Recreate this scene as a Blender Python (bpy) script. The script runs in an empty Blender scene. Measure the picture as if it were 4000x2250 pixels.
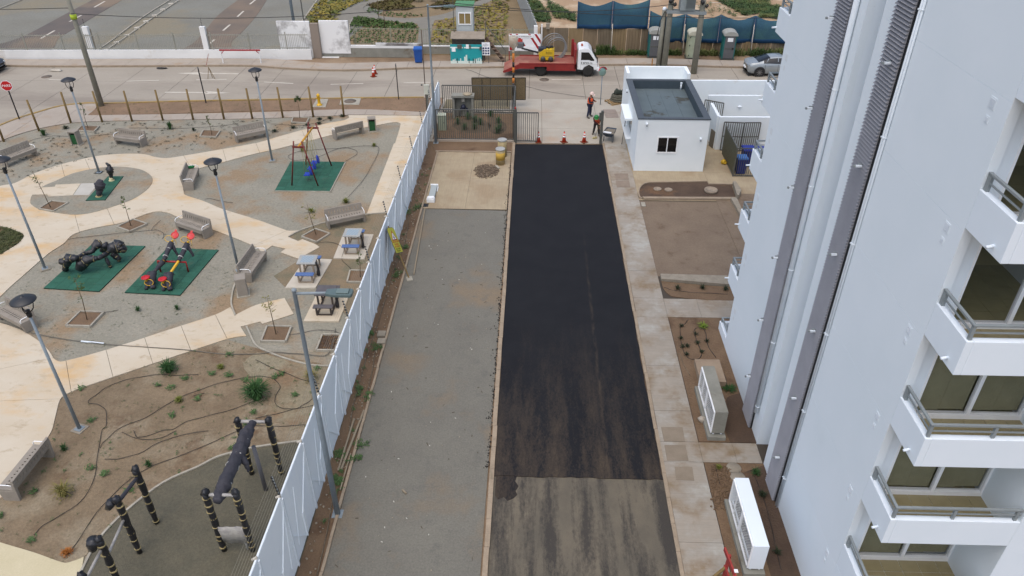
import bpy, bmesh, math, random
from mathutils import Vector, Matrix
random.seed(7)
R_ = math.radians
scene = bpy.context.scene
COL = scene.collection
# ---------------------------------------------------------------- camera, sky, sun, exposure
CAM = Vector((0.0, 0.0, 18.5)); FPX = 2926.2
PIT, ROL, YAW = R_(33.786), R_(-0.026), R_(1.672)
def _axes():
    f = Vector((0, math.cos(PIT), -math.sin(PIT))); u = Vector((0, math.sin(PIT), math.cos(PIT))); r = Vector((1, 0, 0))
    Z = Matrix.Rotation(YAW, 3, 'Z'); f, u, r = Z @ f, Z @ u, Z @ r
    c, s = math.cos(ROL), math.sin(ROL)
    return c*r + s*u, -s*r + c*u, f
RT, UP, FW = _axes()
cd = bpy.data.cameras.new('camera'); cam = bpy.data.objects.new('camera', cd); COL.objects.link(cam)
cd.sensor_width = 36; cd.lens = FPX/4000*36; cd.clip_end = 2000; cd.clip_start = .1
cam.matrix_world = Matrix(((RT.x, UP.x, -FW.x, CAM.x), (RT.y, UP.y, -FW.y, CAM.y), (RT.z, UP.z, -FW.z, CAM.z), (0, 0, 0, 1)))
scene.camera = cam
world = bpy.data.worlds.new('World'); scene.world = world; world.use_nodes = True
wn = world.node_tree.nodes; wl = world.node_tree.links
bg = wn['Background']; sky = wn.new('ShaderNodeTexSky'); sky.sky_type = 'NISHITA'; sky.sun_disc = False
SUN_EL, SUN_AZ = R_(68), R_(202)          # azimuth clockwise from +Y
sky.sun_elevation = SUN_EL; sky.sun_rotation = SUN_AZ; sky.air_density = 1.0; sky.dust_density = 4.0; sky.ozone_density = 1.0; sky.altitude = 50
hs = wn.new('ShaderNodeHueSaturation'); hs.inputs['Saturation'].default_value = .95
wl.new(sky.outputs[0], hs.inputs['Color']); wl.new(hs.outputs[0], bg.inputs['Color']); bg.inputs['Strength'].default_value = 0.15
sd = bpy.data.lights.new('sun', 'SUN'); sd.energy = 0.85; sd.angle = R_(95); sd.color = (1, .99, .975)
sun = bpy.data.objects.new('sun', sd); COL.objects.link(sun)
sdir = Vector((math.sin(SUN_AZ)*math.cos(SUN_EL), math.cos(SUN_AZ)*math.cos(SUN_EL), math.sin(SUN_EL)))
sun.rotation_euler = sdir.to_track_quat('Z', 'Y').to_euler(); sun.location = (0, 0, 60)
scene.view_settings.view_transform = 'Standard'; scene.view_settings.look = 'None'
scene.view_settings.exposure = 0.43; scene.view_settings.gamma = 1.0; scene.view_settings.use_curve_mapping = False

# ---------------------------------------------------------------- survey helpers (metres on the ground from survey marks)
def ray(x, y): return RT*((x-2000)/FPX) - UP*((y-1125)/FPX) + FW
def g(x, y, z=0.0):
    d = ray(x, y); return CAM + d*((z-CAM.z)/d.z)
def t4(c, r, x, y): return 1000*c + x/2.576, (0, 562, 1124, 1687)[r] + y/2.576
def t(c, r, x, y, z=0.0): return g(*t4(c, r, x, y), z)
def f(x, y, z=0.0): return g(x*1.5528, y*1.5528, z)
def onY(x, y, Y):
    d = ray(x, y); return CAM + d*(Y/d.y)
def onX(x, y, X):
    d = ray(x, y); return CAM + d*(X/d.x)
def T(c, r, pts): return [t(c, r, x, y).to_2d() for x, y in pts]
def F(pts): return [f(x, y).to_2d() if len((x, y)) else 0 for x, y in pts]
def W(*pts): return [Vector(p) for p in pts]

# ---------------------------------------------------------------- materials
def lin(c):
    k = (.83, .815, .755) if min(c) < 205 else (1, 1, 1)      # measured colours, corrected for the bluish daylight
    return tuple(min(.9, (v/255/12.92 if v/255 <= .04045 else ((v/255+.055)/1.055)**2.4)*q) for v, q in zip(c, k)) + (1.0,)
MATS = {}
def mat(name, c1, c2=None, scale=2.0, rough=.85, metal=0.0, speck=.0, sscale=40, bump=0.0, bscale=30, stretch=(1, 1, 1), c3=None, s3=.5, t3=(.5, .65), coat=0, alpha=1, sst=None, d3=6, joint=None, emis=None, c4=None, s4=6, t4_=(.6, .7), ramp=(.35, .65)):
    if name in MATS: return MATS[name]
    m = bpy.data.materials.new(name); m.use_nodes = True; MATS[name] = m
    N = m.node_tree.nodes; L = m.node_tree.links; b = N['Principled BSDF']
    b.inputs['Roughness'].default_value = rough; b.inputs['Metallic'].default_value = metal
    b.inputs['Base Color'].default_value = lin(c1)
    if coat: b.inputs['Coat Weight'].default_value = coat
    if alpha < 1: b.inputs['Alpha'].default_value = alpha
    if c2 is None and not speck and not bump and not c3: return m
    gp = N.new('ShaderNodeNewGeometry'); mp = N.new('ShaderNodeMapping'); mp.inputs['Scale'].default_value = stretch
    L.new(gp.outputs['Position'], mp.inputs['Vector'])
    def noise(s, d=5, r=.6):
        n = N.new('ShaderNodeTexNoise'); n.inputs['Scale'].default_value = s; n.inputs['Detail'].default_value = d; n.inputs['Roughness'].default_value = r
        L.new(mp.outputs[0], n.inputs['Vector']); return n.outputs['Fac']
    def step(v, lo, hi):
        r = N.new('ShaderNodeMapRange'); r.inputs['From Min'].default_value = lo; r.inputs['From Max'].default_value = hi
        L.new(v, r.inputs['Value']); return r.outputs[0]
    def mix(fac, a, bcol, typ='MIX'):
        x = N.new('ShaderNodeMix'); x.data_type = 'RGBA'; x.blend_type = typ
        if isinstance(fac, float): x.inputs['Factor'].default_value = fac
        else: L.new(fac, x.inputs['Factor'])
        for i, v in ((6, a), (7, bcol)):
            if isinstance(v, tuple): x.inputs[i].default_value = v
            else: L.new(v, x.inputs[i])
        return x.outputs[2]
    col = lin(c1)
    if c2 is not None: col = mix(step(noise(scale), *ramp), lin(c1), lin(c2))
    if c3 is not None: col = mix(step(noise(s3, d3), *t3), col, lin(c3))
    if c4 is not None: col = mix(step(noise(s4, 6, .7), *t4_), col, lin(c4))
    if speck:
        if sst:
            mp2 = N.new('ShaderNodeMapping'); mp2.inputs['Scale'].default_value = sst; L.new(gp.outputs['Position'], mp2.inputs['Vector']); mp = mp2
        s = step(noise(sscale, 2, .8), .3, .7); mr = N.new('ShaderNodeMapRange'); mr.inputs['To Min'].default_value = 1-speck; mr.inputs['To Max'].default_value = 1+speck
        L.new(s, mr.inputs['Value']); cc = N.new('ShaderNodeCombineColor')
        for i in range(3): L.new(mr.outputs[0], cc.inputs[i])
        col = mix(1.0, col, cc.outputs[0], 'MULTIPLY')
    if isinstance(col, tuple): b.inputs['Base Color'].default_value = col
    else: L.new(col, b.inputs['Base Color'])
    if bump:
        bp = N.new('ShaderNodeBump'); bp.inputs['Strength'].default_value = bump; bp.inputs['Distance'].default_value = .05
        L.new(noise(bscale, 4, .7), bp.inputs['Height']); L.new(bp.outputs[0], b.inputs['Normal'])
    return m

# ---------------------------------------------------------------- mesh builder
class MB:
    def __init__(s): s.v = []; s.f = []; s.m = []; s.cur = 0; s.sm = []
    def add(s, vs, fs, smooth=False):
        o = len(s.v); s.v += [tuple(p) for p in vs]
        for q in fs: s.f.append(tuple(i+o for i in q)); s.m.append(s.cur); s.sm.append(smooth)
        return s
    def box(s, x, y, z, dx, dy, dz, rz=0, M=None):
        """centre x,y ; z bottom ; full sizes"""
        vs = [Vector((sx*dx/2, sy*dy/2, sz*dz)) for sz in (0, 1) for sx, sy in ((-1, -1), (1, -1), (1, 1), (-1, 1))]
        R = Matrix.Rotation(rz, 3, 'Z') if rz else Matrix.Identity(3)
        vs = [R @ v + Vector((x, y, z)) for v in vs]
        if M: vs = [M @ v for v in vs]
        return s.add(vs, [(3, 2, 1, 0), (4, 5, 6, 7), (0, 1, 5, 4), (1, 2, 6, 5), (2, 3, 7, 6), (3, 0, 4, 7)])
    def bb(s, x0, x1, y0, y1, z0, z1): return s.box((x0+x1)/2, (y0+y1)/2, z0, x1-x0, y1-y0, z1-z0)
    def prism(s, pts, z0, z1, M=None):
        n = len(pts)
        a = sum(pts[i][0]*pts[(i+1) % n][1]-pts[(i+1) % n][0]*pts[i][1] for i in range(n))
        if a < 0: pts = pts[::-1]
        vs = [Vector((p[0], p[1], z0)) for p in pts] + [Vector((p[0], p[1], z1)) for p in pts]
        if M: vs = [M @ v for v in vs]
        return s.add(vs, [tuple(range(n-1, -1, -1)), tuple(range(n, 2*n))] + [(i, (i+1) % n, n+(i+1) % n, n+i) for i in range(n)])
    def beam(s, a, b, w, h=None, up=(0, 0, 1)):
        a, b = Vector(a), Vector(b); h = h or w; d = (b-a).normalized(); u = Vector(up)
        if abs(d.dot(u)) > .98: u = Vector((0, 1, 0))
        r = d.cross(u).normalized(); u = r.cross(d)
        vs = [p + r*(sx*w/2) + u*(sz*h/2) for p in (a, b) for sx, sz in ((-1, -1), (1, -1), (1, 1), (-1, 1))]
        return s.add(vs, [(0, 1, 2, 3), (7, 6, 5, 4), (0, 4, 5, 1), (1, 5, 6, 2), (2, 6, 7, 3), (3, 7, 4, 0)])
    def tube(s, pts, r, n=6, caps=True, smooth=True, flat=1.0, jit=0):
        pts = [Vector(p) for p in pts]; k = len(pts); rs = r if isinstance(r, (list, tuple)) else [r]*k
        vs = []; pu = None
        for i, p in enumerate(pts):
            d = (pts[min(i+1, k-1)]-pts[max(i-1, 0)]).normalized()
            if pu is None:
                u = Vector((0, 0, 1)) if abs(d.z) < .9 else Vector((0, 1, 0))
            else: u = pu
            a = d.cross(u); a = a.normalized() if a.length > 1e-6 else Vector((1, 0, 0)); u2 = a.cross(d); pu = u2
            for j in range(n):
                th = 2*math.pi*j/n; rr = rs[i]*(1+random.uniform(-jit, jit))
                vs.append(p + a*(math.cos(th)*rr) + u2*(math.sin(th)*rr*flat))
        fs = [(i*n+j, i*n+(j+1) % n, (i+1)*n+(j+1) % n, (i+1)*n+j) for i in range(k-1) for j in range(n)]
        if caps: fs += [tuple(range(n-1, -1, -1)), tuple(range((k-1)*n, k*n))]
        return s.add(vs, fs, smooth)
    def cyl(s, a, b, r0, r1=None, n=10): return s.tube([a, b], [r0, r0 if r1 is None else r1], n)
    def lathe(s, prof, c=(0, 0, 0), n=16, M=None, smooth=True):
        c = Vector(c); vs = []
        for r, z in prof:
            for j in range(n):
                th = 2*math.pi*j/n; vs.append(c + Vector((r*math.cos(th), r*math.sin(th), z)))
        if M: vs = [M @ v for v in vs]
        k = len(prof); fs = [(i*n+j, i*n+(j+1) % n, (i+1)*n+(j+1) % n, (i+1)*n+j) for i in range(k-1) for j in range(n)]
        if prof[0][0] > 1e-4: fs.append(tuple(range(n-1, -1, -1)))
        if prof[-1][0] > 1e-4: fs.append(tuple(range((k-1)*n, k*n)))
        return s.add(vs, fs, smooth)
    def blob(s, c, r, n=8, jit=.15, sz=(1, 1, 1)):
        c = Vector(c); vs = []; k = n//2+1
        for i in range(k+1):
            ph = math.pi*i/k
            for j in range(n):
                th = 2*math.pi*j/n; q = r*(1+random.uniform(-jit, jit))
                vs.append(c + Vector((q*math.sin(ph)*math.cos(th)*sz[0], q*math.sin(ph)*math.sin(th)*sz[1], q*math.cos(ph)*sz[2])))
        return s.add(vs, [(i*n+j, (i+1)*n+j, (i+1)*n+(j+1) % n, i*n+(j+1) % n) for i in range(k) for j in range(n)], True)
    def mesh(s, name, mats):
        me = bpy.data.meshes.new(name); me.from_pydata(s.v, [], s.f)
        for m in (mats if isinstance(mats, (list, tuple)) else [mats]): me.materials.append(m)
        me.polygons.foreach_set('material_index', s.m); me.polygons.foreach_set('use_smooth', s.sm)
        me.update(); return me
    def build(s, name, mats, parent=None, world=False, kind=None, label=None, loc=None, bevel=0):
        if world and parent is not None:
            Mi = (Matrix.Translation(parent.location) @ parent.rotation_euler.to_matrix().to_4x4()).inverted()
            s.v = [tuple(Mi @ Vector(p)) for p in s.v]
        o = bpy.data.objects.new(name, s.mesh(name, mats)); COL.objects.link(o)
        if parent is not None: o.parent = parent
        if loc is not None: o.location = loc
        if kind: o['kind'] = kind
        if label: o['label'] = label
        if bevel:
            b = o.modifiers.new('bevel', 'BEVEL'); b.width = bevel; b.segments = 2; b.limit_method = 'ANGLE'
        return o
def inst(src, name, parent, loc=(0, 0, 0), rz=0):
    o = bpy.data.objects.new(name, src.data); COL.objects.link(o); o.parent = parent; o.location = loc; o.rotation_euler = (0, 0, rz); return o
def tag(o, label, cat, group=None):
    o['label'] = label; o['category'] = cat
    if group: o['group'] = group
    return o
def thing(name, label, cat, loc=(0, 0, 0), rz=0, group=None):
    o = bpy.data.objects.new(name, None); COL.objects.link(o); o.empty_display_size = .2
    l = Vector(loc); o.location = (l.x, l.y, l.z if len(l) > 2 else 0) if len(l) > 2 else (l.x, l.y, 0); o.rotation_euler = (0, 0, rz)
    return tag(o, label, cat, group)
def copy_tree(o, parent=None):
    c = o.copy(); COL.objects.link(c)
    if parent is not None: c.parent = parent
    for ch in [x for x in o.children]: copy_tree(ch, c)
    return c
def dup(o, loc, rz, label, group=None):
    c = copy_tree(o); c.location = (loc[0], loc[1], loc[2] if len(loc) > 2 else 0); c.rotation_euler = (0, 0, rz); c['label'] = label
    if group: c['group'] = group
    return c
def stretch_xy(o, k):  # lengthen nothing: kept for clarity
    return o
def struct(o): o['kind'] = 'structure'; return o
def text(name, s, size, M, m, parent, ext=.003):
    cu = bpy.data.curves.new(name, 'FONT'); cu.body = s; cu.size = size; cu.extrude = ext; cu.align_x = 'CENTER'; cu.align_y = 'CENTER'; cu.resolution_u = 2
    tmp = bpy.data.objects.new('tmp', cu); COL.objects.link(tmp)
    me = bpy.data.meshes.new_from_object(tmp); bpy.data.objects.remove(tmp)
    me.materials.clear(); me.materials.append(m)
    o = bpy.data.objects.new(name, me); COL.objects.link(o); o.parent = parent; o.matrix_local = M; return o

# ---------------------------------------------------------------- polygon helpers
def crsmooth(P, closed=True, n=5, corner=48):
    P = [Vector((p[0], p[1])) for p in P]; k = len(P); out = []
    def cor(i):
        if not closed and (i == 0 or i == k-1): return True
        a = P[i]-P[i-1]; b = P[(i+1) % k]-P[i]
        return a.length < 1e-5 or b.length < 1e-5 or a.angle(b) > R_(corner)
    C = [cor(i) for i in range(k)]
    for i in range(k if closed else k-1):
        p1, p2 = P[i], P[(i+1) % k]; L = (p2-p1).length
        m1 = (p2-p1) if C[i] else (P[(i+1) % k]-P[i-1])*.5
        m2 = (p2-p1) if C[(i+1) % k] else (P[(i+2) % k]-P[i])*.5
        if m1.length > L: m1 = m1.normalized()*L
        if m2.length > L: m2 = m2.normalized()*L
        nn = 1 if (C[i] and C[(i+1) % k]) else n
        for j in range(nn):
            s = j/nn; s2 = s*s; s3 = s2*s
            out.append((2*s3-3*s2+1)*p1 + (s3-2*s2+s)*m1 + (-2*s3+3*s2)*p2 + (s3-s2)*m2)
    if not closed: out.append(P[-1])
    return out
def inpoly(p, P):
    c = False; n = len(P); x, y = p[0], p[1]
    for i in range(n):
        a, b = P[i], P[i-1]
        if (a[1] > y) != (b[1] > y) and x < (b[0]-a[0])*(y-a[1])/(b[1]-a[1])+a[0]: c = not c
    return c
def split(polys, a, b, gap=.015):
    a, b = Vector(a[:2]), Vector(b[:2]); mid = (a+b)/2; d = (b-a).normalized(); nrm = Vector((-d.y, d.x)); out = []; done = False
    for P in polys:
        if done or not inpoly(mid, P): out.append(P); continue
        hits = []; n = len(P)
        for i in range(n):
            p, q = P[i], P[(i+1) % n]; sp, sq = (p-mid).dot(nrm), (q-mid).dot(nrm)
            if (sp > 0) != (sq > 0):
                u = sp/(sp-sq); X = p.lerp(q, u); hits.append(((X-mid).dot(d), i, X))
        pos = min([h for h in hits if h[0] > 0], default=None); neg = max([h for h in hits if h[0] < 0], default=None)
        if not pos or not neg: out.append(P); continue
        (i1, X1), (i2, X2) = sorted([(pos[1], pos[2]), (neg[1], neg[2])], key=lambda z: z[0])
        A = [X1] + P[i1+1:i2+1] + [X2]; B = [X2] + P[i2+1:] + P[:i1+1] + [X1]
        for Q in (A, B):
            c = sum((q-mid).dot(nrm) for q in Q[1:-1]) if len(Q) > 2 else 0
            sft = nrm*(gap/2 if c > 0 else -gap/2); Q[0] = Q[0]+sft; Q[-1] = Q[-1]+sft; out.append(Q)
        done = True
    return out
def clip(P, x0, x1, y0, y1):
    P = [Vector((p[0], p[1])) for p in P]
    for ax, lim, sg in ((0, x0, 1), (0, x1, -1), (1, y0, 1), (1, y1, -1)):
        out = []
        for i in range(len(P)):
            a, b = P[i-1], P[i]; da, db = (a[ax]-lim)*sg, (b[ax]-lim)*sg
            if (da >= 0) != (db >= 0): out.append(a.lerp(b, da/(da-db)))
            if db >= 0: out.append(b)
        P = out
        if len(P) < 3: return []
    return P
def sheet(name, P, z, m, z0=None, kind='structure', parent=None, label=None, smooth=True):
    P = crsmooth(P) if smooth else P
    b = MB(); b.prism(P, z-.05 if z0 is None else z0, z); o = b.build(name, m, parent)
    if parent is None: o['kind'] = kind
    return o
def line(P, n=6): return crsmooth(P, closed=False, n=n, corner=75)
def strip(mb, P, w, z0, z1, n=4):
    """a kerb following a polyline"""
    Q = crsmooth(P, closed=False, n=n, corner=60); Lf = []; Rt = []
    for i, p in enumerate(Q):
        d = (Q[min(i+1, len(Q)-1)]-Q[max(i-1, 0)]).normalized(); nr = Vector((-d.y, d.x))*w/2; Lf.append(p+nr); Rt.append(p-nr)
    vs = []; fs = []
    for i in range(len(Q)):
        for p, z in ((Lf[i], z0), (Lf[i], z1), (Rt[i], z1), (Rt[i], z0)): vs.append((p.x, p.y, z))
    for i in range(len(Q)-1):
        a, c = 4*i, 4*i+4
        fs += [(a, c, c+1, a+1), (a+1, c+1, c+2, a+2), (a+2, c+2, c+3, a+3)]
    fs += [(0, 1, 2, 3), (len(vs)-1, len(vs)-2, len(vs)-3, len(vs)-4)]
    mb.add(vs, fs); return mb
# ================================================================ ground materials
m_dirt = mat('dirt', (138, 116, 94), (122, 101, 80), .4, speck=.16, sscale=14, bump=.5, bscale=8, c3=(158, 138, 116), s3=.15, t3=(.45, .6))
m_park = mat('park_gravel', (152, 148, 137), (140, 137, 126), .45, speck=.17, sscale=9, bump=.45, bscale=9, c3=(148, 128, 104), s3=.33, t3=(.49, .62), c4=(112, 110, 94), s4=3.5, t4_=(.6, .75))
m_bars = mat('olive_gravel', (100, 95, 80), (90, 87, 74), 2, speck=.22, sscale=16, bump=.6, bscale=14)
m_lane = mat('lane_gravel', (121, 119, 112), (114, 112, 106), .5, speck=.15, sscale=18, bump=.35, bscale=16, c3=(134, 119, 100), s3=.25, t3=(.53, .68), c4=(108, 107, 102), s4=1.4, t4_=(.55, .7))
m_fargravel = mat('far_gravel', (132, 132, 126), (124, 122, 114), .2, speck=.12, sscale=5, bump=.4, bscale=5, c3=(136, 128, 110), s3=.12, t3=(.5, .62), c4=(96, 98, 84), s4=.9, t4_=(.68, .76))
m_soil = mat('bed_soil', (136, 119, 97), (120, 104, 83), .8, speck=.17, sscale=13, bump=.6, bscale=10, c3=(152, 141, 122), s3=.22, t3=(.48, .6), c4=(108, 87, 66), s4=.55, t4_=(.55, .66))
m_soild = mat('wet_soil', (90, 72, 58), (76, 59, 47), .9, speck=.14, sscale=16, bump=.6, bscale=14, c3=(112, 84, 60), s3=.6, t3=(.55, .65))
m_soilm = mat('red_soil', (124, 101, 79), (110, 88, 67), 1.1, speck=.13, sscale=16, bump=.6, bscale=14, c3=(92, 68, 48), s3=.5, t3=(.58, .66))
m_verge = mat('verge_soil', (140, 115, 92), (126, 103, 82), .7, speck=.12, sscale=9, bump=.4, bscale=10, c3=(112, 96, 78), s3=1.5, t3=(.62, .7))
m_sand = mat('sandy_soil', (132, 116, 100), (122, 106, 91), .8, speck=.13, sscale=12, bump=.5, bscale=12, c3=(112, 94, 76), s3=1.6, t3=(.58, .7))
m_path = mat('beige_concrete', (202, 188, 168), (209, 199, 184), .35, speck=.045, sscale=30, c3=(208, 172, 122), s3=.3, t3=(.52, .72), c4=(184, 168, 146), s4=1.5, t4_=(.55, .7), stretch=(1, 1.6, 1))
m_walk = mat('pavement_concrete', (176, 166, 157), (166, 156, 147), .6, speck=.06, sscale=14, c3=(166, 146, 126), s3=.5, t3=(.56, .68))
m_street = mat('street_concrete', (170, 162, 152), (160, 152, 142), .3, speck=.06, sscale=9, c3=(148, 139, 130), s3=.16, t3=(.5, .62), c4=(152, 140, 126), s4=1.5, t4_=(.6, .75), stretch=(.5, 1.4, 1))
m_entry = mat('entry_concrete', (184, 178, 169), (172, 165, 156), .5, speck=.06, sscale=12, c3=(178, 160, 144), s3=.35, t3=(.55, .7))
m_slab = mat('raked_concrete', (176, 162, 138), (165, 150, 128), 1.5, speck=.08, sscale=9, sst=(2.2, .12, 1), c3=(160, 142, 118), s3=.5, t3=(.5, .62))
m_side = mat('side_concrete', (166, 158, 149), (150, 141, 131), .9, speck=.07, sscale=9, sst=(.12, 2.2, 1), c3=(138, 120, 98), s3=.8, t3=(.49, .66), c4=(178, 176, 172), s4=.45, t4_=(.5, .66))
m_kerb = mat('kerb_concrete', (168, 152, 134), (152, 137, 120), 3, speck=.1, sscale=18)
m_kerby = mat('yellow_kerb', (176, 146, 84), (162, 142, 106), 2.5, speck=.08, sscale=18)
m_kerbg = mat('grey_kerb', (176, 172, 162), (160, 154, 144), 3, speck=.08, sscale=18)
m_farroad = mat('far_asphalt', (96, 90, 88), (110, 100, 94), .25, speck=.08, sscale=9, c3=(132, 116, 100), s3=.1, t3=(.5, .62))
m_white = mat('road_paint', (214, 210, 202), (196, 188, 178), 3)
m_dark = mat('joint_dark', (74, 66, 58))
m_kg = mat('bed_kerb_grey', (158, 150, 138), (142, 134, 122), 4, speck=.08)
m_grey = mat('raw_concrete', (150, 150, 144), (136, 136, 130), 1.6, speck=.06, sscale=14, c3=(122, 114, 102), s3=1.2, t3=(.6, .7))
m_benchc = mat('bench_concrete', (156, 149, 142), (144, 137, 130), 2.5, speck=.05, sscale=30)

def asphalt_mats():
    """black asphalt: brown dust streaks get denser towards the unpaved end; old road: sand with black smears"""
    m = bpy.data.materials.new('fresh_asphalt'); m.use_nodes = True; N = m.node_tree.nodes; L = m.node_tree.links; b = N['Principled BSDF']
    b.inputs['Roughness'].default_value = .8; b.inputs['Specular IOR Level'].default_value = .3
    gp = N.new('ShaderNodeNewGeometry'); sp = N.new('ShaderNodeSeparateXYZ'); L.new(gp.outputs['Position'], sp.inputs[0])
    def noise(s, st, d=6, r=.62, dis=0):
        mp = N.new('ShaderNodeMapping'); mp.inputs['Scale'].default_value = st; L.new(gp.outputs['Position'], mp.inputs[0])
        n = N.new('ShaderNodeTexNoise'); n.inputs['Scale'].default_value = s; n.inputs['Detail'].default_value = d; n.inputs['Roughness'].default_value = r; n.inputs['Distortion'].default_value = dis
        L.new(mp.outputs[0], n.inputs[0]); return n.outputs['Fac']
    def rng(v, a, c, lo=0., hi=1.):
        r = N.new('ShaderNodeMapRange'); r.inputs[1].default_value = a; r.inputs[2].default_value = c; r.inputs[3].default_value = lo; r.inputs[4].default_value = hi; L.new(v, r.inputs[0]); return r.outputs[0]
    def mul(a, c, op='MULTIPLY'):
        x = N.new('ShaderNodeMath'); x.operation = op
        for i, v in enumerate((a, c)):
            if isinstance(v, float): x.inputs[i].default_value = v
            else: L.new(v, x.inputs[i])
        return x.outputs[0]
    def mix(fac, a, c):
        x = N.new('ShaderNodeMix'); x.data_type = 'RGBA'; L.new(fac, x.inputs[0])
        for i, v in ((6, a), (7, c)):
            if isinstance(v, tuple): x.inputs[i].default_value = v
            else: L.new(v, x.inputs[i])
        return x.outputs[2]
    base = mix(rng(noise(.8, (1, 1, 1)), .3, .7), lin((20, 21, 27)), lin((28, 29, 34)))
    seam = mul(rng(mul(mul(sp.outputs[0], -2.62, 'ADD'), 0.0, 'ADD'), -.09, -.0), rng(mul(sp.outputs[0], -2.62, 'ADD'), .09, .0)); st = noise(1.5, (1.0, .13, 1)); st2 = noise(5.5, (1.2, .3, 1)); gr = noise(20, (1, .45, 1), 3, .8)
    near = rng(sp.outputs[1], 26.0, 17.5)
    mid = rng(sp.outputs[1], 42.0, 24.0, .0, .18)
    dens = mul(mul(near, .46), mid, 'ADD')
    k = mul(mul(st, .5), mul(mul(st2, .2), mul(gr, .3), 'ADD'), 'ADD')
    d = mul(rng(mul(mul(k, mul(dens, .2), 'ADD'), 0.0, 'ADD'), .55, .74), mul(near, .8), 'MULTIPLY')
    c = mix(d, base, lin((86, 74, 62)))
    c = mix(mul(mul(seam, rng(sp.outputs[1], 33.0, 27.0)), rng(st2, .4, .65, .0, .45)), c, lin((92, 80, 66)))
    d2 = mul(rng(noise(16, (1, 1, 1), 2, .9), .62, .8), .25)
    c = mix(d2, c, lin((70, 64, 58)))
    L.new(c, b.inputs['Base Color'])
    bp = N.new('ShaderNodeBump'); bp.inputs['Strength'].default_value = .35; bp.inputs['Distance'].default_value = .02; L.new(noise(60, (1, 1, 1), 2), bp.inputs['Height']); L.new(bp.outputs[0], b.inputs['Normal'])
    m2 = bpy.data.materials.new('old_road'); m2.use_nodes = True; N = m2.node_tree.nodes; L = m2.node_tree.links; b = N['Principled BSDF']; b.inputs['Roughness'].default_value = .9
    gp = N.new('ShaderNodeNewGeometry')
    base = mix(rng(noise(.9, (1, .6, 1)), .35, .65), lin((116, 108, 95)), lin((95, 90, 81)))
    s1 = noise(2.0, (1.0, .11, 1), 5, .6); s2 = noise(9, (1, .5, 1), 4, .8)
    k = mul(mul(s1, .72), mul(s2, .28), 'ADD')
    c = mix(mul(rng(k, .45, .58), .92), base, lin((58, 55, 53)))
    c = mix(rng(noise(30, (1, 1, 1), 3, .8), .55, .8), c, lin((92, 80, 68)))
    L.new(c, b.inputs['Base Color'])
    bp = N.new('ShaderNodeBump'); bp.inputs['Strength'].default_value = .3; bp.inputs['Distance'].default_value = .02; L.new(noise(40, (1, 1, 1), 2), bp.inputs['Height']); L.new(bp.outputs[0], b.inputs['Normal'])
    return m, m2
m_asph, m_old = asphalt_mats()

# ================================================================ terrain
b = MB(); b.prism(W((-400, -120), (400, -120), (400, 700), (-400, 700)), -1.0, -.02); struct(b.build('ground', m_dirt))
# park
FX = -6.52
park = W((-60, -5), (FX, -5), (FX, 51.8)) + F([(894, 276), (644, 284), (250, 291), (0, 330), (-300, 430)])
sheet('park_gravel_ground', park, 0.0, m_park, smooth=False)
verge = T(0, 0, [(1060, 1048), (1800, 1025), (2576, 1018)]) + T(1, 0, [(1000, 992), (1690, 985)]) + W((-6.6, 51.9), (-6.6, 48.6)) + T(1, 0, [(1000, 1105), (0, 1120)]) + T(0, 0, [(1000, 1165), (880, 1165), (960, 1100)])
sheet('verge', verge, .03, m_verge, smooth=False)
PATH = F([(879, 297), (864, 304), (819, 312), (700, 345), (644, 361), (462, 393), (420, 399), (390, 396), (362, 389), (312, 388), (250, 393), (175, 409), (95, 434), (37, 462), (0, 469), (-120, 505), (-300, 600), (-400, 1000), (-300, 1400), (0, 1256), (60, 1180), (110, 1116), (130, 1086), (140, 1049), (150, 1011), (162, 996), (200, 979), (287, 949), (385, 916), (480, 884), (572, 854), (600, 848), (620, 846), (605, 823), (644, 813), (655, 810), (660, 816), (739, 791), (716, 751), (644, 769), (592, 794), (580, 774), (542, 793), (425, 831), (312, 868), (225, 894), (162, 910), (150, 911), (137, 904), (125, 886), (107, 866), (75, 844), (37, 824), (0, 813), (-30, 795), (-25, 765), (0, 748), (25, 724), (75, 680), (125, 637), (160, 614), (180, 594), (205, 583), (250, 572), (312, 560), (375, 537), (400, 533), (425, 537), (475, 560), (550, 584), (644, 622), (659, 637), (685, 619), (719, 627), (706, 636), (751, 652), (804, 623), (794, 616), (761, 603), (750, 608), (725, 597), (751, 581), (731, 582), (719, 580), (644, 553), (560, 527), (512, 507), (467, 492), (462, 482), (462, 460), (475, 438), (500, 425), (550, 412), (644, 387), (700, 375), (870, 332), (985, 309), (1000, 308), (1008, 313), (994, 362), (991, 362), (923, 539), (971, 537)]) + W((-6.62, 34.0), (-6.62, 48.35)) + F([(876, 290.5)])
polys = [crsmooth(PATH)]
for a, c in [((189, 542), (200, 583)), ((271, 528), (287, 564)), ((167, 911), (179, 983)), ((267, 880), (285, 950)), ((364, 850), (385, 916)), ((456, 821), (481, 884)), ((542, 793), (572, 854)), ((1011, 317), (1054, 319)), ((999, 344), (1041, 344)), ((985, 372), (1030, 372)), ((975, 405), (1020, 405)), ((958, 445), (1005, 445)), ((944, 480), (992, 480)), ((462, 393), (477, 417)), ((644, 361), (654, 386)), ((560, 374), (570, 408)), ((760, 330), (772, 357)), ((0, 1010), (150, 1005)), ((0, 930), (140, 900)), ((644, 616), (719, 583))]:
    polys = split(polys, f(*a), f(*c))
b = MB(); b.prism(crsmooth(PATH), -.03, .008); path = struct(b.build('path', m_dark))
for P in polys:
    b = MB(); b.prism(P, .0, .035); b.build('slab', m_path, path)
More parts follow.
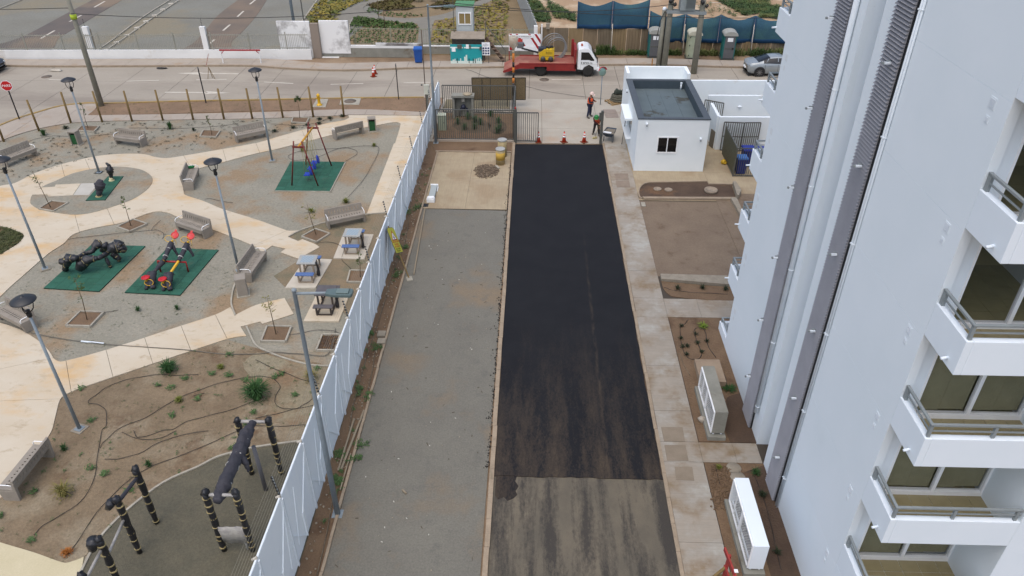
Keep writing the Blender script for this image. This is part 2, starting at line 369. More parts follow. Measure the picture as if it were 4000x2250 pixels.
side = F([(-60, 345), (0, 317), (42, 300), (88, 286), (150, 269), (212, 261), (246, 261), (240, 275), (220, 291), (250, 291), (644, 284), (894, 276)]) + W((-6.62, 48.9), (-6.62, 48.4)) + F([(876, 289.5), (869, 291), (644, 299), (450, 302), (250, 306), (180, 310), (88, 327), (0, 357), (-60, 400)])
pv = MB(); pv.prism(crsmooth(side), -.03, .02); pave = struct(pv.build('pavement', m_dark))
P2 = crsmooth(side); xs = [v.x for v in P2]; x = min(xs)
while x < max(xs):
    Q = clip(P2, x+.01, x+1.99, 0, 99)
    if len(Q) > 2: b = MB(); b.prism(Q, .0, .04); b.build('slab', m_walk, pave)
    x += 2.0
ISL = F([(77, 512), (82, 492), (112, 469), (140, 457), (187, 437), (250, 424), (300, 421), (350, 427), (375, 439), (385, 454), (375, 474), (345, 497), (312, 512), (250, 532), (212, 540), (175, 541), (125, 534), (95, 526), (81, 517)])
sheet('round_bed_gravel', ISL, .05, m_park, z0=0)
# concrete tongue into the round bed: beige slab and a newer pale slab
pth = thing('landing_slab', 'pale concrete landing across the round gravel bed, ending at the small green mat', 'slab', t(0, 1, 650, 470))
b = MB(); b.prism(T(0, 1, [(330, 520), (400, 450), (555, 440), (565, 420), (815, 408), (735, 525), (490, 538), (480, 518)]), .0, .062); b.build('slab', m_path, pth, world=True)
b = MB(); b.prism(T(0, 1, [(822, 408), (1000, 403), (900, 522), (742, 525)]), .0, .064); b.build('slab', mat('pale_concrete', (196, 194, 190), (186, 183, 178), 1.5), pth, world=True)
sheet('grass_bed_soil', F([(-80, 600), (-20, 574), (0, 571), (30, 578), (58, 590), (60, 598), (45, 615), (0, 642), (-80, 690)]), .045, mat('grass_bed', (84, 82, 52), (70, 72, 40), 2, speck=.2, sscale=16, c3=(112, 82, 58), s3=1.1, t3=(.5, .62)), z0=0)
# planted soil in the lower left
SOIL1 = F([(0, 1258), (60, 1182), (111, 1118), (131, 1088), (141, 1051), (151, 1012), (163, 997), (201, 980), (288, 950), (386, 917), (481, 885), (573, 856), (640, 875), (751, 905), (830, 925)]) + W((FX-.05, 20.2), (FX-.05, 16.6)) + F([(644, 1126), (547, 1152), (500, 1176), (412, 1216), (320, 1286), (250, 1358), (210, 1404), (187, 1413), (162, 1418), (87, 1392), (0, 1366), (-200, 1300)])
sheet('planted_soil', SOIL1, .02, m_soil, z0=-.03)
GL = F([(640, 878), (751, 908), (830, 928)]) + W((FX-.05, 20.2), (FX-.05, 17.6)) + F([(760, 1085), (700, 1060), (660, 1000), (620, 930)])
BARS = F([(190, 1470), (210, 1431), (250, 1358), (320, 1286), (412, 1216), (500, 1176), (547, 1152), (600, 1137), (644, 1127), (751, 1112)]) + W((FX-.04, 16.3), (FX-.04, 8), (-13, 8))
sheet('exercise_gravel', BARS, .03, m_bars, z0=-.03)
b = MB(); strip(b, F([(190, 1470), (210, 1431), (250, 1358), (320, 1286), (412, 1216), (500, 1176), (547, 1152), (600, 1137), (644, 1127), (751, 1112)]), .07, -.02, .075); k = thing('edging_kerb', 'thin concrete edging kerb curving around the exercise gravel', 'kerb', f(412, 1216)); b.build('kerb', m_kerbg, k, world=True)
sheet('corner_path', F([(-60, 1345), (0, 1366), (87, 1392), (162, 1418), (187, 1413), (212, 1403), (206, 1432), (185, 1480), (-60, 1600)]), .045, mat('cream_concrete', (208, 198, 170), (200, 190, 160), 1.2, speck=.05, sscale=20), z0=-.02)
for nm, P, lb in (('edging_kerb', T(1, 2, [(-95, 395), (0, 585), (120, 650), (300, 720), (550, 785), (730, 795)]), 'pale curved edging kerb between the planters and the soil bed'), ('edging_kerb', T(1, 1, [(330, 940), (430, 885), (700, 795), (1085, 720), (1300, 700)]), 'thin edging kerb behind the picnic tables, passing under a bench'), ('edging_kerb', F([(592, 795), (583, 770), (583, 750), (590, 720), (600, 705)]), 'short curved edging kerb beside the lower bench and bin')):
    k = thing(nm, lb, 'kerb', tuple(P[0])+(0,)); b = MB(); strip(b, P, .07, -.02, .07); b.build('kerb', m_kerbg, k, world=True)
sheet('table_soil', T(1, 1, [(330, 940), (430, 885), (700, 795), (1085, 720), (1300, 702)])+W((FX-.1, 34.2), (FX-.1, 24))+T(1, 1, [(640, 1449), (300, 1449), (180, 1330), (640, 1045)]), .012, mat('table_soil', (140, 122, 98), (128, 116, 96), .8, speck=.14, sscale=11, bump=.4, c3=(118, 112, 92), s3=.9, t3=(.5, .62)), z0=-.03)

# ---------------- street
far_k = W((-120, 58.0)) + T(0, 0, [(0, 668), (500, 675), (1500, 672), (2300, 668)]) + T(1, 0, [(0, 672), (300, 695), (700, 713), (1100, 712), (1500, 695), (1900, 690), (2400, 683)]) + T(2, 0, [(1000, 660), (1500, 660), (2200, 682)]) + W((30, 59.6), (90, 60))
near_k = W((90, 51.9), (-7.74, 51.93)) + T(1, 0, [(1000, 992), (0, 1010)]) + T(0, 0, [(1800, 1025), (1060, 1045), (850, 1045), (600, 1075), (350, 1145), (170, 1200), (0, 1270), (-200, 1380)]) + W((-41, 30), (-41, -20), (-90, -20), (-120, 50))
STREET = crsmooth(far_k, closed=False) + crsmooth(near_k, closed=False)
b = MB(); b.prism(STREET, -.06, -.012); street = struct(b.build('street', m_dark))
xj = [-120, -80, -60, -50, -45, -41, -38, -34.6, -30.8, -26.7, -22.8, -19.7, -16.7, -13.8, -10.7, -7.7, -4.2, -.3, 3.75, 6.4, 9.6, 12.6, 15.6, 19, 23, 30, 50, 90]
yj = [-20, 0, 10, 20, 30, 38, 45, 50.6, 54.9, 61]
for i in range(len(xj)-1):
    for j in range(len(yj)-1):
        Q = clip(STREET, xj[i]+.014, xj[i+1]-.014, yj[j]+.014, yj[j+1]-.014)
        if len(Q) > 2:
            b = MB(); b.prism(Q, -.05, 0); b.build('slab', m_street, street)
# entry apron between gates, driveway mouth and guard house
ENT = W((-7.0, 51.95), (90, 51.95), (90, 44.0), (14.5, 44.0), (4.3, 44.0), (-1.05, 44.0), (-7.0, 44.0))
b = MB(); b.prism(W((-6.5, 43.95), (30, 43.95), (30, 51.93), (-6.5, 51.93)), -.06, -.008); en = struct(b.build('entrance_apron', m_dark))
for x0, x1 in ((-6.5, -2.9), (-2.9, .6), (.6, 4.25), (4.25, 7.4), (7.4, 11), (11, 16), (16, 30)):
    for y0, y1 in ((43.95, 46.4), (46.4, 49.2), (49.2, 51.93)):
        b = MB(); b.bb(x0+.01, x1-.01, y0+.01, y1-.01, -.05, .004); b.build('slab', m_entry, en)
sheet('gate_garden_soil', W((-6.3, 44.4), (-1.25, 44.4), (-1.25, 48.9), (-6.3, 48.9)), .03, m_soilm, z0=0, smooth=False)
sheet('verge', W((-7.6, 51.9), (-6.4, 51.9), (-6.4, 49.4), (-7.6, 49.4)), .032, m_verge, smooth=False)
sheet('verge', W((-6.2, 51.6), (-1.6, 51.7), (-1.6, 49.9), (-6.2, 49.9)), .03, mat('grey_verge', (140, 130, 106), (126, 118, 96), 1, speck=.1), smooth=False)
# painted lane marks
pm = MB()
def dash(a, c, w=.12, z=.004): a, c = Vector(a[:2]), Vector(c[:2]); d = (c-a).normalized(); n = Vector((-d.y, d.x))*w/2; pm.prism([a-n, c-n, c+n, a+n], z-.003, z)
for c_, a, e in ((0, (490, 800), (620, 805)), (0, (1270, 817), (1600, 808)), (0, (1975, 803), (2280, 798)), (1, (80, 825), (375, 840)), (1, (750, 848), (1080, 840)), (1, (1485, 833), (1750, 828)), (2, (400, 801), (690, 798)), (2, (1870, 795), (2170, 800))):
    dash(t(c_, 0, *a), t(c_, 0, *e), .11)
for x0, y0, sg in ((1660, 928, 1), (2400, 742, -1)):
    a = t(0, 0, x0, y0); L_ = 4.8*sg
    dash((a.x, a.y), (a.x+L_*.62, a.y+.02), .17)
    pm.prism(W((a.x+L_*.6, a.y-.32), (a.x+L_, a.y), (a.x+L_*.6, a.y+.32), (a.x+L_*.66, a.y)), .001, .004)
pm.build('lane_marks', m_white)['kind'] = 'structure'
b = MB(); b.lathe([(0, .003), (.34, .003), (.34, .006), (0, .006)], t(0, 0, 470, 772), 18); b.lathe([(0, .003), (.34, .003), (.34, .006), (0, .006)], t(2, 0, 325, 800), 18)
b = MB()
for c_, x, y, lb in ((0, 470, 772, 'round iron manhole cover in the street left of the utility pole'), (2, 325, 802, 'round iron manhole cover in the street below the red truck')):
    b = MB(); b.lathe([(.38, -.01), (.38, .005), (.3, .005), (.3, .008), (0, .008)], (0, 0, 0), 18)
    p = t(c_, 0, x, y); tag(b.build('manhole_cover', mat('cover_iron', (120, 108, 98), (106, 96, 88), 8, speck=.1), None, loc=(p.x, p.y, 0)), lb, 'manhole cover')
# kerbs
b = MB(); strip(b, far_k, .16, -.05, .13); struct(b.build('kerb', m_kerb))
nk = T(1, 0, [(1690, 985), (1000, 992), (0, 1010)]) + T(0, 0, [(1800, 1025), (1060, 1045), (850, 1045), (600, 1075), (350, 1145), (170, 1200), (0, 1270), (-200, 1380)])
b = MB(); strip(b, nk, .14, -.05, .09); struct(b.build('kerb', m_kerby))
# far pavement
fp = []
for p in crsmooth(far_k, closed=False, n=3): fp.append(p+Vector((0, .08)))
far_wall = W((-120, 59.3)) + T(0, 0, [(0, 610), (2100, 602)]) + T(1, 0, [(0, 605), (250, 612), (700, 650), (1200, 642), (1900, 628), (2400, 640)]) + T(2, 0, [(850, 600), (1500, 603), (2300, 625)]) + W((30, 61.0), (90, 61.4))
b = MB(); b.prism(fp + crsmooth(far_wall, closed=False)[::-1], -.04, .11); fpv = struct(b.build('far_pavement', m_dark))
FPP = fp + crsmooth(far_wall, closed=False)[::-1]; x = -60
while x < 40:
    Q = clip(FPP, x+.012, x+2.488, 50, 99)
    if len(Q) > 2: b = MB(); b.prism(Q, 0, .125); b.build('slab', m_walk, fpv)
    x += 2.5
# ---------------- land beyond the street
sheet('far_gravel_ground', W((-200, 60.4), (-26, 60.5), (-17.6, 61.4), (-17.6, 62), (-16.5, 66), (-14.5, 80), (-10, 120), (-10, 250), (-200, 250)), .0, m_fargravel, smooth=False)
sheet('far_road', T(0, 0, [(1230, 0), (780, 270), (590, 390), (550, 470), (490, 515), (200, 530), (0, 525), (-600, 560), (-600, 520), (0, 440), (200, 380), (330, 320), (740, 100), (930, 0)])[::-1] + [], .02, m_farroad)
sheet('far_road', T(0, 0, [(2395, 0), (2200, 150), (2070, 300), (1950, 430), (1800, 515), (2370, 522), (2330, 430), (2430, 330), (2576, 165)]) + T(1, 0, [(110, 0)]), .02, mat('far_road_tan', (128, 112, 98), (110, 100, 92), .3, speck=.07, sscale=8))
for P in ([(1.0, 0)],):
    pass
def extend(a, c, k): a, c = Vector(a[:2]), Vector(c[:2]); return c+(c-a).normalized()*k
b = MB()
for pl in ([(1055, 15), (950, 75)], [(820, 155), (765, 185)], [(730, 205), (700, 220)], [(550, 310), (410, 390)], [(2570, 0), (2515, 45)], [(2450, 115), (2390, 170)], [(2315, 250), (2245, 310)], [(2160, 400), (2100, 450)]):
    a, c = T(0, 0, pl); d = (c-a).normalized(); n = Vector((-d.y, d.x))*.09; b.prism([a-n, c-n, c+n, a+n], .02, .026)
b.build('far_lane_marks', m_white)['kind'] = 'structure'
for P, w, lb in ((T(0, 0, [(1720, 0), (1480, 150), (1260, 310), (1090, 440), (960, 525)]), .12, 'grey road kerb running away over the far gravel, left of the bollard kerb'), (T(0, 0, [(1800, 10), (1560, 170), (1280, 370), (1060, 520)]), .14, 'pale kerb with small white blocks in the far gravel'), (T(0, 0, [(0, 90), (230, 0)]), .12, 'short pale kerb at the far left corner of the gravel'), (T(1, 0, [(620, 0), (480, 200), (255, 515)]), .14, 'white kerb between the far gravel and the yellow garden'), (T(1, 0, [(985, 180), (945, 250), (940, 330), (905, 455)]), .08, 'thin edging of the green bed beside the winding garden path')):
    k = thing('road_kerb', lb, 'kerb', (P[0].x, P[0].y, 0)); b = MB(); strip(b, P, w, -.02, .1); b.build('kerb', m_kerbg, k, world=True)
    if 'blocks' in lb:
        for x, y in ((1800, 5), (1720, 50), (1640, 108), (1557, 168), (1470, 228), (1380, 293), (1280, 368), (1175, 440), (1065, 518)):
            q = t(0, 0, x, y); bb = MB(); bb.box(q.x, q.y, .0, .42, .3, .17, .6); bb.build('block', m_white, k, world=True)
# landscaped garden beyond the wall
sheet('garden_soil', W((-17.5, 62.3), (-16.5, 66), (-14.5, 80), (-10, 120), (-6, 120), (-1.9, 82), (.2, 63.6), (.2, 62.3)), .02, mat('garden_soil', (138, 120, 92), (126, 108, 80), .5, speck=.12, sscale=7, bump=.4), smooth=False)
GP1 = T(1, 0, [(1280, 0), (1180, 10), (1010, 60), (900, 120), (840, 180), (810, 250), (815, 330), (795, 455), (905, 455), (940, 330), (945, 240), (975, 185), (1050, 175), (1250, 200), (1500, 232), (1620, 240), (1640, 290), (1615, 500), (1760, 500), (1770, 290), (1800, 205), (1950, 190), (2180, 90), (2400, 0), (2260, 0), (2140, 50), (1900, 140), (1700, 175), (1500, 185), (1300, 170), (1150, 140), (1090, 115), (1080, 80), (1130, 50), (1300, 10)])
sheet('garden_path', GP1, .035, mat('garden_path', (136, 132, 124), (126, 122, 114), 1, speck=.08, sscale=10), z0=-.01)
sheet('bare_yard', W((.3, 63.5), (60, 64), (160, 140), (160, 260), (-12, 260), (-1.9, 82)), .0, mat('yard_dirt', (178, 152, 124), (160, 132, 104), .14, speck=.1, sscale=3, bump=.5, bscale=1.5, c3=(196, 176, 152), s3=.3, t3=(.5, .62), c4=(142, 120, 94), s4=1.2, t4_=(.6, .7)), smooth=False)

# ---------------- drive, lane, side walk
sheet('fence_strip_soil', W((FX+.05, 0), (-5.8, 0), (-5.8, 42.4), (FX+.05, 43.9)), .0, m_soilm, smooth=False)
sheet('gravel_lane', W((-5.72, 0), (-1.28, 0), (-1.28, 34.9), (-5.72, 35.0)), .012, m_lane, smooth=False)
sheet('strip_soil', W((-5.9, 42.5), (-1.28, 42.5), (-1.28, 44.0), (-6.45, 44.0)), .016, m_soilm, smooth=False)
b = MB(); b.bb(-5.72, -1.28, 34.98, 42.35, -.02, .02); sl = struct(b.build('parking_slab', m_dark))
for x0, x1, y0, y1 in ((-5.72, -3.5, 35.02, 38.7), (-3.49, -1.3, 35.0, 38.7), (-5.72, -3.5, 38.71, 42.35), (-3.49, -1.3, 38.71, 42.35)):
    b = MB(); b.bb(x0, x1, y0, y1, -.01, .03); b.build('slab', m_slab, sl)
for x, w, lo, hi, nm in ((-5.77, .09, 0, 42.4, 'kerb'), (-1.15, .15, 0, 44.0, 'kerb'), (4.42, .12, 0, 44.0, 'kerb')):
    b = MB(); y = lo
    while y < hi:
        y2 = min(hi, y+random.choice((1.0, 1.0, .99))); dx = random.uniform(-.012, .012); b.bb(x-w/2+dx, x+w/2+dx, y+.006, y2-.006, -.02, .075 if x < 4 else .05); y = y2
    struct(b.build(nm, m_kerb if x < -2 else m_kerb))
b = MB(); b.bb(-5.9, -1.28, 42.38, 42.5, -.02, .07); struct(b.build('kerb', m_kerb))
b = MB(); b.bb(-6.2, -1.2, 44.05, 44.35, -.02, .10); struct(b.build('gate_sill', m_walk))
AE = [Vector((-1.07+5.43*i/24, 16.7+random.uniform(-.03, .03))) for i in range(25)] + [Vector((4.345+random.uniform(-.022, .022), 16.9+i*.55)) for i in range(48)] + W((4.36, 43.78), (-1.07, 43.7)) + [Vector((-1.075+random.uniform(-.012, .012), 43-i*.6)) for i in range(43)]
sheet('asphalt', AE, .03, m_asph, smooth=False)
sheet('old_road', W((-1.07, 0), (4.36, 0), (4.36, 16.8), (-1.07, 16.8)), .004, m_old, smooth=False)
b = MB(); b.prism(W((-1.0, 15.9), (-.9, 15.75), (-.72, 15.85), (-.6, 15.7), (-.42, 15.8), (-.3, 15.95), (-.36, 16.1), (-.27, 16.3), (-.38, 16.5), (-.33, 16.72), (-1.0, 16.72)), .0, .012); b.build('asphalt_patch', m_asph)['kind'] = 'structure'
b = MB()
for i in range(550):   # black crumbs along the left edge
    y = random.uniform(17, 41); q = random.random(); x = -1.24-abs(random.gauss(0, .05+.05*math.sin(y*1.7)**2)); r = random.uniform(.01, .035)
    b.box(x, y, .005, r, r*1.4, r*.8+.01, random.random()*3)
b.build('asphalt_crumbs', mat('crumb', (38, 36, 36), (54, 48, 44), 30))['kind'] = 'stuff'
# side walk base and slabs
b = MB(); b.bb(4.48, 14.5, 0, 43.95, -.05, .01); sw = struct(b.build('side_walk', m_dark))
ys = [0, 2.5, 5, 7.5, 10, 12.2, 14.3, 17.47, 18.38, 19.9, 22.4, 25.58, 26.98, 29.2, 31.8, 34.6, 36.28, 37.9, 39.9, 43.94]
for i in range(len(ys)-1):
    b = MB(); b.bb(4.49, 5.78, ys[i]+.006, ys[i+1]-.006, -.02, .03); b.build('slab', m_side, sw)
    if ys[i] > 36:
        for x0, x1 in ((5.78, 9.9), (9.9, 14.5)):
            b = MB(); b.bb(x0+.008, x1, ys[i]+.006, ys[i+1]-.006, -.02, .03); b.build('slab', m_slab if ys[i] < 39.95 else m_entry, sw)
for y0, y1 in ((25.6, 26.95), (17.48, 18.37)):
    for x0, x1 in ((5.78, 6.9), (6.9, 7.72)) if y0 < 20 else ((5.78, 7.2), (7.2, 8.6), (8.6, 14)):
        b = MB(); b.bb(x0+.008, x1, y0, y1, -.02, .032); b.build('slab', m_side, sw)
# beds right of the walk
def bed(name, P, z, m, smooth=True): return sheet(name, P, z, m, z0=-.02, smooth=smooth)
bedA = T(2, 1, [(1310, 552), (1285, 545), (1275, 500), (1290, 455), (1330, 420), (1385, 405), (1960, 395), (1975, 420), (2210, 425), (2250, 557)])
bed('raised_bed_soil', bedA, .07, m_soild)
bb_ = MB(); bb_.prism(T(2, 1, [(1310, 552), (2250, 557), (2215, 575), (1330, 570)]), -.05, .14); struct(bb_.build('ledge', m_kerb))
b = MB(); strip(b, T(2, 1, [(1310, 560), (1285, 550), (1272, 500), (1287, 452), (1325, 418), (1385, 403), (1962, 392), (1977, 417), (2215, 422)]), .07, -.02, .12); struct(b.build('kerb', m_kerb))
b = MB(); b.prism(T(2, 1, [(2195, 572), (2255, 572), (2330, 740), (2300, 760)]), -.05, .2); b.prism(T(2, 1, [(2215, 422), (2245, 425), (2300, 510), (2275, 565), (2255, 560)]), -.02, .3); struct(b.build('retaining_wall', m_kg))
sand_y0, sand_y1 = t(2, 1, 1500, 1335).y, 36.2
bed('sand_yard', W((5.79, sand_y0), (5.79, sand_y1), (13.5, sand_y1), (13.5, sand_y0)), .012, m_sand, smooth=False)
b = MB(); b.prism(T(2, 1, [(1500, 1385), (1490, 1335), (2170, 1355), (2240, 1440), (2150, 1440)]), -.02, .16); struct(b.build('low_wall', m_kg))
b = MB(); b.box(t(2, 1, 1320, 615).x, t(2, 1, 1320, 615).y, 0, .22, .45, .06); tag(b.build('concrete_block', m_kerbg), 'small pale concrete block at the corner of the sand yard', 'block')
bed('bed_soil', T(2, 1, [(1500, 1390), (2150, 1445)]) + W((13, 27.9), (13, 26.95)) + T(2, 2, [(2000, 130), (1620, 95), (1560, 62), (1522, 10)]), .045, m_soilm)
bed('bed_soil', W((5.8, 18.4), (7.76, 18.4), (7.76, 24.88), (10, 24.9), (10, 25.56), (5.8, 25.56)), .045, m_soilm, smooth=False)
bed('wet_bed_soil', W((6.85, 18.39), (7.76, 18.39), (7.76, 20.9), (7.2, 20.6), (6.8, 19.4)), .05, m_soild)
bed('bed_soil', W((5.8, 0), (7.76, 0), (7.76, 17.45), (5.8, 17.45)), .045, m_soilm, smooth=False)
bed('bed_soil', W((9.9, 28), (13.9, 28), (13.9, 37.2), (9.9, 37.2)), .034, m_sand, smooth=False)
sheet('wet_bed_soil', W((6.75, 8), (7.76, 8), (7.76, 17.4), (6.7, 16.9), (6.9, 14)), .05, m_soild)

def ragged(P, amp=.25, n=5):
    Q = crsmooth(P, n=n); out = []
    for i, p in enumerate(Q): out.append(p+Vector((random.uniform(-amp, amp), random.uniform(-amp, amp))))
    return [Vector((min(p.x, FX-.04), p.y)) for p in out]
sheet('soil_gravel_patch', ragged(GL), .028, mat('sandy_gravel', (146, 138, 118), (136, 124, 102), .7, speck=.17, sscale=10, bump=.5, c3=(134, 112, 88), s3=.6, t3=(.5, .62)), z0=0, smooth=False)
b = MB()
for i in range(30): b.box(random.uniform(-5.4, -1.5), random.uniform(9, 33), .013, random.uniform(.02, .07), random.uniform(.015, .04), .012, random.random()*3)
b.build('litter_scraps', mat('scrap_white', (206, 204, 198)))['kind'] = 'stuff'
b = MB()
for i in range(50): b.box(random.uniform(-5.4, -1.5), random.uniform(9, 33), .013, random.uniform(.03, .14), random.uniform(.01, .03), .012, random.random()*3)
b.build('twigs', mat('twig', (84, 74, 60)))['kind'] = 'stuff'
# ================================================================ apartment building
m_wall = mat('white_render', (224, 232, 237), (220, 229, 234), .5, rough=.9, bump=.06, bscale=60, c3=(217, 226, 230), s3=.25, t3=(.6, .75))
m_wallw = mat('white_plaster', (224, 232, 238), (220, 229, 235), .8, rough=.9, bump=.05, bscale=60)
m_frame = mat('white_frame', (238, 240, 240), (232, 234, 235), 3, rough=.5)
m_rail = mat('grey_rail', (148, 157, 164), (140, 149, 156), 4, rough=.5)
m_louv = mat('louvre_metal', (154, 155, 165), (145, 146, 156), 2, rough=.6)
m_pipe = mat('white_pipe', (226, 234, 240), (220, 229, 236), 3, rough=.45)
m_black = mat('black_metal', (28, 28, 30), (36, 36, 38), 5, rough=.5)
m_tile = mat('olive_floor_tile', (178, 170, 132), (166, 158, 121), 3, rough=.4, speck=.06, sscale=60)
m_btile = mat('balcony_tile', (160, 150, 118), (150, 140, 108), 3, rough=.5, speck=.06, sscale=60)
m_grout = mat('grout', (214, 206, 170))
m_in = mat('room_wall', (190, 184, 160), (182, 176, 152), 1)
m_groove = mat('groove', (212, 222, 230))
m_paper = mat('kraft_paper', (164, 161, 132), (152, 149, 121), 3, rough=.9, bump=.6, bscale=5)
m_glass = bpy.data.materials.new('window_glass'); m_glass.use_nodes = True
_b = m_glass.node_tree.nodes['Principled BSDF']; _b.inputs['Base Color'].default_value = (.06, .07, .05, 1); _b.inputs['Roughness'].default_value = .04; _b.inputs['Alpha'].default_value = .12; _b.inputs['IOR'].default_value = 1.45
m_dglass = mat('dark_glass', (24, 25, 27), rough=.08)
BX = 7.74; FH = 2.39; YN, YR, YF, YE = 10.72, 11.94, 23.65, 24.85; XI = 10.45; TOP = 24.0
bld = thing('apartment_building', 'white apartment block with corner balconies and two tall corrugated louvre strips along the drive', 'building', (BX+4, 17.8, 0))
def bpart(mb, name, m, **k): return mb.build(name, m, bld, world=True, **k)
# long wall with grooves at each storey: built as storey-high panels with a recessed joint
w = MB()
nf = 10
for k in range(nf):
    z0 = 0 if k == 0 else k*FH+.005 - .09; z1 = (k+1)*FH-.09
    for (y0, y1) in ((YR, 17.45), (18.36, YF)):
        w.bb(BX, BX+.18, y0, y1, z0, z1)
bpart(w, 'wall', m_wall)
w = MB(); w.bb(BX+.004, BX+.16, YR+.002, 17.448, 0, TOP-.2); w.bb(BX+.004, BX+.16, 18.362, YF-.002, 0, TOP-.2); bpart(w, 'joint_backing', m_groove)
w = MB(); w.bb(BX+.18, BX+1.5, 18.36, 18.54, 0, TOP); w.bb(BX+.18, BX+1.5, 17.27, 17.45, 0, TOP); w.bb(BX+1.35, BX+1.5, 17.45, 18.36, 0, TOP); bpart(w, 'recess_wall', m_wallw)
# core mass behind
w = MB(); w.bb(XI+.02, XI+14, YN, YE, 0, TOP); bpart(w, 'wall', m_wallw)

# louvre strips: each blade a bent profile, shared mesh
LP = .0855
def blade(wd):
    b = MB(); pr = [(0, 0), (-.072, .02), (-.077, .027), (-.006, .081), (0, .0855)]
    vs = [(x, y, z) for y in (0, wd) for x, z in pr]; n = len(pr)
    b.add(vs, [(i, i+1, n+i+1, n+i) for i in range(n-1)] + [tuple(range(n-1, -1, -1)), tuple(range(n, 2*n))]); return b
for y0, y1, lb in ((15.9, 16.76, ''), (19.1, 20.02, '')):
    src = blade(y1-y0).build('louvre_blade', m_louv, bld)
    nb = 150; first = True
    for k in range(nb):
        o = src if first else bpy.data.objects.new('louvre_blade', src.data)
        if not first: COL.objects.link(o); o.parent = bld
        o.location = (BX-.05-(BX+4), y0-17.8, .05+k*LP); first = False
    w = MB()
    for k in range(nb, int((TOP-.1)/LP)):
        z = .05+k*LP; q = blade(y1-y0); w.add([(x+BX-.05, y+y0, zz+z) for x, y, zz in q.v], q.f)
    o = bpart(w, 'louvre_blades_above', m_louv); o['kind'] = 'stuff'
    w = MB(); w.bb(BX-.05, BX-.002, y0, y1, .04, TOP); w.bb(BX-.06, BX-.002, y0-.02, y0-.003, .04, TOP); bpart(w, 'louvre_backing', m_black)
    w = MB(); w.tube([(BX-.03, y1+.05, .05), (BX-.03, y1+.05, TOP)], .009, 6); bpart(w, 'side_cable', m_rail)
# down pipes
for y, r, zb, tw in ((18.82, .075, 1.05, 0), (15.74, .032, .05, 1), (15.66, .026, .05, 0)):
    w = MB(); w.tube([(BX-r-.012, y, zb), (BX-r-.012, y, TOP)], r, 10)
    o = bpart(w, 'down_pipe', m_pipe)
    for k in range(0, 8):
        z = 1.3+k*2.7
        w = MB(); w.lathe([(r+.006, z), (r+.006, z+.03)], (BX-r-.012, y, 0), 10); w.bb(BX-.1, BX-.002, y-.01, y+.01, z, z+.03)
        w.v = [tuple(Vector(p)-Vector((BX+4, 17.8, 0))) for p in w.v]; w.build('bracket', m_pipe, o)
# small lamps on the strips
for k in range(10):
    for y in (16.2, 19.95):
        z = k*FH+1.62
        w = MB(); w.bb(BX-.26, BX-.12, y-.025, y+.025, z, z+.045); w.cur = 1; w.bb(BX-.31, BX-.262, y-.028, y+.028, z-.003, z+.048); w.bb(BX-.19, BX-.06, y+.04, y+.09, z+.02, z+.06)
        bpart(w, 'strip_lamp', [m_pipe, m_rail])
# vents
for k in range(1, 9):
    zb = k*FH-.09
    for (y, z, sy, sz, n) in ((12.45, zb-.34+.06, .2, .2, 7), (12.45, zb-.58+.05, .13, .13, 4)):
        if y < YR: continue
        w = MB(); w.bb(BX-.007, BX-.001, y-sy/2, y+sy/2, z, z+sz)
        vb = bpart(w, 'vent_grille', m_wall)
        s_ = MB()
        for i in range(n):
            zz = z+.02+(sz-.04)*i/n; s_.bb(BX-.013, BX-.0075, y-sy/2+.02, y+sy/2-.02, zz, zz+.008)
        s_.v = [tuple(Vector(p)-Vector((BX+4, 17.8, 0))) for p in s_.v]; s_.build('vent_fins', mat('fin_grey', (206, 210, 214)), vb)
    # faint patched boxes at the far end
for k in (1, 2, 3, 4, 5):
    w = MB(); w.bb(BX-.006, BX-.001, 23.15, 23.35, k*FH-.45, k*FH-.24); w.bb(BX-.006, BX-.001, 23.2, 23.32, k*FH-.75, k*FH-.6); bpart(w, 'vent_cover', mat('cover_white', (216, 221, 224)))
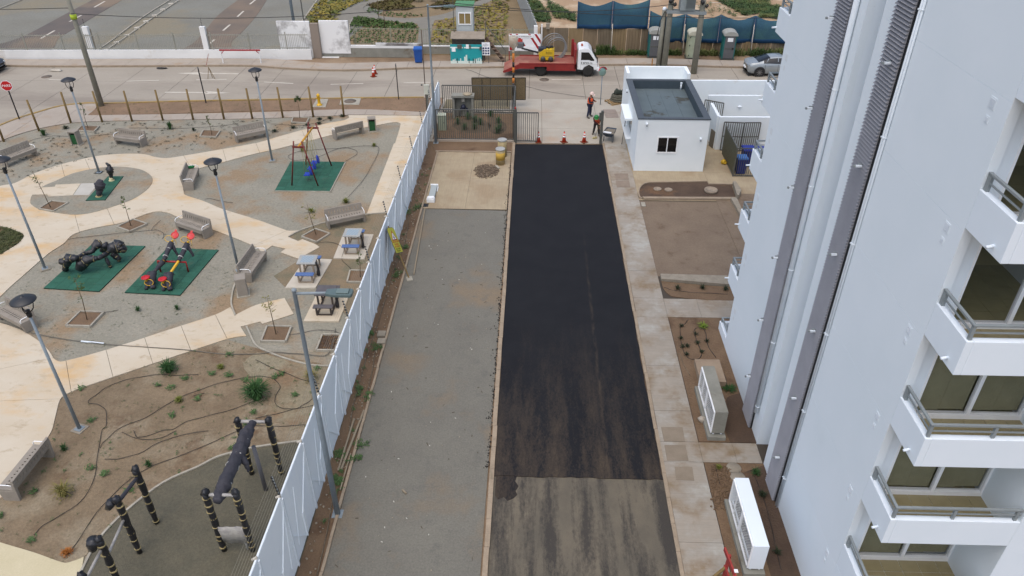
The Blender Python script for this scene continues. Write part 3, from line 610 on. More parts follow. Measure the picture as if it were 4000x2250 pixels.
# loggias at both ends
tile_src = {}
def tilemesh(m):
    if m.name not in tile_src:
        b = MB(); b.box(0, 0, 0, .44, .44, .012); tile_src[m.name] = b.mesh('floor_tile', m)
    return tile_src[m.name]
def local(mb): mb.v = [tuple(Vector(p)-Vector((BX+4, 17.8, 0))) for p in mb.v]; return mb
for k in range(1, 9):
    zf = k*FH      # top of slab
    zb = zf-.0; zt = zf+.77
    near = True
    # parapet, L shaped, sloping nowhere
    w = MB(); w.bb(BX, BX+.14, YN, YR, zb, zt); w.bb(BX+.14, XI, YN, YN+.14, zb, zt); w.bb(BX+.14, XI, YN+.14, YR+.4, zb, zb+.12)
    par = bpart(w, 'parapet', m_wallw, bevel=.012)
    # rail
    r = MB(); ztop = zt+.33
    for x in (BX+.07, 9.05, 10.35): r.bb(x-.03, x+.03, YN+.04, YN+.1, zt, ztop-.03)
    r.bb(BX+.04, BX+.1, YR-.12, YR-.02, zt, ztop-.03)
    r.bb(BX+.04, XI-.02, YN+.04, YN+.1, ztop-.04, ztop); r.bb(BX+.04, BX+.1, YN+.1, YR-.01, ztop-.04, ztop)
    r.bb(BX+.05, XI-.02, YN+.055, YN+.085, ztop-.19, ztop-.165); r.bb(BX+.055, BX+.085, YN+.1, YR-.02, ztop-.19, ztop-.165)
    local(r).build('balcony_rail', m_rail, par)
    d = MB(); d.tube([(BX+.05, YN+.33, zb+.17), (BX-.13, YN+.29, zb+.15)], .03, 8); local(d).build('drain_spout', m_pipe, par)
    # balcony floor tiles
    if k <= 6:
        for i in range(6):
            for j in range(3):
                o = bpy.data.objects.new('floor_tile', tilemesh(m_btile)); COL.objects.link(o); o.parent = bld
                o.location = (BX+.14+.225+i*.45-BX-4, YN+.14+.2+j*.395-17.8, zb+.121); o.scale = (1, .87, 1)
    # wall stub beside the door, reveal
    w = MB(); w.bb(BX+.18, BX+.42, YR+.06, YR+.2, zb-.1, zf+FH-.1); bpart(w, 'wall', m_wallw)
    # sliding door
    gx0, gx1, gz0, gz1, gy = BX+.42, XI-.1, zf+.2, zf+FH-.14, YR+.1
    w = MB(); w.bb(gx0, gx1+.1, gy-.06, gy+.06, zf+.0, gz0+.06); w.bb(gx0, gx1+.1, gy-.05, gy+.05, gz1-.06, gz1+.1); w.bb(gx0, gx0+.05, gy-.05, gy+.05, gz0+.06, gz1-.06); w.bb(gx1+.05, gx1+.1, gy-.05, gy+.05, gz0+.06, gz1-.06)
    w.bb(9.26, 9.34, gy-.07, gy+.02, gz0+.06, gz1-.06)
    fr = bpart(w, 'sliding_door', m_frame)
    for x0, x1, yy in ((gx0+.05, 9.26, gy-.02), (9.34, gx1+.05, gy+.02)):
        p = MB(); p.bb(x0, x1, yy-.004, yy+.004, gz0+.06, gz1-.06); local(p).build('pane', m_glass, fr)
    if k <= 3:
        for x0, x1, yy in ((gx0+.05, 9.25, gy+.05), (9.35, gx1+.05, gy+.07)):
            n_ = 2; xe = x0
            for q_ in range(n_):
                xn = x0+(x1-x0)*(q_+1)/n_; p = MB(); p.bb(xe, xn-.008, yy+.004*(q_ % 2), yy+.006+.004*(q_ % 2), gz0+.08+random.uniform(0, .05), gz1-.06); local(p).build('paper_sheet', m_paper, fr); xe = xn
    # room: floor, side, back
    w = MB(); w.bb(BX+.181, XI, YR+.2, YR+3.4, zb-.1, zb+.11); w.cur = 1; w.bb(BX+.181, XI, YR+3.4, YR+3.5, zb-.1, zb+FH-.1)
    bpart(w, 'room_floor', [m_grout, m_in])
    if 2 <= k <= 6:
        for i in range(6):
            for j in range(5):
                o = bpy.data.objects.new('floor_tile', tilemesh(m_tile)); COL.objects.link(o); o.parent = bld
                o.location = (BX+.19+.225+i*.45-BX-4, YR+.2+.225+j*.45-17.8, zb+.111)
    # far end loggia
    w = MB(); w.bb(BX, BX+.14, YF, YE, zb, zt); w.bb(BX+.14, XI, YE-.14, YE, zb, zt); w.bb(BX+.14, XI, YF, YE-.14, zb, zb+.12)
    par = bpart(w, 'parapet', m_wallw, bevel=.012)
    r = MB()
    for y in (YE-.1, YE-.9): r.bb(BX+.04, BX+.1, y, y+.06, zt, ztop-.03)
    r.bb(BX+.04, BX+.1, YF, YE-.04, ztop-.04, ztop); r.bb(BX+.055, BX+.085, YF, YE-.06, ztop-.19, ztop-.165); r.bb(BX+.1, XI, YE-.1, YE-.04, ztop-.04, ztop); r.bb(BX+.1, XI, YE-.08, YE-.06, ztop-.19, ztop-.165)
    local(r).build('balcony_rail', m_rail, par)
    d = MB(); d.tube([(BX+.05, YE-.1, zb+.17), (BX-.13, YE-.02, zb+.13)], .03, 8); local(d).build('drain_spout', m_pipe, par)
# ground loggia parapets
w = MB(); w.bb(BX, BX+.14, YF, YE, 0, .42); w.bb(BX+.14, XI, YE-.14, YE, 0, .42); par = bpart(w, 'parapet', m_wallw)
r = MB(); r.bb(BX+.04, BX+.1, YF, YE-.04, .6, .64); r.bb(BX+.1, XI, YE-.1, YE-.04, .6, .64); r.bb(BX+.04, BX+.1, YE-.1, YE-.04, .42, .6); local(r).build('balcony_rail', m_rail, par)
w = MB(); w.bb(BX, XI, YN, YN+.14, 0, FH+.01-.01); w.bb(BX, BX+.14, YN+.14, YR, 0, FH-.002); bpart(w, 'wall', m_wallw)
w = MB(); w.bb(BX+.2, XI, YF-.25, YF-.1, 0, TOP); bpart(w, 'wall', m_wallw)
w = MB(); w.bb(XI-.001, XI+.019, YN+.002, YE-.002, 0, TOP); bpart(w, 'wall', m_wall)
w = MB(); w.bb(BX-.05, XI+14.1, YN-.05, YE+.05, TOP, TOP+.2); bpart(w, 'roof', m_wallw)

# ================================================================ guard house
m_mem = mat('roof_membrane', (98, 112, 120), (90, 104, 112), .9, rough=.7, speck=.06, sscale=30, c3=(70, 72, 68), s3=.75, t3=(.56, .6), bump=.15, bscale=30)
m_cop = mat('dark_coping', (80, 88, 98), (74, 82, 92), 3, rough=.6)
m_gh = mat('guardhouse_white', (228, 234, 236), (223, 230, 232), 1, rough=.9, bump=.05, bscale=50)
GX0, GX1, GY0, GY1, GY2, GZ = 5.87, 9.85, 40.0, 46.8, 48.3, 3.2
gh = thing('guard_house', 'white flat-roofed guard house with a dark membrane roof well behind a grey coping', 'guard house', ((GX0+GX1)/2, GY0, 0))
w = MB(); w.bb(GX0, 7.07, GY0, GY0+.2, 0, GZ-.06); w.bb(8.19, GX1, GY0, GY0+.2, 0, GZ-.06); w.bb(7.07, 8.19, GY0, GY0+.2, 0, 1.17); w.bb(7.07, 8.19, GY0, GY0+.2, 2.11, GZ-.06)
w.bb(GX1-.2, GX1, GY0+.2, GY1, 0, GZ-.06); w.bb(GX0, GX0+.2, GY0+.2, 42.6, 0, GZ-.06); w.bb(GX0, GX0+.2, 44.6, GY1, 0, GZ-.06); w.bb(GX0, GX0+.2, 42.6, 44.6, 0, 1.0); w.bb(GX0, GX0+.2, 42.6, 44.6, 2.1, GZ-.06)
w.build('wall', m_gh, gh, world=True)
w = MB(); w.bb(GX0, GX1, GY2-.2, GY2, 0, GZ+.35); w.bb(GX0, GX0+.2, GY1, GY2-.2, 0, GZ+.35); w.bb(GX1-.2, GX1, GY1, GY2-.2, 0, GZ+.35); w.bb(GX0+.2, GX1-.2, GY1, GY2-.2, 2.4, 2.6)
w.build('rear_parapet', m_gh, gh, world=True)
w = MB(); c_ = .34
w.bb(GX0-.03, GX1+.03, GY0-.03, GY0+.24, GZ-.06, GZ); w.bb(GX0-.03, GX1+.03, GY1-.28, GY1-.002, GZ-.06, GZ); w.bb(GX0-.03, GX0+c_, GY0+.24, GY1-.28, GZ-.06, GZ); w.bb(GX1-c_, GX1+.03, GY0+.24, GY1-.28, GZ-.06, GZ)
w.build('coping', m_cop, gh, world=True)
m_mem2 = mat('membrane_upstand', (68, 82, 94), (62, 76, 88), 2, rough=.7)
w = MB(); x0, x1, y0, y1 = GX0+c_, GX1-c_, GY0+.24, GY1-.28
w.bb(x0-.1, x0, y0, y1, 2.6, GZ-.06); w.bb(x1, x1+.1, y0, y1, 2.6, GZ-.06); w.bb(x0, x1, y1, y1+.1, 2.6, GZ-.06); w.bb(x0, x1, y0-.04, y0, 2.6, GZ-.06); w.build('upstand', m_mem2, gh, world=True)
for i in range(4):
    w = MB(); a_ = x0+(x1-x0)*i/4; w.bb(a_+.004, a_+(x1-x0)/4-.004, y0, y1, 2.5, 2.66+.003*(i % 2)); w.build('roof_membrane', m_mem, gh, world=True)
w = MB(); w.tube([(x1-.25, y1-.15, 2.65), (x1-.25, y1-.15, 3.05)], .05, 8); w.tube([(x1-.25, y1-.15, 3.05), (x1-.25, y1-.15, 3.12)], .07, 8); w.build('vent_pipe', m_pipe, gh, world=True)
def winframe(parent, x0, x1, z0, z1, y, M=None, glass=m_dglass, depth=.06):
    w = MB(); t_ = .075
    w.bb(x0, x1, y, y+depth, z0, z0+t_); w.bb(x0, x1, y, y+depth, z1-t_, z1); w.bb(x0, x0+t_, y, y+depth, z0+t_, z1-t_); w.bb(x1-t_, x1, y, y+depth, z0+t_, z1-t_); xm = (x0+x1)/2; w.bb(xm-.025, xm+.025, y, y+depth, z0+t_, z1-t_)
    o = w.build('window', m_frame, parent, world=True)
    for a_, c_ in ((x0+t_, xm-.025), (xm+.025, x1-t_)):
        p = MB(); p.bb(a_, c_, y+.03, y+.036, z0+t_, z1-t_)
        Mi = parent.location; p.v = [tuple(Vector(q)-Mi) for q in p.v]; p.build('pane', glass, o)
    return o
winframe(gh, 7.03, 8.22, 1.14, 2.15, GY0-.03)
w = MB(); w.bb(GX0+.1, GX0+.14, 42.6, 44.6, 1.0, 2.1); w.build('window', m_dglass, gh, world=True)
w = MB(); w.bb(GX0-.45, GX0, 42.4, 44.9, 2.12, 2.24); w.build('canopy', m_gh, gh, world=True); w = MB(); w.bb(GX0-.3, GX0, 42.5, 44.7, .92, .99); w.build('sill', m_gh, gh, world=True)
for x, y, z in ((6.35, GY0-.06, 2.85), (9.45, GY0-.06, 2.0), (GX0-.06, 45.6, 2.8)):
    w = MB(); w.bb(x-.05, x+.05, y-.1, y+.06, z, z+.09); w.cur = 1; w.lathe([(.045, 0), (.045, .05), (.02, .07)], (x, y-.06, z-.06), 8); w.build('camera_dome', [m_pipe, m_black], gh, world=True)
# ---- yard walls behind
m_yw = mat('yard_white', (222, 229, 232), (216, 224, 228), .8, rough=.9, bump=.05, bscale=40, c3=(204, 200, 194), s3=.5, t3=(.6, .75))
for pts, h, lb in (([(9.9, 49.5), (30, 49.8)], 2.25, 'rearmost long white boundary wall between the guard house and the street'),
                   ([(11.15, 46.75), (20, 46.85)], 2.2, 'middle white wall of the refuse yard, with a small oval lamp'),
                   ([(11.15, 43.28), (20, 43.38)], 2.1, 'nearest white wall of the refuse yard, behind the open barred gates')):
    (x0, y0), (x1, y1) = pts; o = thing('yard_wall', lb, 'wall', (x0, y0, 0)); w = MB(); w.beam((x0, y0, h/2), (x1, y1, h/2), .18, h)
    w.build('wall', m_yw, o, world=True)
    if h == 2.2: w = MB(); w.blob((13.2, 46.62, 1.5), .12, 8, 0, (1.2, .5, .6)); w.build('wall_lamp', m_pipe, o, world=True)
    if h == 2.1: w = MB(); w.bb(11.06, 11.24, 43.19+.18, 45.6, 0, 2.1); w.build('return_wall', m_yw, o, world=True)
m_gate = mat('gate_grey', (104, 106, 104), (96, 98, 96), 4, rough=.5, metal=.3)
def barred(name, label, cat, a, c, h, z0=.08, step=.12, parent=None, m=m_gate, bar=.036, mid=True, group=None, fr=.055):
    a, c = Vector((a[0], a[1], 0)), Vector((c[0], c[1], 0)); L = (c-a).length; rz = math.atan2(c.y-a.y, c.x-a.x)
    o = thing(name, label, cat, a, rz, group)
    w = MB(); w.beam((0, 0, z0), (L, 0, z0), fr); w.beam((0, 0, h), (L, 0, h), fr); w.beam((0, 0, z0), (0, 0, h), fr); w.beam((L, 0, z0), (L, 0, h), fr)
    if mid: w.beam((0, 0, h*.52), (L, 0, h*.52), fr*.8)
    w.build('frame', m, o)
    n = int(L/step); src = MB().box(0, 0, z0, bar, bar, h-z0).mesh('bar', m)
    for i in range(1, n):
        q = bpy.data.objects.new('bar', src); COL.objects.link(q); q.parent = o; q.location = (L*i/n, 0, 0)
    return o
barred('barred_gate', 'left leaf of the grey barred gates before the refuse yard wall', 'gate', (11.45, 43.05), (12.6, 42.95), 1.85)
barred('barred_gate', 'right leaf of the grey barred gates before the refuse yard wall', 'gate', (12.63, 42.97), (13.6, 43.02), 1.85)
barred('barred_gate', 'small grey barred gate standing ajar between the guard house and the refuse yard', 'gate', (10.95, 46.6), (12.0, 46.0), 1.95)
cage = thing('bin_cage', 'olive slatted metal cage around the blue wheeled bins', 'cage', (11.45, 39.4, 0))
w = MB(); w.beam((11.45, 39.4, 0), (11.45, 39.4, 1.76), .06); w.beam((11.5, 42.6, 0), (11.5, 42.6, 1.76), .06); w.beam((11.45, 39.4, 1.74), (11.5, 42.6, 1.74), .06); w.beam((11.45, 39.4, 1.74), (15.5, 39.4, 1.74), .05); w.beam((11.45, 39.4, .08), (15.5, 39.4, .08), .05); w.beam((11.45, 39.4, .08), (11.5, 42.6, .08), .05); w.build('frame', m_gate, cage, world=True)
m_ol = mat('olive_slat', (92, 92, 74), (82, 82, 66), 6, rough=.6)
src = MB().box(0, 0, .05, .03, .07, 1.66).mesh('slat', m_ol); src2 = MB().box(0, 0, .1, .025, .025, 1.62).mesh('bar', m_gate)
for i in range(36):
    q = bpy.data.objects.new('slat', src); COL.objects.link(q); q.parent = cage; q.location = (.03, .06+i*.088, 0)
for i in range(1, 34):
    q = bpy.data.objects.new('bar', src2); COL.objects.link(q); q.parent = cage; q.location = (i*.12, 0, 0)
b = MB(); b.box(11.35, 41.6, 0, .05, .5, 1.1, .25); k = b.build('board_sheet', mat('grey_board', (120, 112, 100)), None); tag(k, 'small grey-brown board leaning beside the refuse yard gates', 'board'); k.location = (-.35, 2.0, 0)
def wheelie(name, loc, rz, lb, c1, c2, s=1.0, grp=None):
    o = thing(name, lb, 'wheeled bin', loc, rz, grp); m1 = mat(name+lb[:6]+'b', c1, tuple(int(v*.9) for v in c1), 3, rough=.45); m2 = mat(name+lb[:6]+'l', c2, rough=.45)
    w = MB(); w.prism([(-.24, -.26), (.24, -.26), (.24, .26), (-.24, .26)], .08, .09); vs = []
    for z, k in ((.06, .82), (.93, 1.0)):
        vs += [(x*.29*k*s, y*.34*k*s, z*s) for x, y in ((-1, -1), (1, -1), (1, 1), (-1, 1))]
    w = MB(); w.add(vs, [(3, 2, 1, 0), (4, 5, 6, 7), (0, 1, 5, 4), (1, 2, 6, 5), (2, 3, 7, 6), (3, 0, 4, 7)]); w.box(0, 0, .9*s, .64*s, .74*s, .05*s); w.build('body', m1, o, bevel=.015)
    w = MB(); w.box(0, 0, .955*s, .62*s, .72*s, .05*s); w.box(0, -.03*s, 1.0*s, .5*s, .56*s, .03*s); w.tube([(-.28*s, .39*s, .97*s), (.28*s, .39*s, .97*s)], .018, 6); w.build('lid', m2, o, bevel=.015)
    for x in (-.27, .27): w = MB(); w.cyl((x*s-.03, .3*s, .1), (x*s+.03, .3*s, .1), .1, None, 12); w.build('wheel', m_black, o)
    return o
wheelie('wheeled_bin', (11.95, 39.95, 0), 0, 'light-lidded blue wheeled bin at the front of the olive cage', (28, 52, 150), (66, 116, 190))
wheelie('wheeled_bin', (12.55, 41.0, 0), 0, 'darker blue wheeled bin behind, inside the olive cage', (24, 42, 140), (30, 50, 150), 1.1)
wheelie('wheeled_bin', (13.2, 40.9, 0), 0, 'dark blue wheeled bin half hidden by the building edge in the cage', (24, 42, 140), (30, 50, 150), 1.1)
b = MB(); b.blob((0, 0, .16), .16, 10, .1); b.blob((.12, .03, .1), .09, 8, .1); b.blob((.1, -.1, .1), .07, 8, .1); tag(b.build('helmet', mat('yellow_plastic', (214, 176, 42), (196, 158, 34), 9, rough=.5), None, loc=(11.25, 41.1, 0)), 'small yellow helmet on the paving beside the olive cage', 'helmet')

# ================================================================ gate area left of the drive mouth
def colbox(x, y, h, w_=.16): return MB().bb(x-w_/2, x+w_/2, y-w_/2, y+w_/2, 0, h)
gf = barred('barred_fence', 'long grey barred fence panel in front of the little gate garden', 'fence', (-5.98, 44.2), (-1.15, 44.2), 2.02, z0=.12, step=.125, mid=False)
barred('barred_fence', 'rear grey barred fence panel behind the gate garden, towards the street', 'fence', (-6.1, 48.9), (-1.2, 48.9), 1.95, z0=.1, step=.125, mid=False)
barred('barred_gate', 'narrow grey barred gate leaf standing beside the left gate post', 'gate', (-.98, 44.0), (.33, 44.0), 1.95, z0=.12, step=.125, mid=False)
barred('barred_fence', 'short grey barred fence side joining the front and rear gate garden fences', 'fence', (-1.2, 44.3), (-1.2, 48.8), 1.95, z0=.1, step=.14, mid=False)
o = colbox(-1.07, 43.95, 2.2, .17).build('gate_post', m_gate, None); tag(o, 'left grey steel gate post with a red beacon on top', 'gate post')
b = MB(); b.lathe([(.05, 2.2), (.05, 2.28), (.03, 2.33)], (-1.07, 43.95, 0), 10); b.build('beacon', mat('red_plastic', (186, 34, 30), rough=.4), o)
o = MB().bb(4.16, 4.32, 43.9, 44.06, 0, 2.12).bb(4.05, 4.16, 43.92, 44.04, 1.55, 2.0).build('gate_post', m_gate, None); tag(o, 'right grey steel gate post beside the worker in the orange vest', 'gate post')
# gas meter cabinet
gc = thing('meter_cabinet', 'open-fronted concrete meter cabinet with a round lid on top in the gate garden', 'cabinet', (-4.65, 48.2, 0))
w = MB(); w.box(-.62, 0, 0, .12, .5, 1.45); w.box(.62, 0, 0, .12, .5, 1.45); w.box(0, 0, 1.45, 1.5, .62, .14); w.box(0, .22, 0, 1.12, .06, 1.45); w.build('shell', m_grey, gc)
w = MB(); w.lathe([(.3, 1.6), (.3, 1.66), (.1, 1.68)], (.3, 0, 0), 16); w.build('lid', mat('lid_tan', (168, 156, 136)), gc)
w = MB(); w.tube([(-.25, .05, .1), (-.2, .05, .6), (.0, .05, .75), (.25, .05, .6), (.3, .05, .1)], .05, 8); w.blob((0, .02, .72), .18, 8, .1); w.build('valve', mat('valve_blue', (48, 54, 78), rough=.5), gc)
w = MB(); w.box(0, -.02, 1.1, .2, .04, .22); w.build('plate', m_white, gc)
o = thing('utility_box', 'pale green utility box beside the white fence in the gate garden', 'utility box', (-5.85, 46.0, 0)); w = MB(); w.box(0, 0, 0, .52, .45, 1.0); w.build('body', mat('pale_green', (172, 184, 164), (160, 172, 152), 4), o, bevel=.01); w = MB(); w.box(0, 0, 1.0, .56, .5, .05); w.build('lid', mat('paler_green', (196, 204, 188)), o); w = MB(); w.box(.13, -.235, .5, .03, .02, .12); w.build('handle', m_gate, o)
# mesh screen
ms = thing('mesh_screen', 'brown mesh screen of framed panels standing behind the meter cabinet', 'screen', (-4.2, 50.2, 0), R_(1.5))
m_mesh = mat('brown_mesh', (128, 112, 86), (104, 92, 70), 26, rough=.9, speck=.3, sscale=40, ramp=(.45, .55))
m_mfr = mat('mesh_frame', (74, 68, 58), rough=.6)
xs_ = (0, .95, 1.75, 3.35, 4.15, 5.1); xs_ = [v*.72 for v in xs_]
for i in range(5):
    w = MB(); w.bb(xs_[i]+.02, xs_[i+1]-.02, -.008, .008, .55, 2.02); w.build('mesh_panel', m_mesh, ms)
for x in xs_: w = MB(); w.box(x, 0, 0 if x in (xs_[1], xs_[4], xs_[3]) else .5, .05, .05, 2.05 if x in (xs_[1], xs_[4], xs_[3]) else 1.55); w.build('upright', m_mfr, ms)
w = MB(); w.beam((0, 0, 2.05), (xs_[-1], 0, 2.05), .05); w.beam((0, 0, .52), (xs_[-1], 0, .52), .05); w.build('rail', m_mfr, ms)
# striped post of the barrier sign
sp_ = thing('striped_post', 'tall post banded in black and orange by the mesh screen, with a dark camera box', 'post', (-1.35, 49.7, 0))
for i, (a_, c_, mm) in enumerate(((0, 1.0, m_black), (1.0, 1.9, m_black), (1.9, 2.25, mat('orange_paint', (214, 132, 58))), (2.25, 2.6, m_black), (2.6, 2.95, 0), (2.95, 3.3, m_black), (3.3, 3.9, 0), (3.9, 4.1, mat('cream_pvc', (206, 190, 166))))):
    w = MB(); w.lathe([(.075, a_), (.075, c_)], (0, 0, 0), 10); w.build('band', mm or MATS['orange_paint'], sp_)
w = MB(); w.box(.1, -.05, .75, .18, .14, .55); w.build('control_box', m_black, sp_)
w = MB(); w.lathe([(.07, 4.1), (.1, 4.2), (.3, 4.4), (.3, 4.95), (.2, 5.0)], (0, 0, 0), 14); w.build('bottle_head', mat('cream_plastic', (196, 186, 170), rough=.3, alpha=.7), sp_)

# ================================================================ street light, mast, poles, lamps
m_galv = mat('galvanised', (144, 156, 168), (134, 146, 158), 6, rough=.5)
m_head = mat('led_head', (96, 116, 120), (88, 106, 110), 5, rough=.5)
def streetlight(loc, h, lb, arm=.9, r=.072, rz=0, box=False):
    o = thing('street_light', lb, 'street light', loc, rz, 'street lights')
    w = MB(); w.box(0, 0, -.01, .32, .32, .03); w.lathe([(r*1.15, .02), (r*1.05, h*.49), (r*1.0, h*.505), (r*.85, h*.515), (r*.72, h-.05), (r*.85, h-.04), (r*.85, h), (r*.4, h+.03)], (0, 0, 0), 14); w.build('pole', m_galv, o)
    w = MB(); w.tube([(0, 0, h-.12), (arm, 0, h-.08)], r*.5, 10); w.build('arm', m_galv, o)
    w = MB(); w.prism([(arm-.12, -.1), (arm+.1, -.15), (arm+.5, -.15), (arm+.54, -.1), (arm+.54, .1), (arm+.5, .15), (arm+.1, .15), (arm-.12, .1)], h-.12, h-.04); w.cur = 1; w.box(arm+.3, 0, h-.035, .3, .2, .03); w.build('lamp_head', [m_head, mat('led_fins', (110, 128, 130), rough=.5)], o, bevel=.01)
    return o
streetlight((-5.78, 15.05), 8.28, 'tall grey street light in front of the white fence, arm pointing at the fence')
streetlight((-6.03, 43.8), 8.3, 'grey street light at the far end of the white fence by the gate garden', 1.0)
def parklamp(loc, lb, first=None):
    if first: return dup(first, loc, random.uniform(0, 6), lb)
    o = thing('park_lamp', lb, 'park lamp', loc, 0, 'black mushroom lamps in the park')
    w = MB(); w.box(0, 0, 0, .42, .42, .05); w.build('footing', m_kg, o)
    w = MB(); w.box(0, 0, .05, .26, .26, .02); w.tube([(0, 0, .06), (0, 0, 4.85)], [.062, .042], 12); w.build('pole', m_galv, o)
    w = MB(); w.lathe([(.05, 4.82), (.075, 4.84), (.08, 4.95), (.05, 5.0), (.07, 5.04), (.07, 5.08), (.0, 5.1)], (0, 0, 0), 12); w.build('neck', m_black, o)
    for i in range(3):
        a_ = i*2.094; w = MB(); c_, s_ = math.cos(a_), math.sin(a_)
        w.tube([(c_*.05, s_*.05, 4.98), (c_*.17, s_*.17, 5.08), (c_*.22, s_*.22, 5.25), (c_*.2, s_*.2, 5.44)], .016, 6); w.build('arm', m_black, o)
    w = MB(); w.lathe([(0, 5.42), (.1, 5.42), (.36, 5.42), (.375, 5.43), (.37, 5.45), (.3, 5.5), (.2, 5.545), (.1, 5.575), (.06, 5.58), (.05, 5.6), (0, 5.61)], (0, 0, 0), 24); w.build('hat', mat('lamp_black', (40, 42, 48), rough=.45), o)
    return o
pl0 = parklamp((-24.93, 38.87), 'park lamp on the round gravel bed with the small green mat')
for p, lb in (((-15.45, 40.81), 'park lamp just left of the swing frame'), ((-22.39, 28.6), 'park lamp cut by the left picture edge, beside the black-wrapped riding toy mat'), ((-13.39, 28.68), 'park lamp beside the lower slanted bench and concrete bin'), ((-15.51, 18.4), 'nearest park lamp, standing in the brown planted soil')):
    parklamp(p, lb, pl0)
m_pole = mat('weathered_concrete', (150, 149, 140), (138, 137, 128), 3, speck=.08, sscale=14)
o = thing('utility_pole', 'tall tapering concrete utility pole rising from the verge at left', 'utility pole', (-30.05, 49.6, 0)); w = MB(); w.tube([(0, 0, 0), (0, 0, 10.5)], [.19, .11], 10); w.build('pole', m_pole, o); w = MB(); w.lathe([(.2, 5.9), (.2, 6.2)], (0, 0, 0), 10); w.build('marker_plate', mat('lime_plate', (176, 200, 60)), o)
# transformer pair
tp = thing('transformer_station', 'grey transformer on a cross beam between two concrete poles behind the guard house', 'transformer', (11.2, 57.6, 0))
A_, B_ = Vector((10.25, 58.6, 0)), Vector((12.1, 56.55, 0))
A_, B_ = Vector((10.15, 58.4, 0)), Vector((12.42, 58.0, 0))
for q in (A_, B_): w = MB(); w.tube([q, q+Vector((0, 0, 9.5))], [.24, .17], 10); w.build('pole', m_pole, tp, world=True)
w = MB(); w.beam(A_+Vector((-.3, -.25, 4.56)), B_+Vector((.3, -.25, 4.56)), .12, .22); w.beam(A_+Vector((-.3, .25, 4.56)), B_+Vector((.3, .25, 4.56)), .12, .22); w.build('cross_beam', mat('beam_grey', (142, 150, 156), rough=.6), tp, world=True)
mT = mat('transformer_grey', (150, 160, 166), (140, 150, 156), 4, rough=.5)
w = MB(); w.box(11.3, 58.2, 4.72, 1.1, .8, 1.3); w.build('tank', mT, tp, world=True, bevel=.02)
for i in range(9): w = MB(); w.box(11.15+i*.08, 57.72, 4.9, .02, .16, .95); w.build('fin', mT, tp, world=True)
for q in (A_, B_):
    w = MB(); w.blob((q.x-.1, q.y-.3, 5.35), .17, 8, .25); w.blob((q.x+.25, q.y-.3, 5.1), .14, 8, .25); w.tube([(q.x, q.y-.3, 5.3), (11.2 if q.x < 11 else 11.9, 57.9, 6.2)], .03, 6); w.build('insulator', m_black, tp, world=True)
tp2 = thing('cable_pole', 'short concrete pole with a black cable and curved duct beside the transformer', 'pole', (9.75, 58.7, 0)); w = MB(); w.tube([(0, 0, 0), (0, 0, 4.6)], [.2, .15], 10); w.build('pole', m_pole, tp2); w = MB(); w.tube([(.2, -.1, 0), (.16, -.1, 4.4), (0, -.2, 4.5), (-.25, -.25, 3.8), (-.4, -.2, 2.4)], .03, 6); w.build('cable', m_black, tp2); w = MB(); w.blob((0, -.05, 4.65), .16, 8, .05); w.build('cap', m_pipe, tp2)
# overhead cables
def sag(a, c, s, n=14): a, c = Vector(a), Vector(c); return [a.lerp(c, i/n)+Vector((0, 0, -s*4*(i/n)*(1-i/n))) for i in range(n+1)]
m_cab = mat('cable_black', (46, 46, 48), rough=.6)
for P, lb in ((sag((-30.05, 49.4, 6.3), (-6.03, 52, 6.4), .55), 'overhead cable from the utility pole to the gate street light'), (sag((-6.03, 52, 6.4), (10.3, 58.2, 5.1), .5), 'overhead cable crossing above the red truck to the transformer poles'), (sag((-6.03, 52, 6.55), (34, 60, 4.6), .9), 'thin overhead cable passing in front of the blue netting fence'), (sag((-80, 52, 7.6), (-30.05, 49.6, 6.6), .8), 'overhead cable leaving the left picture edge from the utility pole')):
    b = MB(); b.tube(P, .022, 5); tag(b.build('overhead_cable', m_cab, None), lb, 'cable', 'overhead cables')
# ================================================================ white screen fence along the park
m_sheet = mat('fence_sheet', (236, 242, 245), (231, 238, 242), .7, rough=.75, bump=.05, bscale=3, c3=(224, 232, 238), s3=.35, t3=(.5, .7), stretch=(1, 3, .5))
m_seam = mat('fence_white_post', (224, 230, 233), (214, 222, 227), 3, rough=.8)
m_sheets = [m_sheet, mat('fence_sheet_b', (229, 236, 240), (222, 231, 236), 1.1, rough=.75, bump=.05, bscale=3, c3=(214, 222, 226), s3=.8, t3=(.55, .75)), mat('fence_sheet_c', (238, 243, 245), (232, 238, 241), .5, rough=.75, c3=(220, 226, 228), s3=1.4, t3=(.6, .75))]
def fh(y): return 2.96-.0325*(y-10.8)
fence = thing('screen_fence', 'long white panel fence with posts and diagonal braces between the park and the drive', 'fence', (FX, 25, 0))
ybs = [7.1, 9.17, 11.25, 13.21, 15.28, 17.39, 19.43, 21.6, 23.55, 25.62, 27.67, 29.77, 31.82, 33.82, 35.84, 37.9, 39.95, 42.0, 44.1, 46.2, 48.4, 50.4]
for i in range(len(ybs)-1):
    a, c = ybs[i], ybs[i+1]; n = 10; zb = random.uniform(.0, .07); w = MB()
    vs = []; 
    for j in range(n+1):
        y = a+(c-a)*j/n; q = .003*math.sin(j*1.9+i)
        zz = zb+random.uniform(-.02, .03) if 0 < j < n else zb+.03
        vs += [(FX+.02+q, y, max(zz, -.02)), (FX+.02+q*.3, y, fh(y)), (FX-.02+q*.3, y, fh(y)), (FX-.02+q, y, max(zz, -.02))]
    fs = []
    for j in range(n): o_ = 4*j; fs += [(o_, o_+4, o_+5, o_+1), (o_+1, o_+5, o_+6, o_+2), (o_+2, o_+6, o_+7, o_+3)]
    w.add(vs, [f_[::-1] for f_ in fs], False); w.build('panel', random.choice(m_sheets), fence, world=True)
    w = MB(); w.beam((FX-.01, a, fh(a)+.01), (FX-.01, c, fh(c)+.01), .05, .03); w.build('top_rail', m_seam, fence, world=True)
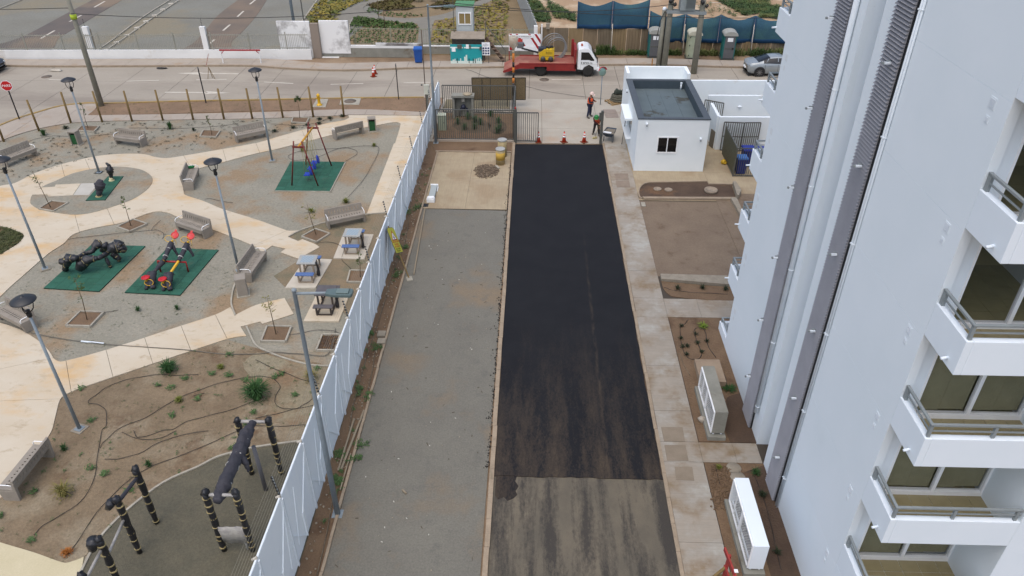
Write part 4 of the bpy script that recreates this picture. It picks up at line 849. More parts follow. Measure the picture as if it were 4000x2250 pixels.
for i, y in enumerate(ybs):
    h = fh(y)
    w = MB(); w.beam((FX+.045, y, -.02), (FX+.045, y, h-.05), .04, .07, up=(0, 1, 0)); w.build('post', m_seam, fence, world=True)
    if i+1 < len(ybs):
        y2 = ybs[i+1]; ym = (y+y2)/2
        w = MB(); w.beam((FX+.035, y+.05, h*.42), (FX+.035, ym, .0), .012, .03, up=(1, 0, 0)); w.beam((FX+.035, ym, -.02), (FX+.035, ym, h*.36), .03, .05, up=(0, 1, 0)); w.beam((FX+.035, ym+.02, h*.36), (FX+.035, y2-.04, h*.86), .012, .03, up=(1, 0, 0)); w.build('brace', m_sheet, fence, world=True)
        for q in range(1):
            yy = random.uniform(y+.2, y2-.2); w = MB(); w.beam((FX+.026, yy, random.uniform(.1, .5)), (FX+.03, yy+random.uniform(.1, .5), h*random.uniform(.8, .97)), .012, .02, up=(1, 0, 0)); w.build('fold', m_sheet, fence, world=True)
    w = MB(); w.blob((FX-.02, y, h+.02), .055, 6, .2); w.cyl((FX-.1, y-.04, h+.02), (FX+.02, y, h+.1), .035, .02, 6); w.build('clamp', mat('clamp_white', (210, 204, 196)), fence, world=True)
wires = []
for y in (46.0, 42.0, 37.9, 33.82, 29.77, 25.62, 21.6, 17.39, 13.21, 9.17):
    h = fh(y); x = FX+.02
    w = MB(); w.cyl((x+.02, y-.02, h-.25), (x-.1, y, h+.78), .012, None, 5); o = w.build('wire_pole', m_rail, fence, world=True)
    for q in range(6):
        z = h+.12+q*.12; w = MB(); w.lathe([(.015, 0), (.045, .015), (.02, .035), (.03, .05), (.01, .065)], (x-.02-.0*q-.11*(z-h)/.8, y, z), 7); w.v = [tuple(Vector(p)-fence.location) for p in w.v]; w.build('insulator', m_black, o)
for q in range(6):
    w = MB(); P = [(FX-.04-.015*q, y, fh(y)+.15+q*.12) for y in (7, 13.21, 21.6, 29.77, 37.9, 46.0)]; w.tube(P, .0035, 3); w.build('wire', mat('wire_steel', (150, 148, 140)), fence, world=True)

# ================================================================ park furniture
def slotted(w, x0, x1, y0, y1, z0, z1, n, axis):
    """slab with n through slots; axis 'z' = standing back, 'y' = flat seat"""
    L = x1-x0; m = .14; sw_ = .022
    if axis == 'z':
        h = z1-z0; a_, c_ = z0+h*.28, z0+h*.72
        w.bb(x0, x1, y0, y1, z0, a_); w.bb(x0, x1, y0, y1, c_, z1); x = x0
        for i in range(n):
            xc = x0+m+(L-2*m)*(i+.5)/n; w.bb(x, xc-sw_, y0, y1, a_, c_); x = xc+sw_
        w.bb(x, x1, y0, y1, a_, c_)
    else:
        d = y1-y0; a_, c_ = y0+d*.32, y0+d*.68
        w.bb(x0, x1, y0, a_, z0, z1); w.bb(x0, x1, c_, y1, z0, z1); x = x0
        for i in range(n):
            xc = x0+m+(L-2*m)*(i+.5)/n; w.bb(x, xc-sw_, a_, c_, z0, z1); x = xc+sw_
        w.bb(x, x1, a_, c_, z0, z1)
def make_bench(loc, rz, lb):
    o = thing('park_bench', lb, 'bench', loc, rz, 'concrete park benches'); L = 1.9
    for s in (-1, 1):
        w = MB(); P = [(-.24, 0), (.27, 0), (.33, .78), (.25, .78), (.2, .44), (-.3, .44)]
        M = Matrix(((0, 0, 1, s*(L/2-.04)), (1, 0, 0, 0), (0, 1, 0, 0), (0, 0, 0, 1))); w.prism(P, -.05, .05, M); w.build('side', m_benchc, o, bevel=.008)
        w = MB(); x = s*(L/2-.02); w.tube([(x, -.26, .45), (x, -.27, .62), (x, -.2, .68), (x, .1, .68), (x, .2, .66)], .016, 6); w.build('armrest', m_frame, o)
    w = MB(); slotted(w, -L/2, L/2, -.31, .2, .44, .51, 12, 'y'); w.build('seat', m_benchc, o)
    w = MB(); slotted(w, -L/2, L/2, -.035, .035, 0, .42, 11, 'z'); R = Matrix.Translation((0, .235, .47)) @ Matrix.Rotation(R_(-9), 4, 'X'); w.v = [tuple(R @ Vector(p)) for p in w.v]; w.build('backrest', m_benchc, o)
    w = MB(); w.bb(-L/2+.1, L/2-.1, -.3, -.24, .3, .44); w.build('apron', m_benchc, o)
    return o
BN = [(T(0, 1, [(85, 218), (330, 122)]), 1, 'concrete bench at the left picture edge by the weedy gravel'),
      (T(0, 0, [(1215, 1440), (1440, 1468)]), 1, 'concrete bench between a green-fronted bin and the row of timber posts'),
      (T(0, 0, [(2400, 1425)])+T(1, 0, [(85, 1370)]), 1, 'concrete bench up beside the lamp left of the swing frame'),
      (T(1, 0, [(1045, 1340), (815, 1395)]), 1, 'grey concrete bench seen from behind next to the green-fronted bin above the swings'),
      (T(0, 1, [(1910, 463), (1960, 330)]), 1, 'concrete bench with a small green bag on its seat at the path fork'),
      (T(0, 1, [(1850, 857), (2085, 935)]), 1, 'slanted concrete bench just above the red-seated see-saws'),
      (T(1, 1, [(765, 835), (1050, 775)]), 1, 'concrete bench above the two blue picnic tables by the white fence'),
      (T(0, 1, [(2490, 1385)])+T(1, 1, [(55, 1180)]), 1, 'concrete bench backing the lower park lamp, with a bin at its foot'),
      (T(0, 2, [(80, 305), (300, 420)]), 1, 'concrete bench behind the hat of the nearest park lamp'),
      (T(0, 3, [(455, 270), (150, 660)]), 1, 'nearest concrete bench, bottom left, seen from behind against the beige path')]
for P, s, lb in BN:
    a, c = P; mid = (a+c)/2; d = c-a; make_bench(mid, math.atan2(d.y, d.x), lb)
p5 = t(0, 1, 1925, 320); b = MB(); b.blob((0, 0, .07), .14, 8, .2, (1.3, .8, .6)); b.blob((.12, .05, .09), .08, 7, .2); tag(b.build('bag', mat('green_cloth', (22, 120, 66), (16, 98, 52), 9), None, loc=(p5.x+.15, p5.y-.1, .52)), 'small bright green bag lying on the concrete bench seat', 'bag')
def bin_(loc, rz, lb):
    o = thing('litter_bin', lb, 'litter bin', loc, rz, 'concrete litter bins')
    w = MB(); w.box(0, 0, 0, .62, .55, .04); w.build('base', m_kerbg, o)
    w = MB(); w.box(-.22, 0, .04, .07, .42, .78); w.box(.22, 0, .04, .07, .42, .78); w.box(0, .18, .04, .37, .06, .78); w.box(0, 0, .82, .52, .46, .08); w.build('shell', m_benchc, o, bevel=.008)
    w = MB(); w.box(0, -.15, .08, .36, .04, .6); w.build('door', mat('bin_green', (24, 92, 48), (18, 76, 38), 9, rough=.6), o)
    w = MB(); w.box(0, .05, .5, .36, .2, .2); w.build('liner', m_black, o); return o
bin_(t(0, 1, 780, 5), R_(-8), 'litter bin with bright green door beside the lamp on the upper left gravel')
bin_(t(1, 0, 1175, 1315), R_(12), 'litter bin with dark green door above the swing area, beside the grey bench')
bin_(t(0, 2, 2450, 60), R_(-70), 'litter bin at the foot of the bench below the lower park lamp')
# timber posts
m_tim = mat('timber_post', (140, 118, 76), (122, 101, 64), 3, speck=.1, stretch=(4, 4, .5))
tb = [(0, 40, 1425, 1290), (0, 395, 1318, 1010), (0, 715, 1238, 935), (0, 1030, 1228, 908), (0, 1330, 1222, 905), (0, 1640, 1212, 903), (0, 1945, 1205, 893), (0, 2255, 1200, 890), (0, 2540, 1195, 880), (1, 272, 1185, 878), (1, 578, 1178, 875), (1, 885, 1172, 865)]
tw = ['lower left corner of the row', 'beside the round green tuft at left', 'left of the lamp nearest the street', 'directly in front of the utility pole base', 'just right of the utility pole', 'above the bench with the green bin', 'fourth right of the utility pole', 'beside the black sign post', 'right of the black sign post', 'left of the sapling with the round crown', 'left of the yellow hydrant', 'right of the yellow hydrant, end of the row']
src = None
for (c_, x, y, _), wd in zip(tb, tw):
    p = t(c_, 0, x, y)
    if src is None:
        w = MB(); w.tube([(0, 0, 0), (0, 0, 2.08)], [.07, .062], 8); w.lathe([(.062, 2.08), (.03, 2.1)], (0, 0, 0), 8); src = w.build('timber_post', m_tim, None); q = src
    else: q = src.copy(); COL.objects.link(q)
    q.location = (p.x, p.y, 0); q.rotation_euler = (random.uniform(-.02, .02), random.uniform(-.02, .02), random.random()*6); tag(q, 'brown timber post '+wd, 'post', 'timber posts along the pavement')
# rubber mats
m_rub = [mat('rubber_a', (40, 98, 80), (32, 84, 68), 2.2, c3=(84, 100, 82), s3=.9, t3=(.58, .78), speck=.14, sscale=30, bump=.3, bscale=60), mat('rubber_b', (36, 92, 75), (44, 102, 86), 2, c3=(84, 100, 82), s3=.9, t3=(.58, .78), speck=.14, sscale=30, bump=.3, bscale=60)]
def rmat(P, nx, ny, lb, z=0):
    A, B, C, D = [Vector((p[0], p[1], 0)) for p in P]   # far-left, far-right, near-right, near-left
    cen = (A+B+C+D)/4; o = thing('rubber_mat', lb, 'play mat', (cen.x, cen.y, z), 0, 'green rubber play mats')
    w = MB(); w.prism([A, B, C, D], .0, .045); w.v = [tuple(Vector(p)-cen) for p in w.v]; w.build('mat_base', mat('rubber_dark', (20, 52, 44)), o)
    for i in range(nx):
        for j in range(ny):
            off = 0
            def q(u, v): return A.lerp(B, u).lerp(D.lerp(C, u), v)-cen
            u0, u1, v0, v1 = i/nx, (i+1)/nx, j/ny, (j+1)/ny; e = .006/ (B-A).length*1.0; e2 = .006/(D-A).length
            w = MB(); w.prism([q(u0+e, v0+e2), q(u1-e, v0+e2), q(u1-e, v1-e2), q(u0+e, v1-e2)], .02, .05+random.uniform(-.002, .002)); w.build('tile', random.choice(m_rub), o)
MSW = T(1, 1, [(350, 182), (895, 188), (740, 487), (190, 477)])
rmat(MSW, 6, 8, 'green tiled rubber mat beneath the three-seat swing frame')
rmat(T(0, 1, [(1090, 340), (1247, 338), (1063, 577), (865, 583)]), 2, 5, 'small green rubber mat on the round gravel bed', .04)
rmat(T(0, 1, [(925, 1020), (1465, 1035)])+T(0, 2, [(1000, 45), (440, 12)]), 5, 8, 'green rubber mat under the black-wrapped riding toy')
rmat(T(0, 1, [(1690, 1050), (2200, 1075)])+T(0, 2, [(1815, 82), (1255, 55)]), 5, 8, 'green rubber mat under the red-seated see-saws')
w = MB(); P = [Vector(p) for p in MSW]; 
for i in (1, 2): a_, c_ = P[i], P[(i+1) % 4]; w.beam((a_.x+.04, a_.y, .03), (c_.x+.04, c_.y-.04, .03), .05, .06)
k = thing('mat_kerb', 'thin pale kerb along the right and near edges of the swing mat', 'kerb', (P[2].x, P[2].y, 0)); w.build('kerb', m_kerbg, k, world=True)
# swing
m_red = mat('dark_red_tube', (120, 38, 30), (96, 30, 26), 4, rough=.5); m_yel = mat('yellow_tube', (216, 160, 40), (200, 146, 34), 4, rough=.5); m_blu = mat('swing_blue', (34, 64, 190), rough=.4); m_chain = mat('chain', (168, 160, 104), rough=.6)
sw_ = thing('swing_set', 'red A-frame swing set with yellow top bar and three blue bucket seats', 'swing', (-12.5, 38.8, 0))
A1, A2, B1, B2 = Vector((-13.36, 37.5, .05)), Vector((-11.88, 37.46, .05)), Vector((-13.3, 40.28, .05)), Vector((-11.75, 40.15, .05)); H_ = 2.35
for q, s in ((A1, 1), (A2, -1), (B1, 1), (B2, -1)):
    cx = (-12.62 if q.y < 39 else -12.53); w = MB(); w.tube([q, (cx-s*.22, q.y, H_+.32)], .04, 8); w.build('leg', m_red, sw_, world=True)
for y in (37.48, 40.2): w = MB(); w.beam((-12.95 if y < 39 else -12.85, y, H_), (-12.28 if y < 39 else -12.2, y, H_), .09); w.build('cross_bar', m_red, sw_, world=True)
w = MB(); w.tube([(-12.62, 37.45, H_+.02), (-12.53, 40.25, H_+.02)], .055, 10); w.build('top_bar', m_yel, sw_, world=True)
for y in (38.15, 38.95, 39.75):
    x = -12.59
    s_ = MB(); s_.prism([(-.17, -.2), (.17, -.2), (.17, .2), (-.17, .2)], .42, .46); Mx = Matrix.Translation((x, y, 0)); s_.v = [tuple(Mx @ Vector(p)) for p in s_.v]
    s_.lathe([(.02, 0), (.19, .0), (.2, .03), (.16, .05), (.0, .05)], (0, 0, 0), 12, Matrix.Translation((x+.2, y, .62)) @ Matrix.Rotation(R_(80), 4, 'Y') @ Matrix.Scale(1.35, 4, (1, 0, 0)))
    o = s_.build('seat', m_blu, sw_, world=True)
    for dy in (-.19, .19):
        for dx in (-.1, .2):
            w = MB(); w.cyl((x, y+dy*.9, H_), (x+dx, y+dy, .5), .01, None, 4); w.build('chain', m_chain, sw_, world=True)
# wrapped play equipment
m_bag = mat('black_wrap', (30, 31, 36), (42, 43, 50), 3, rough=.32, bump=.6, bscale=9)
m_gwrap = mat('grey_wrap', (62, 62, 72), (50, 50, 60), 5, rough=.8, bump=.4, bscale=14)
m_tape = mat('kraft_tape', (172, 156, 112), (150, 136, 96), 8, rough=.6); m_plast = mat('clear_plastic_wrap', (178, 176, 174), (150, 148, 150), 6, rough=.3, bump=.5, bscale=14); m_rope = mat('white_rope', (196, 196, 196))
def lump(w, P, R, n=14, seg=8, jit=.0):
    a0_ = len(w.v)
    Q = []; rr = []
    for i in range(len(P)-1):
        for j in range(seg): u = j/seg; Q.append(Vector(P[i]).lerp(Vector(P[i+1]), u)); rr.append((R[i]*(1-u)+R[i+1]*u)*(1+random.uniform(-.09, .09)))
    Q.append(Vector(P[-1])); rr.append(R[-1]); w.tube(Q, rr, n)
    import mathutils
    for i in range(a0_, len(w.v)):      # crumple the cloth
        v = Vector(w.v[i]); ci = min((i-a0_)//n, len(Q)-1); d = v-Q[ci]
        k = mathutils.noise.noise(v*5.5)*.27+mathutils.noise.noise(v*13)*.2+abs(mathutils.noise.noise(v*24))*.18
        w.v[i] = tuple(v+d*k)
def band(o, a, c, u, r, wd, m):
    a, c = Vector(a), Vector(c); p = a.lerp(c, u); d = (c-a).normalized()*wd/2; w = MB(); w.tube([p-d, p+d], [r, r], 9, caps=True); return w.build('tape_band', m, o, world=True)
rt_ = thing('riding_toy', 'playground riding toy bundled in black plastic and tan tape on its green mat', 'play equipment', t(0, 1, 940, 1180))
def tz(x, y, z): return t(0, 1, x, y, z)
parts = [('wrapped_seat', [tz(600, 1185, .75), tz(680, 1190, .7), tz(690, 1150, .85), tz(760, 1155, .9), tz(800, 1150, .8)], [.12, .2, .2, .14, .08]),
         ('wrapped_foot', [tz(660, 1262, .15), tz(665, 1200, .6)], [.12, .12]),
         ('wrapped_beam', [tz(790, 1135, .8), tz(860, 1105, .75), tz(930, 1080, .8), tz(980, 1010, 1.0), tz(1010, 995, 1.0)], [.09, .1, .1, .2, .13]),
         ('wrapped_handle', [tz(1040, 1070, .6), tz(1060, 1020, .95), tz(1070, 995, 1.0)], [.15, .13, .08]),
         ('wrapped_seat', [tz(800, 1265, .25), tz(830, 1200, .55), tz(880, 1165, .7), tz(990, 1150, .7)], [.16, .26, .2, .09]),
         ('wrapped_beam', [tz(985, 1155, .7), tz(1080, 1100, .7), tz(1090, 1085, .75)], [.1, .11, .06]),
         ('wrapped_seat', [tz(1085, 1090, .75), tz(1130, 1045, .85), tz(1190, 1030, .85), tz(1235, 1065, .7), tz(1240, 1095, .6)], [.08, .24, .3, .2, .07]),
         ('wrapped_handle', [tz(1190, 1040, .9), tz(1220, 1000, 1.05)], [.12, .09]),
         ('plastic_tail', [tz(1130, 1100, .6), tz(1190, 1150, .3), tz(1200, 1185, .12)], [.14, .12, .05]),
         ('wrapped_leg', [tz(1065, 1145, .55), tz(1090, 1200, .3), tz(1115, 1245, .05)], [.07, .08, .07])]
for nm, P, R in parts:
    w = MB(); lump(w, P, R); w.build(nm, m_bag, rt_, world=True)
    for i in range(len(P)-1):
        band(rt_, P[i], P[i+1], .6, (R[i]+R[i+1])/2*1.04, .03, m_tape)
# red-seat see-saws
m_sred = mat('seat_red', (206, 28, 34), (190, 22, 30), 6, rough=.35); m_rtube = mat('red_tube', (168, 30, 34), rough=.4); m_ytube = mat('yellow_paint', (226, 178, 34), rough=.4)
ss = thing('see_saw', 'twin see-saw with yellow beams in grey wrapping, red round seats and a red axle frame', 'see-saw', t(0, 1, 1750, 1230))
w = MB(); a_, c_ = tz(1585, 1180, .62), tz(1870, 1190, .62); a0, c0 = Vector((a_.x, a_.y, .05)), tz(1895, 1285, .05)
w.tube([a0, a_, c_, c0], .045, 8); w.build('axle_frame', m_rtube, ss, world=True)
for (lo, mid, hi, yl) in ((tz(1500, 1350, .42), tz(1640, 1185, .72), tz(1735, 975, 1.15), 0), (tz(1670, 1365, .42), tz(1790, 1190, .72), tz(1895, 985, 1.15), 1)):
    w = MB(); w.tube([lo, mid, hi], .06, 8); w.build('beam', m_ytube, ss, world=True)
    w = MB(); lump(w, [mid.lerp(hi, .05), mid.lerp(hi, .9)], [.085, .12]); w.build('wrapping', m_gwrap, ss, world=True)
    w = MB(); lump(w, [mid.lerp(hi, .85), mid.lerp(hi, .85)+Vector((.15, -.1, -.25)), mid.lerp(hi, .8)+Vector((.25, -.1, -.5))], [.08, .07, .05]); w.build('loose_flap', m_gwrap, ss, world=True)
    if not yl: w = MB(); lump(w, [lo.lerp(mid, .3), mid], [.07, .12]); w.build('wrapping', m_gwrap, ss, world=True)
    w = MB(); lump(w, [lo.lerp(mid, .35), lo.lerp(mid, .05)+Vector((.1, -.1, -.1)), Vector((lo.x+.25, lo.y-.35, .1))], [.13, .15, .09]); w.build('loose_flap', m_gwrap, ss, world=True)
    w = MB(); lump(w, [lo.lerp(mid, .3)+Vector((-.15, .05, 0)), Vector((lo.x-.05, lo.y-.4, .09))], [.12, .07]); w.build('loose_flap', m_gwrap, ss, world=True)
    for u in (.25, .6): band(ss, mid, hi, u, .12, .03, m_rope)
    d = (hi-lo).normalized(); sd_ = hi+d*.22
    zax = Vector((0, -.62, .78)).normalized(); xa = zax.cross(Vector((1, 0, 0))).normalized(); ya = zax.cross(xa)
    Mx = Matrix(((ya.x, xa.x, zax.x, sd_.x+.04), (ya.y, xa.y, zax.y, sd_.y), (ya.z, xa.z, zax.z, sd_.z+.1), (0, 0, 0, 1)))
    w = MB(); w.lathe([(0, -.03), (.14, -.03), (.18, 0), (.18, .03), (.12, .015), (0, .01)], (0, 0, 0), 16, Mx); w.prism([(-.05, .1), (.05, .1), (.05, .28), (-.05, .28)], -.02, .01, Mx); w.build('seat', m_sred, ss, world=True)
    Ml = Matrix.Translation((lo.x-.08, lo.y-.12, .5)); w = MB(); w.lathe([(0, -.06), (.1, -.05), (.19, .02), (.18, .05), (.1, .03), (0, .02)], (0, 0, 0), 14, Ml); w.build('seat', m_sred, ss, world=True)
    w = MB(); w.cyl((lo.x-.08, lo.y-.12, .3), (lo.x-.08, lo.y-.12, .45), .06, .06, 8); w.build('buffer', m_ytube, ss, world=True)
    for cen in (hi+Vector((-.12, -.02, .12)), Vector((lo.x+.08, lo.y-.25, .35))):
        P = [cen+Vector((math.cos(i*.5236)*.2, math.sin(i*.5236)*.06, math.sin(i*.5236)*.13)) for i in range(13)]; w = MB(); w.tube(P, .014, 6); w.build('hand_loop', m_ytube, ss, world=True)
    w = MB(); w.tube([hi+Vector((.08, 0, 0)), hi+Vector((.14, .02, .08)), hi+Vector((.14, 0, -.16)), hi+Vector((.1, 0, -.22))], .012, 6); w.build('hand_loop', m_ytube, ss, world=True)
# spring riders wrapped
for b0, top, lb, pal in ((t(0, 1, 1000, 540), t(0, 1, 975, 385, .95), 'low spring rider wrapped in grey cloth near the front of the small green mat', 0), (t(0, 1, 1128, 382), t(0, 1, 1065, 255, .85), 'black-wrapped spring rider with a cream foot at the rear of the small green mat', 1)):
    o = thing('spring_rider', lb, 'play equipment', b0); b0 = Vector((b0.x, b0.y, .05)); top = Vector((top.x+.1, b0.y+.1, .98 if not pal else .95))
    w = MB(); lump(w, [b0+Vector((0, 0, .04)), b0.lerp(top, .35), b0.lerp(top, .75), top], [.1, .16, .25, .13] if not pal else [.08, .1, .2, .1]); w.build('wrapping', m_gwrap if not pal else m_bag, o, world=True)
    band(o, b0, top, .58, .215 if not pal else .165, .03, m_tape); band(o, b0, top, .12, .12, .03, m_tape)
    w = MB(); w.lathe([(.19, 0), (.17, .03), (.11, .1), (.09, .22), (0, .22)] if pal else [(.2, 0), (.18, .05), (.1, .07), (0, .08)], tuple(b0), 12); w.build('foot', mat('cream_foot', (206, 198, 160)) if pal else m_tape, o, world=True)
    if pal: w = MB(); lump(w, [top, top+Vector((-.2, .1, .1))], [.09, .05], seg=2); w.build('wrapped_handle', m_bag, o, world=True)
# chess tables
m_tg = mat('table_wrap', (178, 180, 180), (164, 166, 168), 4, rough=.5, bump=.2, bscale=12); m_tblue = mat('table_blue', (92, 120, 176), (82, 110, 166), 5, rough=.5); m_tdark = mat('dark_table', (98, 94, 98), (86, 82, 88), 5, rough=.6); m_lb = mat('chess_pale', (166, 182, 196), rough=.5); m_lb2 = mat('chess_dark', (146, 164, 182), rough=.5); m_leg = mat('leg_beige', (162, 148, 134), (146, 132, 118), 5)
def table(P, corner, lb, dark=False):
    A, B, C, D = [Vector((p[0], p[1], 0)) for p in P]; sl_ = thing('table_slab', 'pale concrete slab under the '+lb, 'slab', (A+B+C+D)/4); w = MB(); w.prism([A, B, C, D], 0, .06); w.build('slab', m_path if dark else mat('white_slab', (204, 198, 188), (194, 186, 176), 2), sl_, world=True)
    c = Vector(corner); o = thing('picnic_table', lb, 'picnic table', (c.x, c.y, .06), R_(1)); mt, ml = (m_tdark, mat('leg_dark', (86, 74, 66), (60, 54, 52), 6)) if dark else (m_tg, m_leg)
    w = MB(); w.box(0, 0, .74, .82, .78, .05); w.build('tabletop', mt, o, bevel=.01)
    if not dark:
        for i in range(8):
            for j in range(8): w = MB(); w.box(-.24+i*.0686, -.24+j*.0686, .79, .066, .066, .004); w.build('chess_square', m_lb if (i+j) % 2 else m_lb2, o)
    for s in (-1, 1):
        w = MB(); w.beam((s*.3, -.3, .04), (s*.3, -.3, .74), .07); w.build('leg', ml, o); w = MB(); w.beam((s*.3, .3, .04), (s*.3, .3, .74), .07); w.build('leg', ml, o)
        w = MB(); w.beam((s*.3, -.75, .03), (s*.3, .75, .03), .06); w.build('foot_rail', ml, o)
        w = MB(); w.box(0, s*.72, .42, .82, .26, .05); w.build('bench_seat', m_tdark if dark else m_tblue, o, bevel=.01)
        w = MB(); w.beam((-.3, s*.72, .05), (-.3, s*.72, .42), .07); w.beam((.3, s*.72, .05), (.3, s*.72, .42), .07); w.beam((-.3, s*.72, .03), (.3, s*.72, .03), .05); w.build('bench_leg', ml, o)
    w = MB(); lump(w, [(.42, -.15, .72), (.47, -.13, .35), (.45, -.18, .06)], [.04, .04, .08], seg=3); w.build('strap', m_bag, o)
table(T(1, 1, [(880, 913), (1185, 920), (1090, 1168), (780, 1160)]), (-8.51, 30.94), 'blue-seated picnic table nearest the leaning yellow sign')
table(T(1, 1, [(500, 1160), (768, 1172)])+T(1, 2, [(600, 10), (295, 10)]), (-10.04, 28.44), 'blue-seated picnic table in the middle of the three')
table(T(1, 2, [(640, 20), (962, 30), (835, 348), (480, 345)]), (-8.63, 25.99), 'dark wrapped picnic table under the street light head', True)
# exercise frame
ex = [((-11.16, 14.55), 2.41, 'farther post of the left exercise frame wrapped in black'), ((-11.21, 13.49), 2.37, 'middle post of the left exercise frame')]
ef = thing('exercise_frame', 'left exercise frame: a row of black-wrapped posts with tan bands beside the edging kerb', 'exercise frame', (-11.2, 13.5, .03))
P7 = t(0, 3, 990, 1075, 2.3); P8 = t(0, 3, 805, 1425, 2.2)
LP_ = [Vector((-11.16, 14.55, 2.35)), Vector((-11.21, 13.49, 2.3)), Vector((P7.x, P7.y, 2.25)), Vector((P8.x, P8.y, 2.1))]
def wpost(o, x, y, h, n=6, m=None):
    w = MB(); lump(w, [(x, y, .03), (x, y, h*.4), (x, y, h*.8), (x, y, h)], [.075, .085, .095, .09], seg=4); w.build('post', m or m_bag, o, world=True)
    for i in range(n): band(o, (x, y, .05), (x+random.uniform(-.02, .02), y, h), (i+random.uniform(.2, .7))/n, .094+.022*i/n, random.uniform(.02, .05), m_tape)
    w = MB(); w.blob((x, y, h), .115, 9, .3, (1, 1, 1.15)); w.build('wrapped_cap', m_bag, o, world=True)
for q in LP_: wpost(ef, q.x, q.y, q.z)
w = MB(); lump(w, [LP_[0]-Vector((0, 0, .3)), LP_[1]-Vector((0, 0, .1))], [.05, .055], seg=6); w.build('bar', m_gwrap, ef, world=True)
for a_, c_ in ((LP_[1]-Vector((0, 0, .75)), LP_[2]-Vector((0, 0, .7))), (LP_[2]-Vector((0, 0, .3)), LP_[3]-Vector((0, 0, .25)))):
    w = MB(); w.tube([a_, a_.lerp(c_, .5), c_], .04, 8, jit=.08); w.build('bar', m_plast, ef, world=True)
w = MB(); lump(w, [LP_[1]+Vector((-.15, 0, -.05)), LP_[1]+Vector((-.3, -.05, -.3))], [.14, .09], seg=3); w.build('loose_plastic', m_bag, ef, world=True)
w = MB(); lump(w, [LP_[2]+Vector((-.15, 0, .0)), LP_[2]+Vector((-.25, -.05, -.35))], [.17, .1], seg=3); w.build('loose_plastic', m_bag, ef, world=True)
mb_ = thing('exercise_frame', 'right exercise frame: four wrapped posts carrying an inclined ladder swathed in dark grey cloth', 'exercise frame', (-8.4, 15.1, .03))
for (x, y, h) in ((-8.78, 13.62, 2.5), (-7.94, 13.65, 2.5), (-7.95, 16.59, 2.4), (-8.9, 16.55, 2.38)): wpost(mb_, x, y, h, 8)
for y, h, xa_, xb_ in ((13.63, 2.42, -8.78, -7.94), (16.57, 2.33, -8.9, -7.95)):
    w = MB(); lump(w, [(xa_, y, h), (xb_, y, h)], [.05, .05], seg=6); w.build('bar', m_plast, mb_, world=True)
w = MB(); lump(w, [(-8.42, 13.45, 2.35), (-8.4, 14.0, 2.42), (-8.4, 15.0, 2.42), (-8.42, 15.9, 2.4), (-8.42, 16.5, 2.35)], [.11, .18, .165, .185, .11], n=24, seg=12); w.build('wrapped_ladder', m_gwrap, mb_, world=True)
for u in (.2, .42, .55, .75): band(mb_, (-8.42, 13.5, 2.36), (-8.42, 16.4, 2.4), u, .2, .03, m_rope)
for y_ in (15.1,): w = MB(); lump(w, [(-8.35, y_, 2.4), (-8.15, y_-.1, 2.2), (-8.1, y_-.2, 1.95)], [.12, .08, .03]); w.build('loose_flap', m_gwrap, mb_, world=True)
w = MB(); w.tube([(-8.25, 15.9, .03), (-8.3, 15.95, 1.9)], .065, 8); w.build('prop', mat('grey_tube_wrap', (104, 104, 112), rough=.5), mb_, world=True)
w = MB(); n = 8; vs = [(-8.74+.76*i/n, 13.58+random.uniform(-.03, .03), z) for z in (.45, .75, 1.15) for i in range(n+1)]; w.add(vs, [(r*(n+1)+i, r*(n+1)+i+1, (r+1)*(n+1)+i+1, (r+1)*(n+1)+i) for r in range(2) for i in range(n)], True)
o = w.build('plastic_sheet', m_plast, mb_, world=True); q = o.modifiers.new('thick', 'SOLIDIFY'); q.thickness = .02
w = MB(); w.tube([(-8.1, 13.7, .02), (-8.12, 13.7, .5)], .04, 6); w.build('step_post', m_tg, mb_, world=True)

# ================================================================ saplings in square planters
m_bark = mat('sapling_bark', (112, 96, 74), (92, 78, 58), 8); m_leafs = [mat('leaf_a', (74, 100, 50), (58, 84, 40), 6), mat('leaf_b', (96, 116, 56), (80, 98, 46), 6), mat('leaf_y', (146, 142, 66), (124, 118, 52), 6)]
def leafclump(w, c, r, n, size=.06, flat=.8):
    for _ in range(n):
        d = Vector((random.gauss(0, 1), random.gauss(0, 1), random.gauss(0, flat))); d = d.normalized()*r*random.random()**.5; p = Vector(c)+d
        a_ = Vector((random.gauss(0, 1), random.gauss(0, 1), random.gauss(0, .5))).normalized(); b_ = a_.cross(Vector((random.random(), random.random(), random.random()))).normalized(); s = size*random.uniform(.6, 1.3)
        w.add([p-a_*s, p+b_*s*.4, p+a_*s, p-b_*s*.4], [(0, 1, 2, 3)])
def blades(w, c, n, h, r, wd=.012, lean=.6):
    c = Vector(c)
    for _ in range(n):
        th = random.uniform(0, 6.283); l_ = random.uniform(.2, 1)*lean; hh = h*random.uniform(.6, 1.1); d = Vector((math.cos(th), math.sin(th), 0)); s = Vector((-d.y, d.x, 0))*wd; b0 = c+d*r*random.random()*.3
        m_ = b0+d*r*l_*.5+Vector((0, 0, hh*.7)); e = b0+d*r*l_*1.25+Vector((0, 0, hh*random.uniform(.6, 1)))
        w.add([b0-s, b0+s, m_+s*.8, m_-s*.8, e], [(0, 1, 2, 3), (3, 2, 4)])
